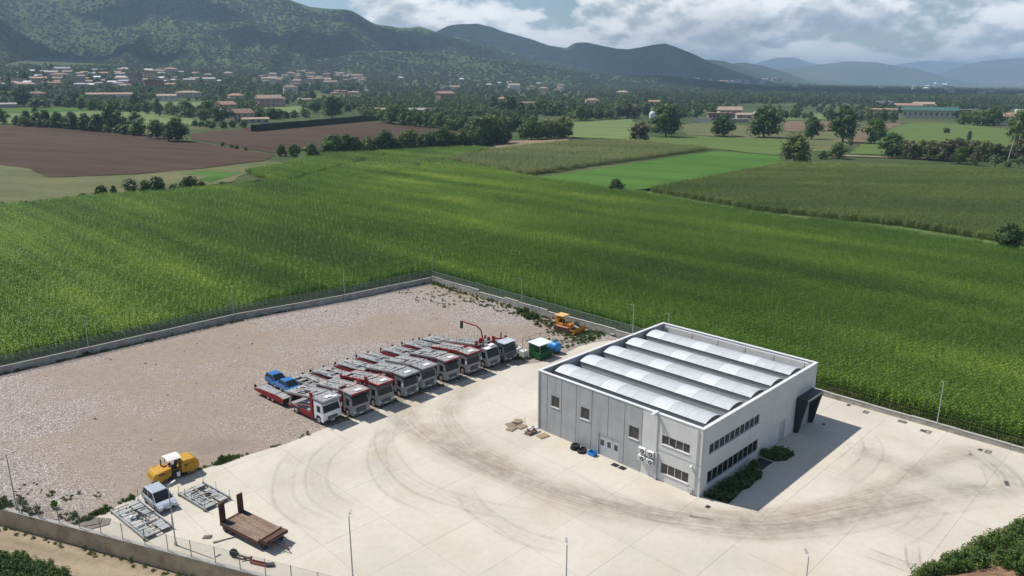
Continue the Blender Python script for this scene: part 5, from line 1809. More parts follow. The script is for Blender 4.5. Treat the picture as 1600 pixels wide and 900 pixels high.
# ---- junk by the roadside fence
ax = tag(empty('old_axle', (-22.8, 53.25, 0), R(-20)), 'old axle with one wheel lying by the roadside fence', 'axle')
wh = MB().lathe([(.18, -.12), (.36, -.12), (.38, 0), (.36, .12), (.18, .12)], 16, (0, 0, .38), 'y').build('wheel', TYRE_M, ax)
MB().lathe([(.2, -.02), (.05, .02)], 10, (0, .14, .38), 'y').build('hub', RIM, wh)
MB().tube((.1, 0, .3), (1.7, .05, .18), .08, n=7).tube((.9, -.25, .15), (1.6, .3, .2), .07, n=6).build('beam', RUST, ax)
sc2 = tag(empty('scrap_bar', (-20.2, 52.2, 0), R(-18)), 'rust red scrap channel lying by the roadside fence', 'scrap')
MB().box(-1.0, .6, -.16, .16, 0, .05).box(-1.0, .6, -.16, -.12, .051, .22).box(-1.0, .6, .12, .16, .051, .22).build('channel', M('rust_red', (.30, .09, .06), .85, var=.3, scale=4), sc2)
MB().obox((.75, .1, .12), (.6, .35, .2), .4).build('lump', DSTEEL, sc2)
tag(MB().box(-.35, .35, -.25, .25, 0, .06).obox((.1, .05, .09), (.5, .3, .05), .3).build('flat_stone', M('dark_slab', (.16, .14, .12), .9, var=.3, scale=5)), 'dark flat slab lying on the concrete by the fence', 'slab').location = Vector((-26.1, 56.0, 0))
tag(MB().tube((0, 0, .06), (1.7, .85, .06), .05, n=6).tube((.1, -.1, .04), (1.5, .8, .04), .04, n=6).build('loose_pipe', M('pipe_grey', (.25, .22, .19), .8, var=.2)), 'loose pipe lying on the concrete by the fence', 'pipe').location = Vector((-25.3, 55.2, 0))
tag(MB().prism([(-1.3, -.7), (.2, -1.0), (1.5, -.2), (1.2, .7), (-.3, .9)], 'z', 0, .07).obox((0, 0, .1), (1.3, .8, .06), .4).build('rubble_patch', M('earth_rubble', (.22, .19, .16), .95, var=.3, scale=6, bump=.5), bevel=0), 'grey patch of spilled rubble at the left end of the fence', 'rubble').location = Vector((-37.0, 58.1, 0))
for k, (u, v, lab) in enumerate(((930, 512, 'broken concrete block nearest the bulldozer blade'), (947, 519, 'black rubbish sack against the stepped wall'), (956, 524, 'pile of flat stones by the stepped wall behind the warehouse'))):
    g = at_h(u, v, 0)
    mm = (WALLC, TYRE_M, GALV)[k]
    mb = MB()
    for q in range(4):
        mb.obox((rs_.uniform(-.4, .4), rs_.uniform(-.3, .3), .18 + .05 * q), (rs_.uniform(.4, .8), rs_.uniform(.3, .6), .3 - .05 * (k == 2) * 3), rs_.uniform(0, 3), rs_.uniform(-.2, .2))
    tag(mb.build(('concrete_block', 'rubbish_sack', 'stone_pile')[k], mm, bevel=.05), lab, ('block', 'sack', 'stones')[k]).location = (g.x, g.y, 0)
# ================================================================ TREES, SHRUBS, WEEDS
LEAF_D = leaf_mat('dark_oak_leaf', (0.028, 0.063, 0.016), (0.091, 0.146, 0.035), .22, True, .05)
LEAF_M = leaf_mat('mid_green_leaf', (0.041, 0.088, 0.020), (0.127, 0.199, 0.044), .25, True, .05)
LEAF_Y = leaf_mat('olive_leaf', (0.071, 0.107, 0.026), (0.206, 0.238, 0.067), .25, True, .05)
LEAF_G = leaf_mat('grey_green_leaf', (0.056, 0.091, 0.040), (0.143, 0.183, 0.088), .2, True, .05)
LEAF_B = leaf_mat('brownish_leaf', (0.056, 0.067, 0.026), (0.167, 0.155, 0.071), .2, True, .05)
LEAF_F = leaf_mat('fresh_weed', (.045, .09, .018), (.115, .18, .04), .35, True, .3)
BARK = M('bark', (.085, .065, .05), .95, var=.3, scale=3)


def card(mb, c, n, s, rd):
    n = Vector(n).normalized()
    up = Vector((rd.uniform(-1, 1), rd.uniform(-1, 1), rd.uniform(-.4, 1)))
    a = n.cross(up)
    if a.length < 1e-3:
        a = n.orthogonal()
    a.normalize()
    b = n.cross(a)
    c = Vector(c)
    k = rd.uniform(.6, 1.0)
    mb.add([c - a * s, c - b * s * k * .8, c + a * s * rd.uniform(.7, 1.1), c + b * s * k], [(0, 1, 2, 3)])


def crown_mesh(name, mat, seed, rx, z0, z1, lobes=14, cards=46, size=.042, top=1.0, core=True, spread=.62):
    """leaf clumps spread over the lobes of a crown; unit: tree height 1"""
    rd = random.Random(seed)
    mb = MB()
    L = []
    for k in range(lobes):
        t = (k + .5) / lobes
        z = z0 + (z1 - z0) * (.12 + .8 * t)
        prof = math.sin(math.pi * min(1, (.16 + .84 * t) ** top)) ** .6
        a = k * 2.399 + rd.uniform(-.4, .4)
        rr = rx * prof * spread * rd.uniform(.4, 1.25)
        r = rx * rd.uniform(.22, .52) * (.6 + .5 * prof)
        L.append((Vector((rr * math.cos(a), rr * math.sin(a), z)), r))
    L.append((Vector((0, 0, (z0 + z1) / 2)), rx * .62))
    for c, r in L:
        if core:
            bm = bmesh.new()
            bmesh.ops.create_icosphere(bm, subdivisions=1, radius=r * .62)
            vs = [tuple(v.co * rd.uniform(.85, 1.1) * (1, 1)[0] + c) for v in bm.verts]
            bm.verts.index_update()
            fs = [tuple(v.index for v in f.verts) for f in bm.faces]
            bm.free()
            mb.add(vs, fs)
        for q in range(cards):
            z = rd.uniform(-.75, 1)
            a = rd.uniform(0, 6.283)
            s = math.sqrt(1 - z * z)
            d = Vector((s * math.cos(a), s * math.sin(a), z))
            p = c + d * r * rd.uniform(.78, 1.12)
            nn = d + Vector((rd.uniform(-.8, .8), rd.uniform(-.8, .8), rd.uniform(-.3, .8)))
            card(mb, p, nn, size * rd.uniform(.6, 1.35), rd)
    return mb.mesh(name, mat, fix=False)


def trunk_mesh(seed, h=.45, r=.03, limbs=5, rx=.3):
    rd = random.Random(seed)
    mb = MB()
    mb.tube((0, 0, -.02), (.01, .0, h * .6), r, r * .75, 7).tube((.01, 0, h * .6), (0, .01, h * 1.3), r * .75, r * .35, 6)
    for k in range(limbs):
        a = k * 2.4 + rd.uniform(-.4, .4)
        zb = h * rd.uniform(.55, 1.0)
        mb.tube((0, 0, zb), (rx * .6 * math.cos(a), rx * .6 * math.sin(a), zb + rd.uniform(.1, .3)), r * .4, r * .12, 5)
    return mb.mesh('trunk', BARK, fix=False)

# kind: crown meshes, width/height of the unit tree, trunk
PRO = {}
def proto(key, mat, n, rx, z0, z1, **kw):
    tr = kw.pop('trunk', (.45, .028))
    PRO[key] = [(crown_mesh('crown', mat, hash_(key) + i, rx, z0, z1, **kw), trunk_mesh(hash_(key) + 50 + i, tr[0], tr[1], 5, rx), rx * 2.05) for i in range(n)]
def hash_(s):
    return sum(ord(c) * (i + 3) for i, c in enumerate(s))
proto('oak', LEAF_D, 3, .50, .04, 1.0, lobes=18, cards=70, size=.036)
proto('round', LEAF_M, 3, .46, .04, 1.0, lobes=16, cards=66, size=.036)
proto('tall', LEAF_D, 2, .36, .06, 1.0, lobes=16, cards=66, size=.032)
proto('olive', LEAF_Y, 2, .50, .03, 1.0, lobes=16, cards=62, size=.038)
proto('grey', LEAF_G, 2, .52, .03, 1.0, lobes=14, cards=60, size=.04)
proto('bush', LEAF_D, 3, .62, .0, 1.0, lobes=14, cards=60, size=.048, trunk=(.3, .04))
proto('mbush', LEAF_M, 2, .62, .0, 1.0, lobes=14, cards=60, size=.048, trunk=(.3, .04))
proto('brown', LEAF_B, 2, .55, .02, 1.0, lobes=14, cards=60, size=.045, trunk=(.3, .035))
proto('cypress', LEAF_D, 1, .16, .04, 1.0, lobes=12, cards=34, size=.03, spread=.2)
proto('young', LEAF_G, 2, .42, .35, 1.0, lobes=8, cards=26, size=.06, core=False, trunk=(.45, .03))
rt = random.Random(77)

def plant(u, v, wpx, hpx, kind, label, group=None, name='tree', cat='tree', parts=True):
    p = hit(u, v)
    d = dist(p)
    h = hpx * d / FPX * 1.04
    w = wpx * d / FPX
    k = rt.randrange(len(PRO[kind]))
    cm, tm_, uw = PRO[kind][k]
    sc = (w / uw, w / uw * rt.uniform(.9, 1.1), h)
    rz = rt.uniform(0, 6.28)
    if parts:
        r = empty(name, p - Vector((0, 0, .1)), rz)
        r.scale = sc
        mk('crown', cm, r)
        mk('trunk', tm_, r)
    else:
        r = mk(name, cm, loc=p - Vector((0, 0, .1)))
        r.rotation_euler = (0, 0, rz)
        r.scale = sc
    return tag(r, label, cat, group)

TREES = [
 (962, 303, 30, 23, 'bush', 'lone dark bush at the near corner of the bright green field'),
 (1240, 256, 52, 42, 'olive', 'big yellowish bushy tree at the right corner of the bright green field'),
 (1576, 396, 48, 38, 'bush', 'dark bush on the grass track at the right edge'),
 (1000, 221, 40, 28, 'brown', 'brownish bushy tree left of the big dark oak'),
 (1040, 214, 58, 46, 'oak', 'big dark oak left of the farm with the tiled roof'),
 (1129, 213, 42, 31, 'oak', 'dark oak right in front of the farm with the tiled roof'),
 (1193, 215, 60, 42, 'oak', 'widest dark oak right of the farm with the tiled roof'),
 (1268, 218, 30, 32, 'round', 'round dark tree between the wide oak and the tall tree'),
 (1316, 223, 44, 50, 'tall', 'tallest dark tree in the right fields'),
 (1366, 225, 34, 34, 'round', 'leaning round tree right of the tallest dark tree'),
 (1393, 246, 42, 32, 'oak', 'dark tree overhanging the farm lane on the right'),
 (1308, 248, 32, 22, 'round', 'small round tree at the left end of the farm lane'),
 (1286, 249, 16, 12, 'mbush', 'little bush left of the lane end'),
 (1328, 235, 8, 18, 'young', 'slim young tree below the tallest dark tree'),
 (1590, 222, 34, 38, 'olive', 'tree at the right edge above the brown thicket'),
 (1478, 208, 12, 7, 'brown', 'low brown shrub in the middle of the right meadow'),
 (1513, 222, 10, 15, 'cypress', 'small pointed tree in the right meadow'),
 (1500, 256, 26, 22, 'round', 'green tree in front of the brown thicket'),
 (1523, 259, 14, 22, 'brown', 'thin dry tree in front of the brown thicket'),
 (1554, 264, 22, 18, 'young', 'small orchard tree right of the dry tree'),
 (1574, 261, 13, 8, 'grey', 'round grey shrub near the right utility pole'),
 (1592, 263, 16, 14, 'young', 'small orchard tree at the right edge of the lane'),
 (1450, 251, 12, 9, 'young', 'leftmost small orchard tree on the lane'),
 (1463, 254, 10, 10, 'young', 'second small orchard tree on the lane'),
 (1486, 256, 10, 12, 'young', 'third small orchard tree on the lane'),
 (1546, 246, 10, 8, 'mbush', 'little bush behind the orchard trees'),
 # left shrubs at the corn's edge
 (160, 309, 22, 17, 'bush', 'ragged dark shrub left of the round shrub clump'), (179, 308, 12, 16, 'bush', 'narrow dark shrub beside the ragged one'),
 (205, 305, 26, 22, 'grey', 'round grey shrub at the left of the clump on the corn edge'), (228, 304, 24, 20, 'mbush', 'green shrub in the middle of the clump on the corn edge'),
 (247, 304, 33, 25, 'bush', 'largest dark shrub of the clump on the corn edge'), (271, 303, 17, 14, 'grey', 'small grey shrub between the dark ones on the corn edge'),
 (298, 298, 36, 20, 'bush', 'broad flat dark shrub at the right of the clump'), (316, 297, 14, 12, 'bush', 'small shrub at the right end of the clump'),
 (131, 313, 17, 10, 'bush', 'low shrub left of the ragged one'), (106, 316, 9, 8, 'bush', 'small low shrub second from the left on the corn edge'), (64, 320, 9, 7, 'bush', 'small low shrub on the corn edge below the pale meadow'),
 (34, 323, 9, 8, 'bush', 'small low shrub near the left edge'), (42, 322, 8, 7, 'bush', 'tiny shrub beside the one near the left edge'), (4, 326, 13, 9, 'bush', 'low shrub at the left picture edge'),
 (348, 296, 18, 11, 'bush', 'dark square shrub right of the shrub clump'), (404, 291, 24, 10, 'bush', 'long low dark shrub farthest right on the corn edge'), (385, 292, 20, 7, 'mbush', 'low scrub between the two dark shrubs'),
 # cluster at the end of the ploughed fields
 (441, 244, 18, 17, 'mbush', 'left small tree of the trio below the ploughed field'), (461, 247, 24, 21, 'round', 'middle tree of the trio below the ploughed field'), (487, 247, 25, 22, 'round', 'right tree of the trio below the ploughed field'),
 (348, 228, 8, 6, 'mbush', 'first tiny bush between the two ploughed fields'), (362, 231, 7, 5, 'mbush', 'second tiny bush between the two ploughed fields'), (370, 233, 7, 6, 'mbush', 'third tiny bush between the two ploughed fields'), (384, 235, 8, 5, 'mbush', 'fourth tiny bush between the two ploughed fields'),
 # trees along the back of the ploughed field
 (276, 221, 42, 32, 'oak', 'big round dark tree at the corner of the ploughed field'), (246, 217, 27, 26, 'round', 'tree just left of the big round one by the ploughed field'), (218, 212, 28, 22, 'round', 'lower tree third from the ploughed field corner'),
 (213, 200, 24, 20, 'round', 'taller tree behind the third one from the ploughed corner'), (194, 199, 17, 14, 'mbush', 'small pale tree right of the tallest hedgerow oak'), (175, 203, 36, 32, 'oak', 'tallest oak in the hedgerow behind the ploughed field'),
 (152, 205, 26, 22, 'oak', 'hedgerow tree left of the tallest oak'), (135, 204, 24, 22, 'oak', 'second hedgerow tree left of the tallest oak'), (115, 202, 22, 22, 'oak', 'third hedgerow tree left of the tallest oak'),
 (92, 200, 19, 20, 'oak', 'fourth hedgerow tree left of the tallest oak'), (73, 198, 19, 21, 'oak', 'fifth hedgerow tree left of the tallest oak'), (58, 197, 20, 17, 'oak', 'sixth hedgerow tree left of the tallest oak'), (43, 196, 16, 18, 'oak', 'seventh hedgerow tree left of the tallest oak'),
 (28, 196, 14, 12, 'mbush', 'low bush near the left end of the hedgerow'), (5, 194, 17, 18, 'round', 'round tree at the left end of the hedgerow'),
 (37, 166, 28, 25, 'oak', 'big round dark tree in the meadow at far left'), (55, 178, 9, 9, 'round', 'small tree standing on the bright green strip'), (58, 168, 26, 12, 'grey', 'broad pale tree beside the big dark one at far left'),
 (94, 166, 18, 14, 'oak', 'dark tree behind the bright green strip'), (120, 168, 19, 19, 'oak', 'darker round tree behind the bright green strip'), (212, 170, 15, 19, 'oak', 'slim dark tree above the tallest hedgerow oak'),
 (229, 178, 15, 16, 'round', 'dark tree in front of the long white shed'), (248, 182, 16, 24, 'grey', 'tall grey green tree left of the stone house'), (290, 176, 26, 16, 'round', 'spreading tree in the meadow left of the stone house'),
 (325, 178, 26, 18, 'round', 'tree left of the reddish farmhouse'), (345, 192, 36, 24, 'grey', 'broad tree in front of the reddish farmhouse'), (318, 190, 22, 16, 'grey', 'grey tree left of the broad one by the farmhouse'),
 (372, 176, 15, 10, 'round', 'small tree beside the reddish farmhouse'), (424, 186, 28, 16, 'mbush', 'round green bush below the pink house'), (488, 158, 14, 15, 'oak', 'dark tree on a stem in the pale meadow'),
 (520, 184, 34, 30, 'oak', 'very dark oak at the end of the clipped hedge'), (492, 176, 24, 18, 'round', 'tree left of the very dark oak'), (388, 156, 5, 14, 'cypress', 'lone cypress left of the pink house'),
 (346, 152, 10, 17, 'cypress', 'wide cypress above the reddish farmhouse'), (16, 133, 6, 16, 'cypress', 'cypress at the left end of the town'), (38, 130, 16, 16, 'oak', 'dark tree among the houses at the left of the town'),
]
for t_ in TREES:
    plant(*t_[:5], t_[5], None, 'shrub' if t_[4] in ('bush', 'mbush', 'brown') and t_[3] < 26 else 'tree', 'shrub' if t_[4] in ('bush', 'mbush', 'brown') and t_[3] < 26 else 'tree')

# belts of trees one can tell apart
ORD = ['leftmost', 'second from left', 'third from left', 'fourth from left', 'fifth from left', 'sixth from left', 'seventh from left', 'eighth from left', 'ninth from left', 'tenth from left',
       '11th from left', '12th from left', '13th from left', '14th from left', '15th from left', '16th from left', '17th from left', '18th from left', '19th from left', '20th from left', '21st from left', '22nd from left',
       '23rd from left', '24th from left', '25th from left', '26th from left', '27th from left', '28th from left']
def belt(pts, n, w, h, kinds, label, group, jit=3, name='tree', cat='tree'):
    seg = []
    for k in range(n):
        t = (k + .5) / n * (len(pts) - 1)
        i = min(int(t), len(pts) - 2)
        f = t - i
        u = pts[i][0] + (pts[i + 1][0] - pts[i][0]) * f + rt.uniform(-jit, jit)
        v = pts[i][1] + (pts[i + 1][1] - pts[i][1]) * f + rt.uniform(-.6, .6)
        q = rt.uniform(.78, 1.2)
        seg.append((u, v, w * q * rt.uniform(.9, 1.15), h * q, rt.choice(kinds)))
    seg.sort()
    for k, q in enumerate(seg):
        plant(*q, label + ', ' + (ORD[k] if k < n - 1 else 'rightmost'), group, name, cat)
belt([(505, 241), (560, 240), (640, 235), (720, 230), (795, 224)], 22, 30, 26, ['round', 'oak', 'oak', 'olive', 'round'], 'dark tree of the thick hedgerow between maize and ploughed field', 'trees of the thick hedgerow')
belt([(740, 226), (790, 224)], 5, 36, 36, ['round', 'oak', 'olive'], 'taller tree at the right end of the thick hedgerow', 'tall trees at the right end of the hedgerow')
belt([(815, 219), (850, 218), (888, 215)], 8, 30, 28, ['round', 'olive', 'round'], 'leafy tree of the grove right of the dirt track', 'trees of the grove by the dirt track')
belt([(592, 191), (640, 196), (700, 203), (745, 208), (790, 206), (840, 200)], 26, 26, 22, ['round', 'mbush', 'round'], 'tree of the even green belt behind the brown field', 'trees of the even green belt')
belt([(1410, 248), (1460, 251), (1500, 250), (1545, 252), (1600, 250)], 12, 26, 24, ['brown', 'brown', 'olive'], 'brownish shrub of the thicket along the farm lane', 'shrubs of the brown thicket', name='shrub', cat='shrub')
belt([(1205, 184), (1270, 186)], 7, 12, 11, ['oak', 'round'], 'small round tree in the row behind the bare field', 'row of small trees behind the bare field')
belt([(1285, 188), (1345, 190), (1400, 192)], 9, 17, 15, ['grey', 'olive', 'round'], 'loose tree of the hedge behind the tallest dark tree', 'loose trees behind the tallest dark tree')
belt([(1500, 195), (1530, 196), (1560, 196)], 4, 26, 22, ['round', 'mbush'], 'rounded tree beside the red roofed warehouse', 'trees beside the red roofed warehouse')
belt([(120, 172), (180, 174), (220, 176)], 8, 18, 15, ['round', 'mbush', 'olive'], 'tree of the leafy row behind the pale fallow', 'leafy row behind the pale fallow')
belt([(300, 196), (335, 200), (385, 199)], 7, 14, 9, ['mbush', 'mbush'], 'low bush at the left end of the clipped hedge', 'low bushes at the clipped hedge', name='shrub', cat='shrub')
belt([(900, 188), (960, 186), (1015, 182)], 8, 22, 19, ['round', 'brown', 'oak', 'grey'], 'tree at the back of the pale terraced meadow', 'trees behind the pale terraced meadow')
belt([(760, 176), (830, 178), (900, 182)], 9, 24, 21, ['oak', 'round', 'grey'], 'dark tree round the small green clearing', 'trees round the small clearing')
belt([(640, 184), (700, 185), (750, 183)], 7, 26, 14, ['grey', 'grey'], 'grey green tree of the olive grove', 'olive grove trees')

belt([(30, 197), (90, 200), (150, 205), (215, 212)], 15, 17, 11, ['bush', 'mbush', 'bush'], 'low hedge bush at the foot of the left hedgerow', 'low bushes of the left hedgerow', name='shrub', cat='shrub')
belt([(500, 242), (600, 238), (700, 232), (790, 225)], 16, 22, 13, ['mbush', 'bush'], 'low bush at the foot of the thick hedgerow', 'low bushes of the thick hedgerow', name='shrub', cat='shrub')
# clipped dark hedge
HEDGE = M('clipped_hedge_leaf', (.016, .034, .012), .9, var=.45, scale=.8, bump=1.0, bscale=1.5)
a, b = hit(395, 206), hit(590, 188)
mb = MB()
vs_, fs_ = [], []
nh = 60
dv = (b - a); nn = Vector((-dv.y, dv.x, 0)).normalized() * 1.6
for i in range(nh + 1):
    p = a + dv * (i / nh)
    p.z = float(terr(p.x, p.y))
    hh = 5.2 + rt.uniform(-.25, .25)
    for (s, z) in ((-1.1, -.2), (-1.0, hh * .7), (-.7, hh), (.7, hh), (1.0, hh * .7), (1.1, -.2)):
        vs_.append(tuple(p + nn * s * rt.uniform(.9, 1.08) + Vector((0, 0, z + rt.uniform(-.12, .12)))))
for i in range(nh):
    for j in range(5):
        q = i * 6 + j
        fs_.append((q, q + 6, q + 7, q + 1))
fs_ += [tuple(range(6)), tuple(range(nh * 6, nh * 6 + 6))]
tag(MB().add(vs_, fs_).build('clipped_hedge', HEDGE), 'long dark clipped hedge along the back of the brown field', 'hedge')

# ---- distant woodland and scattered trees of the valley, one mass
far_pro = []
for i, mt in enumerate((LEAF_D, LEAF_M, LEAF_Y, LEAF_G)):
    for j in range(2):
        far_pro.append(crown_mesh('far_tree', mt, 900 + i * 5 + j, .5, 0.0, 1.0, lobes=8, cards=26, size=.075))
SLOPE1 = leaf_mat('slope_leaf_a', (.045, .078, .026), (.085, .125, .042), .2, True, .006)
SLOPE2 = leaf_mat('slope_leaf_b', (.05, .075, .028), (.10, .13, .05), .2, True, .006)
slope_pro = [crown_mesh('slope_tree', (SLOPE1, SLOPE2)[j % 2], 950 + j, .5, 0.0, 1.0, lobes=7, cards=22, size=.085) for j in range(4)]
HOUSE_PX = []
# ================================================================ HOUSES OF THE VALLEY
def wallm(n, c):
    return M(n, tuple(q * .82 for q in c), .9, var=.12, scale=.3)
WC = {'cream': wallm('cream_render', (.60, .53, .42)), 'white': wallm('white_render', (.68, .66, .61)), 'pink': wallm('pink_render', (.50, .345, .29)), 'ochre': wallm('ochre_render', (.56, .42, .24)), 'grey': wallm('grey_render', (.42, .40, .37)),
      'stone': M('rubble_stone', (.34, .29, .24), .95, var=.3, scale=.8), 'brick': wallm('brick_red', (.32, .19, .15)), 'rose': wallm('rose_render', (.54, .41, .35))}
ROOFC = {'terracotta': M('terracotta_tiles', (.32, .20, .145), .9, var=.25, scale=.6), 'rust': M('faded_tiles', (.37, .275, .22), .9, var=.25, scale=.6), 'greyroof': M('grey_roof_sheet', (.33, .32, .31), .8, var=.2, scale=.5),
         'brownroof': M('brown_tiles', (.24, .165, .125), .9, var=.25, scale=.6), 'white_roof': M('white_roof_sheet', (.66, .66, .65), .7, var=.08, scale=.5), 'green_roof': M('green_roof_sheet', (.045, .12, .10), .6, var=.15, scale=.5), 'orange': M('orange_tiles', (.40, .235, .145), .9, var=.2, scale=.6)}
WIN_F = M('shuttered_window', (.06, .055, .05), .5, var=.3)

HOUSE_XY = []
def house(u, v, wpx, hpx, wall, roof, label, group=None, ang=None, dep=.7, kind='gable', windows=0, name='house', cat='house', floors=2, sink=.3):
    p = hit(u, v)
    d = dist(p)
    Wm, Hm = wpx * d / FPX, hpx * d / FPX
    Dm = Wm * dep
    HOUSE_XY.append((p.x, p.y, max(Wm, Dm) * .75))
    HOUSE_PX.append((u, v, wpx, hpx))
    az_ = math.atan2(-p.x, p.y)
    r = tag(empty(name, p - Vector((0, 0, sink)), az_ + (ang if ang is not None else rt.uniform(-.3, .3))), label, cat, group)
    hw, hd = Wm / 2, Dm / 2
    ev = Hm * (.70 if kind in ('gable', 'hip') else .93)
    MB().box(-hw, hw, -hd, hd, 0, ev + sink).build('wall', WC[wall], r)
    e = .04 * Wm
    z0, z1 = ev + sink + .01, Hm + sink
    if kind == 'gable':
        mb = MB()
        mb.add([(-hw - e, -hd - e, z0), (hw + e, -hd - e, z0), (hw + e, 0, z1), (-hw - e, 0, z1), (-hw - e, hd + e, z0), (hw + e, hd + e, z0)],
               [(0, 1, 2, 3), (3, 2, 5, 4), (0, 3, 4), (1, 5, 2), (0, 4, 5, 1)])
        mb.build('roof', ROOFC[roof], r)
    elif kind == 'hip':
        mb = MB()
        mb.add([(-hw - e, -hd - e, z0), (hw + e, -hd - e, z0), (hw + e, hd + e, z0), (-hw - e, hd + e, z0), (-hw * .45, 0, z1), (hw * .45, 0, z1)],
               [(0, 1, 5, 4), (1, 2, 5), (2, 3, 4, 5), (3, 0, 4), (3, 2, 1, 0)])
        mb.build('roof', ROOFC[roof], r)
    else:
        MB().box(-hw - e, hw + e, -hd - e, hd + e, z0, z1).build('roof', ROOFC[roof], r)
    if windows:
        nwin = windows
        fh = ev / floors
        w_ = min(1.5, Wm / nwin * .38)
        small = wpx < 24
        allw = MB()
        for f in range(floors):
            for k in range(nwin):
                x = -hw + Wm * (k + .5) / nwin
                zb = sink + fh * f + fh * .32
                bx = (x - w_ / 2, x + w_ / 2, -hd - .06, -hd - .004, zb, zb + fh * .42)
                if small:
                    allw.box(*bx)
                else:
                    MB().box(*bx).build('window', WIN_F, r)
        if small:
            q = allw.build('windows', WIN_F, r)
            q['kind'] = 'stuff'
    return r

# named ones
house(421, 167, 34, 17, 'pink', 'rust', 'two storey pink house with a two part roof', None, .35, .45, 'gable', 4)
house(436, 167, 16, 14, 'rose', 'rust', 'lower rose wing joined to the pink house', None, .35, .6, 'gable', 2)
house(378, 191, 28, 19, 'stone', 'brownroof', 'stone farmhouse with a brown pitched roof above the clipped hedge', None, .5, .8, 'gable', 3)
house(399, 192, 36, 8, 'stone', 'rust', 'long low stone outbuilding beside the stone farmhouse', None, .1, .35, 'gable', 4, floors=1)
house(353, 175, 24, 15, 'ochre', 'terracotta', 'reddish farmhouse with a white gable left of the stone farmhouse', None, .6, .8, 'gable', 2)
house(375, 177, 16, 6, 'cream', 'rust', 'low tiled shed between the reddish and stone farmhouses', None, 0, .5, 'gable', 0, floors=1)
house(369, 157, 20, 10, 'cream', 'orange', 'cream cottage with an orange roof above the reddish farmhouse', None, .2, .7, 'hip', 3)
house(454, 144, 19, 10, 'cream', 'brownroof', 'square cream villa with a brown hip roof on the slope', None, .1, .9, 'hip', 3)
house(478, 159, 22, 5, 'rose', 'rust', 'long low building at the edge of the pale meadow', None, 0, .4, 'gable', 0, floors=1)
house(295, 152, 32, 9, 'cream', 'rust', 'long cream farmhouse with shutters above the meadow', None, .1, .4, 'hip', 6)
house(262, 156, 24, 8, 'white', 'rust', 'white farm building with a low tiled roof left of the long farmhouse', None, -.2, .6, 'gable', 3, floors=1)
house(172, 153, 52, 7, 'grey', 'rust', 'very long low shed with a pale roof', None, .05, .25, 'gable', 9, floors=1, cat='shed')
house(195, 156, 24, 6, 'grey', 'greyroof', 'grey flat shed at the right end of the long one', None, .05, .5, 'flat', 0, floors=1, cat='shed')
house(58, 153, 22, 8, 'brick', 'brownroof', 'brick red house with a dark porch at far left', None, .1, .6, 'hip', 3, floors=1)
house(10, 168, 22, 6, 'grey', 'greyroof', 'grey shed at the left picture edge', None, 0, .5, 'gable', 0, floors=1, cat='shed')
house(594, 178, 16, 9, 'rose', 'orange', 'small orange house peeping out behind the even green belt', None, 0, .7, 'gable', 2, floors=1)
house(655, 178, 32, 9, 'grey', 'greyroof', 'grey roofed house behind the olive grove', None, .3, .5, 'gable', 3)
house(695, 155, 24, 12, 'brick', 'terracotta', 'brick barn with a big red roof', None, .5, .7, 'gable', 0, cat='barn')
house(697, 139, 16, 5, 'white', 'white_roof', 'white flat roofed house left of the orange roofed one', None, 0, .6, 'flat', 0, floors=1)
house(711, 140, 14, 6, 'cream', 'orange', 'orange roofed house right of the white flat roofed one', None, 0, .6, 'gable', 0, floors=1)
house(787, 161, 18, 9, 'ochre', 'orange', 'orange roofed farmhouse above the clearing', None, .1, .6, 'hip', 3)
house(803, 140, 16, 9, 'white', 'rust', 'white villa on the hill foot with a tiled roof', None, .2, .7, 'gable', 3)
house(849, 144, 14, 8, 'ochre', 'terracotta', 'small ochre house on the hill foot', None, 0, .7, 'hip', 2)
house(824, 166, 20, 7, 'stone', 'brownroof', 'low stone barn behind the clearing', None, 0, .5, 'gable', 0, floors=1, cat='barn')
house(925, 164, 20, 10, 'cream', 'terracotta', 'cream house with a red pyramid roof in the trees', None, .1, .9, 'hip', 3)
house(972, 150, 18, 8, 'rose', 'rust', 'rose house with a tiled roof on the wooded plain', None, 0, .7, 'hip', 3)
house(872, 177, 10, 5, 'white', 'white_roof', 'tiny white hut beside the clearing', None, 0, .8, 'flat', 0, floors=1, cat='hut')
house(1022, 163, 16, 6, 'ochre', 'orange', 'orange roofed house among trees left of the farm', None, 0, .6, 'gable', 0, floors=1)
house(1139, 184, 32, 16, 'rose', 'rust', 'two storey rose farmhouse with a tiled roof', None, .25, .55, 'gable', 4)
house(1124, 187, 34, 10, 'brick', 'brownroof', 'open dark barn in front of the rose farmhouse', None, .15, .5, 'flat', 6, floors=1, cat='barn')
house(1162, 186, 22, 9, 'rose', 'rust', 'lower wing right of the rose farmhouse', None, .2, .6, 'gable', 2, floors=1)
house(1153, 191, 28, 5, 'stone', 'greyroof', 'low grey lean-to sheds below the rose farmhouse', None, .1, .4, 'flat', 0, floors=1, cat='shed')
house(1098, 191, 26, 6, 'white', 'brownroof', 'low white yard building left of the rose farmhouse', None, 0, .4, 'flat', 0, floors=1, cat='shed')
house(1450, 184, 62, 14, 'cream', 'green_roof', 'long cattle shed with a green roof', None, .02, .35, 'gable', 10, floors=1, name='cattle_shed', cat='shed')
house(1418, 172, 32, 9, 'white', 'terracotta', 'white house with a red roof behind the cattle shed', None, .1, .5, 'gable', 4, floors=1)
house(1442, 170, 24, 9, 'cream', 'rust', 'cream wing beside the white red roofed house', None, .1, .5, 'gable', 2, floors=1)
house(1455, 169, 14, 5, 'cream', 'orange', 'small bright orange roofed house behind the cattle shed', None, 0, .6, 'hip', 0, floors=1)
house(1497, 178, 30, 6, 'brick', 'greyroof', 'grey roofed open shed right of the cattle shed', None, 0, .4, 'flat', 0, floors=1, cat='shed')
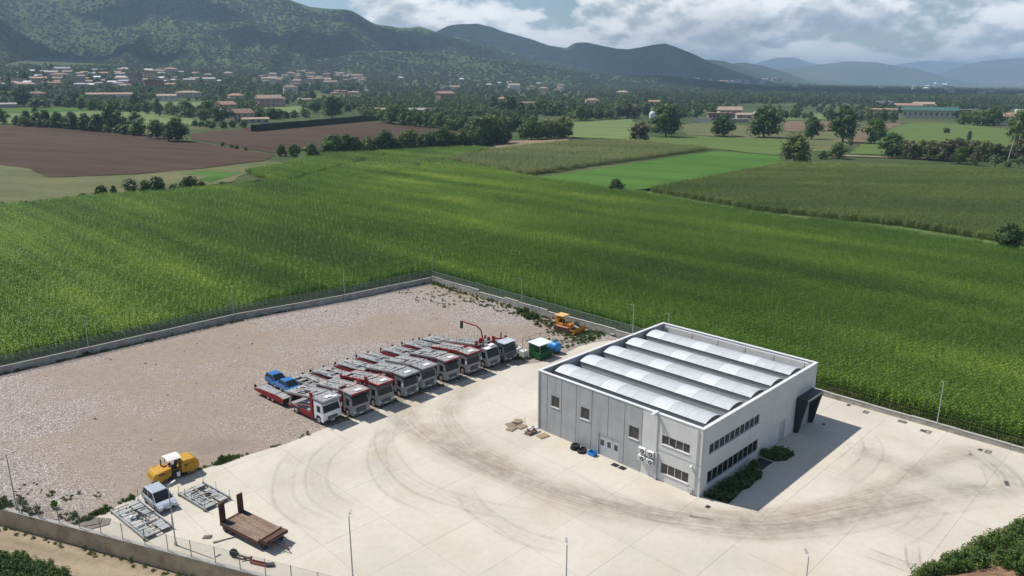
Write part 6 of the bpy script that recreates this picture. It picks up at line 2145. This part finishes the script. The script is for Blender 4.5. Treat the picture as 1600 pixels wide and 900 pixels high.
house(1383, 175, 36, 5, 'brick', 'terracotta', 'long low red roofed shed left of the cattle shed', None, 0, .3, 'gable', 0, floors=1, cat='shed')
house(1381, 164, 20, 5, 'white', 'white_roof', 'white flat roofed building on the dark plain', None, 0, .5, 'flat', 0, floors=1)
house(1583, 195, 56, 15, 'white', 'terracotta', 'white building with a red roof and three white tanks at the right edge', None, .0, .4, 'gable', 6, floors=1)
for k, u in enumerate((1587, 1592, 1597)):
    p = hit(u, 191); p.z += 0
    d = dist(p); r_ = 2.6 * d / FPX
    hh = 14 * d / FPX
    q = tag(empty('roof_tank', (p.x, p.y + 1, p.z), 0), ('left', 'middle', 'right')[k] + ' white tank above the red roofed building at the right edge', 'tank', 'white tanks above the red roof')
    MB().lathe([(r_ * .9, hh * .75), (r_, hh * .8), (r_, hh), (r_ * .7, hh * 1.12), (r_ * .2, hh * 1.16)], 12).build('shell', WC['white'], q)
    MB().box(-r_ * .7, r_ * .7, -r_ * .7, r_ * .7, 0, hh * .748).build('stand', GALV, q)
for u, v, r_px, lab in ((1019, 184, 4.6, 'white domed silo beside the big dark oak'), (1181, 184, 4.6, 'white domed silo with a cap beside the widest oak')):
    p = hit(u, v); d = dist(p); r_ = r_px * d / FPX
    q = tag(empty('silo', p, 0), lab, 'silo')
    MB().lathe([(r_, 0), (r_ * 1.02, r_ * 1.2), (r_ * .85, r_ * 1.7), (r_ * .45, r_ * 2.0), (r_ * .1, r_ * 2.08)], 14).build('shell', HATCH, q)
    MB().lathe([(r_ * .3, r_ * 2.05), (r_ * .3, r_ * 2.25), (r_ * .1, r_ * 2.3)], 10).build('cap', GALV, q)
# utility pole at the right
p = hit(1573, 256); d = dist(p)
q = tag(empty('utility_pole', p, 0), 'leaning grey utility pole by the brown thicket', 'pole')
hp = 36 * d / FPX
MB().tube((0, 0, 0), (hp * .14, 0, hp), .22, .14, n=6).build('shaft', M('concrete_pole', (.42, .40, .38), .9), q)
MB().obox((hp * .137, 0, hp * .96), (1.8, .12, .12)).build('crossarm', DSTEEL, q)

# ---- the town on the slope
rh = random.Random(31)
def town(poly, n, wr, label_kind, group, seed, roofs, walls, big=0.0, mind=5.5):
    rd = random.Random(seed)
    us = [p[0] for p in poly]; vs_ = [p[1] for p in poly]
    got = []
    tries = 0
    while len(got) < n and tries < 6000:
        tries += 1
        u, v = rd.uniform(min(us), max(us)), rd.uniform(min(vs_), max(vs_))
        if not in_poly(np.array([u]), np.array([v]), poly)[0]:
            continue
        if any(abs(u - a) < mind * 1.3 and abs(v - b) < mind * .42 for a, b in got):
            continue
        got.append((u, v))
    got.sort()
    rows, seen = [], {}
    for (u, v) in got:
        bigq = rd.random() < big
        w = rd.uniform(*wr) * (1.7 if bigq else 1) * .8
        h = rd.uniform(5.5, 7.5) if bigq else rd.uniform(3.8, 5.6)
        wl = rd.choice(walls); rf = rd.choice(roofs)
        rfn = {'rust': 'faded tile', 'terracotta': 'red tile', 'orange': 'orange tile', 'greyroof': 'grey', 'white_roof': 'white', 'brownroof': 'brown tile'}[rf]
        key = '%s %s with %s roof %s' % (wl, 'block' if bigq else 'house', rfn, label_kind)
        rows.append((u, v, w, h, wl, rf, key, bigq, rd.choice(('gable', 'hip', 'gable', 'flat')), rd.uniform(-.5, .5), rd.uniform(.5, .9)))
        seen[key] = seen.get(key, 0) + 1
    cnt = {}
    for (u, v, w, h, wl, rf, key, bigq, kd, an, dp) in rows:
        k = cnt.get(key, 0); cnt[key] = k + 1
        lab = key if seen[key] == 1 else key + ', ' + (ORD[k].replace(' from', ' such from').replace('leftmost', 'leftmost such') if k < seen[key] - 1 or k == 0 else 'rightmost such')
        house(u, v, w, h, wl, rf, lab, group, an, dp, kd, 5 if bigq else 3, floors=3 if bigq else 2, sink=2.5)
town([(-60, 122), (60, 112), (150, 109), (260, 112), (330, 120), (350, 128), (300, 137), (180, 138), (60, 137), (-60, 140)], 100, (10, 17), 'in the larger left town', 'houses of the larger left town', 5,
     ['rust', 'rust', 'terracotta', 'greyroof', 'orange', 'white_roof'], ['cream', 'rose', 'white', 'grey', 'pink', 'ochre', 'rose'], .22)
town([(400, 124), (440, 114), (500, 113), (545, 117), (575, 125), (560, 132), (470, 135), (410, 132)], 52, (9, 15), 'in the smaller middle town', 'houses of the smaller middle town', 6, ['rust', 'rust', 'terracotta', 'brownroof'], ['cream', 'rose', 'white', 'rose', 'pink'], .1, 4.5)
town([(520, 146), (575, 144), (572, 152), (525, 153)], 7, (9, 12), 'in the hamlet by the pale meadow', 'houses of the hamlet by the meadow', 7, ['rust', 'terracotta'], ['rose', 'pink', 'cream'])
town([(1072, 128), (1110, 122), (1150, 118), (1220, 126), (1235, 133), (1150, 136), (1080, 135)], 34, (6, 10), 'in the distant hill town', 'houses of the distant hill town', 8, ['rust', 'terracotta', 'greyroof', 'white_roof'], ['white', 'rose', 'cream', 'grey'], .05, 4)
town([(620, 124), (760, 122), (900, 136), (1000, 142), (980, 148), (860, 140), (700, 132)], 12, (7, 11), 'scattered on the wooded hill foot', 'houses scattered on the hill foot', 9, ['rust', 'white_roof', 'terracotta'], ['cream', 'white', 'rose'])
town([(1240, 136), (1600, 134), (1600, 152), (1420, 150), (1240, 150)], 14, (5, 9), 'scattered over the far plain', 'buildings scattered over the far plain', 10, ['rust', 'white_roof', 'white_roof', 'greyroof'], ['white', 'cream', 'grey'], .1)
house(357, 120, 13, 7, 'rose', 'rust', 'lone rose house on the slope between the two towns', None, 0, .8, 'hip', 3, sink=2)
house(234, 127, 16, 12, 'ochre', 'rust', 'yellow apartment block in the left town', None, .2, .8, 'flat', 4, floors=4, sink=2)
house(241, 137, 24, 10, 'brick', 'brownroof', 'brick red apartment block below the yellow one', None, .1, .6, 'flat', 6, floors=3, sink=2)
house(215, 126, 26, 10, 'brick', 'brownroof', 'dark red block left of the yellow one', None, .1, .6, 'flat', 6, floors=3, sink=2)

# ---- woodland masses
def near_house(u, v):
    m = np.zeros(u.shape, bool)
    for (a, b, w, h) in HOUSE_PX:
        m |= (np.abs(u - a) < w * .6 + 2) & (v > b - 1) & (v < b + max(2.5, h * .25 + 2))
    return m
def clear_of_fields(u, v, pad=1.5):
    m = np.ones(u.shape, bool)
    for poly in FIELDS_PX:
        m &= ~(in_poly(u, v + pad, poly) | in_poly(u, v, poly))
    return m
def density(u, v):
    # how wooded the valley floor is
    n = fbm(u / 60, v / 9, 3, 55) * 2 - 1
    d = np.where(v < 186, .25 + .8 * n, 0)
    d = np.where((u <= 560) & (v < 172), .62 + .9 * n, d)
    d = np.where((u <= 560) & (v < 144), .75 + .6 * n, d)
    d = np.where((u <= 560) & (v < 122), .9, d)
    d = np.where((u > 560) & (u <= 980) & (v < 182), .72 + .5 * n, d)
    d = np.where((u > 980) & (v < 163), .95, d)
    return d
rd_ = np.random.default_rng(8)
NB = 20000
U_ = rd_.uniform(-250, 1850, NB); V_ = 106 + (187 - 106) * rd_.random(NB) ** 1.1
kp = (rd_.random(NB) < density(U_, V_)) & clear_of_fields(U_, V_) & ~near_house(U_, V_)
P_ = []
for u, v in zip(U_[kp], V_[kp]):
    try:
        p = hit(u, v)
    except ValueError:
        continue
    if p.y < 6500:
        P_.append((p.x, p.y, p.z, u, v))
P_ = np.array(P_)
# near the horizon: an even spread over the ground as well, so that the far plain reads as one wood
far = []
for _ in range(9000):
    r_ = 1600 + 4200 * rd_.random() ** .8
    a_ = rd_.uniform(-.05, .72)
    x, y = r_ * math.sin(a_), r_ * math.cos(a_)
    z = float(terr(x, y))
    u, v, d = project(x, y, z)
    if u > 930:
        far.append((x, y, z, u, v))
far = np.array(far)
far = far[~near_house(far[:, 3], far[:, 4])]
P_ = np.concatenate([P_, far])
n = len(P_)
print('woodland', n)
dd_ = np.hypot(P_[:, 0], P_[:, 1])
hgt = rd_.uniform(6.5, 12.5, n) * np.clip(dd_ / 1500, .8, 1.15)
wid = hgt * rd_.uniform(.9, 1.35, n)
idx = np.where(P_[:, 3] > 980, rd_.choice([0, 1, 0, 1, 2, 3, 6], n), rd_.choice([0, 1, 2, 3, 4, 5, 6, 7, 2, 3], n))
scatter('woodland', P_[:, :3] - np.array([0, 0, .6]), rd_.uniform(0, 6.28, n), np.stack([wid, wid, hgt], -1), idx, far_pro, 'mixed trees and woods spread over the valley floor', 'woodland')
# canopy on the slopes
pts = []
for nm, cnt, t0, t1 in (('mountain_massif', 42000, .0, .97), ('front_foothill', 18000, .0, .98), ('second_range', 5000, .0, .9)):
    X, Y, Z, TT = MOUNT[nm]
    nT, na = X.shape
    i0, i1 = int(t0 * 59), None
    tt = rd_.random(cnt) ** 1.3 * (t1 - t0) + t0
    col = TT[:, 0]
    ii = np.interp(tt, col[:np.argmax(col >= 1) + 1], np.arange(np.argmax(col >= 1) + 1))
    jj = rd_.uniform(0, na - 1.001, cnt)
    i_, j_ = np.minimum(ii.astype(int), nT - 2), jj.astype(int)
    fi, fj = ii - i_, jj - j_
    def bil(A):
        return (A[i_, j_] * (1 - fi) + A[i_ + 1, j_] * fi) * (1 - fj) + (A[i_, j_ + 1] * (1 - fi) + A[i_ + 1, j_ + 1] * fi) * fj
    x, y, z = bil(X), bil(Y), bil(Z)
    u, v, d = project(x, y, z)
    keep = (u > -200) & (u < 1700) & (z > terr(x, y) - 2)
    dn = fbm(x / 170, y / 170, 3, 77)
    keep &= (dn + rd_.uniform(-.22, .22, cnt)) > .30
    pts.append(np.stack([x, y, z, d], -1)[keep])
P2 = np.concatenate(pts)
n = len(P2)
hgt = rd_.uniform(5, 9, n) * np.clip(P2[:, 3] / 3000, .8, 1.5)
wid = hgt * rd_.uniform(1.6, 2.6, n)
scatter('slope_forest', P2[:, :3] - np.array([0, 0, 1.5]), rd_.uniform(0, 6.28, n), np.stack([wid, wid, hgt], -1), rd_.integers(0, 4, n), slope_pro, 'broadleaf forest on the mountain slopes', 'forest')
print('slope forest', n)

# ================================================================ WEEDS, SHRUB BEDS, MOUND
def tuft_mesh(seed, mat, n=34, h=.45, r=.4, w=.05):
    rd = random.Random(seed)
    mb = MB()
    for k in range(n):
        a, q = rd.uniform(0, 6.28), r * rd.random() ** .6
        x, y = q * math.cos(a), q * math.sin(a)
        b = rd.uniform(0, 6.28)
        hh = h * rd.uniform(.45, 1.1)
        lx, ly = .5 * hh * math.cos(b) * rd.random(), .5 * hh * math.sin(b) * rd.random()
        dx, dy = w * math.cos(b + 1.57), w * math.sin(b + 1.57)
        mb.add([(x - dx, y - dy, 0), (x + dx, y + dy, 0), (x + lx * .6 + dx, y + ly * .6 + dy, hh * .65), (x + lx, y + ly, hh)], [(0, 1, 2, 3)])
    return mb.mesh('weed_tuft', mat, fix=False)
LEAF_DRY = leaf_mat('dry_weed', (.10, .085, .04), (.20, .16, .08), .2, True, .3)
tufts = [tuft_mesh(1, LEAF_F), tuft_mesh(2, LEAF_M), tuft_mesh(3, LEAF_Y, 30, .55), tuft_mesh(4, LEAF_DRY, 26, .5, .45), crown_mesh('weed_bush', LEAF_F, 77, .55, 0, 1, lobes=6, cards=30, size=.10, core=False)]
wp, wr_, ws, wi = [], [], [], []
rg = random.Random(21)
def weeds(X, Y, r, n, s=1.0, kinds=(0, 1, 2), bush=0.0, sy=None):
    for k in range(n):
        a, q = rg.uniform(0, 6.28), rg.random() ** .5
        p = W(X + r * q * math.cos(a), Y + (sy or r) * q * math.sin(a))
        wp.append((p.x, p.y, 0.0)); wr_.append(rg.uniform(0, 6.28))
        sc_ = .68 * s * rg.uniform(.6, 1.3)
        if rg.random() < bush:
            ws.append((sc_ * .9, sc_ * .9, sc_ * .9)); wi.append(4)
        else:
            ws.append((sc_, sc_, sc_ * rg.uniform(.7, 1.1))); wi.append(rg.choice(kinds))
# along the back walls
for k in range(60):
    X = -40 + k * 1.2
    if rg.random() < .85:
        weeds(X, 82.3 - (0 if X < 0 else (X * .085)), .8, rg.randint(2, 7), .8, (0, 1, 2, 3), .05, .35)
for k in range(34):
    Y = 40 + k * 1.15
    weeds(31.2, Y, .5, rg.randint(3, 9), .9, (0, 1, 2, 3), .12, .7)
    if 42 < Y < 66:
        weeds(30.0 - rg.random() * 1.5, Y, 1.2, rg.randint(4, 10), .8, (0, 2, 3, 3, 1), .08)
weeds(29.5, 50, 1.4, 30, 1.1, (0, 1), .4); weeds(30.4, 53, 1.0, 20, 1.2, (0, 1), .5)
weeds(28.5, 46, 2.0, 46, .9, (0, 2, 3)); weeds(27.5, 41.5, 2.4, 70, .8, (0, 1, 2)); weeds(29.5, 37.2, 2.2, 100, .9, (0, 1, 0)); weeds(26.5, 37.0, 2.2, 90, .8, (0, 1, 2)); weeds(22.5, 37.5, 2.2, 70, .7, (2, 3, 0)); weeds(21.5, 40.5, 2.0, 26, .7, (3, 2))
weeds(14.3, 38.6, .8, 40, .9, (0, 1), .2, 1.8); weeds(14.2, 41, .8, 26, .9, (0, 1), .2)
# gravel / concrete edge
for X, n_, s in ((-42.2, 14, .9), (-40.6, 26, 1.0), (-38.3, 16, .8), (-33.0, 8, .7), (-30.6, 5, .7), (-28.7, 22, 1.0), (-27.9, 18, 1.1), (-26.5, 5, .7), (-23, 6, .6), (-20, 5, .6)):
    Yb = float(np.interp(X, [p[0] for p in edge], [p[1] for p in edge]))
    weeds(X, Yb + .25, .8, n_, s, (0, 1, 0), .15, .3)
for X in xs_:
    weeds(X + 1.75, 38.3, .3, 9, .5, (0, 1), 0, .7)
    weeds(X + .2, 37.9, 1.3, 7, .35, (0, 1), 0, .2)
# left gravel corner and the thin scatter on the stones
weeds(-42.9, 43.6, .5, 8, .6, (0, 2)); weeds(-41.8, 41.9, .9, 14, .6, (0, 2)); weeds(-40, 40.2, .6, 6, .5, (0, 2)); weeds(-44, 46, 1.6, 14, .5, (3, 2)); weeds(-44.5, 41, 1.3, 14, 1.0, (0, 1, 3), .3); weeds(-46, 44, 1.2, 10, 1.0, (0, 1, 3), .3); weeds(-42.8, 38.2, .8, 8, .9, (0, 1), .3)
for k in range(60):
    weeds(rg.uniform(22, 31), rg.uniform(64, 78), .5, rg.randint(1, 4), .55, (0, 2, 3))
for k in range(26):
    weeds(rg.uniform(-35, 25), rg.uniform(45, 78), .3, rg.randint(1, 2), .4, (3, 2))
scatter('weeds', wp, wr_, ws, wi, tufts, 'green and dry weeds along the walls and slab edges', 'weeds')

# verge grass between walls and maize
vp, vr, vsz, vi = [], [], [], []
for k in range(5200):
    if k < 2600:
        X = rg.uniform(-60, 33); Y = (83.4 if X < -6 else 83.4 - (X + 6) * .1) + rg.uniform(.3, 3.6)
    else:
        X = 32.2 + rg.uniform(.2, 2.0); Y = rg.uniform(-40, 80)
    p = W(X, Y)
    vp.append((p.x, p.y, -.03)); vr.append(rg.uniform(0, 6.28)); s = rg.uniform(.7, 1.5); vsz.append((s * 1.1, s * 1.1, s)); vi.append(rg.choice((0, 1, 2, 0, 1, 3)))
scatter('verge_grass', vp, vr, vsz, vi, tufts, 'rough verge grass between the boundary walls and the maize', 'grass')

# planted beds in the building's shade
bedm = soil_mat('bed_soil', (.03, .035, .018), (.05, .05, .028), .8)
def bed(poly, label, seed, hmax):
    rd = random.Random(seed)
    P = [W(*q) for q in poly]
    cx, cy = sum(q[0] for q in poly) / len(poly), sum(q[1] for q in poly) / len(poly)
    r = tag(empty('shrub_bed', W(cx, cy), 0), label, 'shrub bed')
    o = W(cx, cy)
    mb = MB()
    mb.prism([(p.x - o.x, p.y - o.y) for p in P], 'z', .012, .06)
    mb.build('soil', bedm, r)
    fm = MB()
    xs = [q[0] for q in poly]; ys = [q[1] for q in poly]
    cnt = 0
    target = int(abs(area(poly)) * 75)
    while cnt < target:
        x, y = rd.uniform(min(xs), max(xs)), rd.uniform(min(ys), max(ys))
        if not in_poly(np.array([x]), np.array([y]), poly)[0]:
            continue
        p = W(x, y)
        hh = hmax * (.5 + .5 * mnoise.noise(Vector((x * .8, y * .8, seed)))) + .08
        card(fm, (p.x - o.x, p.y - o.y, rd.uniform(.05, 1) * hh + .05), (rd.uniform(-.7, .7), rd.uniform(-.7, .7), 1), rd.uniform(.08, .2), rd)
        cnt += 1
    me = fm.mesh('foliage', LEAF_D, fix=False)
    f = mk('foliage', me, r)
    f['kind'] = 'stuff'
bed([(.4, -.25), (1.0, -2.5), (2.6, -2.4), (4.0, -2.2), (5.0, -2.5), (6.4, -2.3), (7.6, -2.4), (8.6, -1.9), (8.8, -.5), (5, -.25)], 'long overgrown shrub bed along the foot of the right facade', 3, .75)
bed([(11.6, -.5), (11.6, -1.8), (12.6, -2.5), (14.4, -2.6), (15.2, -1.4), (14.6, -.4), (12.8, -.3)], 'smaller shrub bed beside the grey side door', 4, .6)
MB_ = MB().box(0, 2.3, -.7, .7, 0, .03)
q = tag(MB_.build('entrance_mat', M('dark_step', (.035, .037, .042), .8, var=.2)), 'dark entrance step between the two shrub beds', 'step')
q.location = W(9.0, -1.0, .012); q.rotation_euler = (0, 0, YAW)
for (X, Y, lab) in ((8.9, -.9, 'small clipped shrub at the end of the long bed'), (11.9, -.45, 'small round shrub on a stem by the entrance step')):
    p = W(X, Y)
    r = tag(empty('potted_shrub', p, 0), lab, 'shrub')
    r.scale = (1.15, 1.15, 1.15)
    mk('foliage', PRO['bush'][0][0], r).scale = (.8, .8, .8)
    mk('stem', PRO['bush'][0][1], r)

# earth mound with bushes at the lower right
EARTH = soil_mat('mound_earth', (.17, .105, .065), (.30, .195, .125), .5, (0, 1, 1), 2.0)
mc = np.array([44.0, 49.5])
xs2, ys2 = np.linspace(27, 62, 50), np.linspace(38, 60, 40)
XX, YY = np.meshgrid(xs2, ys2, indexing='ij')
e0, e1 = np.array([30.3, 49.8]), np.array([46.0, 58.4])
dn_ = (e1 - e0) / np.linalg.norm(e1 - e0); nn_ = np.array([dn_[1], -dn_[0]])
sd = (XX - e0[0]) * nn_[0] + (YY - e0[1]) * nn_[1]
hm_ = 1.5 * np.clip(sd / 3.5, 0, 1) ** .8 * (.7 + .6 * fbm(XX / 4, YY / 4, 3, 9)) - .5 * np.clip(-sd, 0, .4)
hm_ = np.where(sd < 0, -.3, hm_)
V = np.stack([XX, YY, hm_], -1).reshape(-1, 3)
id_ = np.arange(50 * 40).reshape(50, 40)
Fc = np.stack([id_[:-1, :-1], id_[1:, :-1], id_[1:, 1:], id_[:-1, 1:]], -1).reshape(-1, 4)
tag(mk('earth_mound', np_mesh('earth_mound', V, Fc, EARTH, True)), 'bare brown earth mound at the lower right', kind='structure')
mp, mr_, ms_, mi = [], [], [], []
clumps = [crown_mesh('shrub_clump', LEAF_F, 301, .55, 0, 1, lobes=8, cards=60, size=.055, core=False), crown_mesh('shrub_clump', LEAF_M, 302, .55, 0, 1, lobes=8, cards=60, size=.055, core=False), crown_mesh('shrub_clump', LEAF_Y, 303, .5, 0, 1.1, lobes=7, cards=50, size=.05, core=False), tufts[0], tufts[2]]
def mound_h(x, y):
    s = (x - e0[0]) * nn_[0] + (y - e0[1]) * nn_[1]
    return 1.5 * max(0, min(1, s / 3.5)) ** .8 * (.7 + .6 * float(fbm(np.array([x / 4]), np.array([y / 4]), 3, 9)[0])) if s > 0 else 0.0
for k in range(900):
    t = rg.uniform(-.1, 1.35)
    s = rg.uniform(.1, 1) ** 1.3 * 6.5
    x, y = e0 + dn_ * t * 17.9 + nn_ * s
    if s > 1.2 and mnoise.noise(Vector((x * .28, y * .28, 2.2))) < (.16 if s > 2.2 else -.12):
        continue
    mp.append((x, y, mound_h(x, y) - .05)); mr_.append(rg.uniform(0, 6.28))
    z = rg.uniform(.7, 1.5) * (1.0 if s > .8 else .75)
    ms_.append((z, z, z * rg.uniform(.7, 1.15))); mi.append(rg.choice((0, 0, 1, 1, 2, 3, 4)))
scatter('mound_scrub', mp, mr_, ms_, mi, clumps, 'dense green scrub growing over the lower right mound', 'scrub')
# grass at the lower left beyond the dirt road
gp_, gr_, gs_, gi_ = [], [], [], []
for k in range(900):
    p = fw(rg.uniform(-14, 13), 3.7 + rg.random() ** 1.2 * 6 + .8 * mnoise.noise(Vector((k * .37, 0, 0))))
    gp_.append((p.x, p.y, -1.57)); gr_.append(rg.uniform(0, 6.28)); s = rg.uniform(.6, 1.2); gs_.append((s, s, s)); gi_.append(rg.choice((0, 1, 3, 4, 0, 1)))
for k in range(60):
    p = fw(rg.uniform(-12, 30), .35 + rg.random() * .5)
    gp_.append((p.x, p.y, -1.56)); gr_.append(rg.uniform(0, 6.28)); s = rg.uniform(.3, .6); gs_.append((s, s, s)); gi_.append(rg.choice((3, 4, 0)))
scatter('roadside_grass', gp_, gr_, gs_, gi_, clumps[:3] + [tufts[0], tufts[2]], 'green grass and scrub beside the dirt road', 'grass')
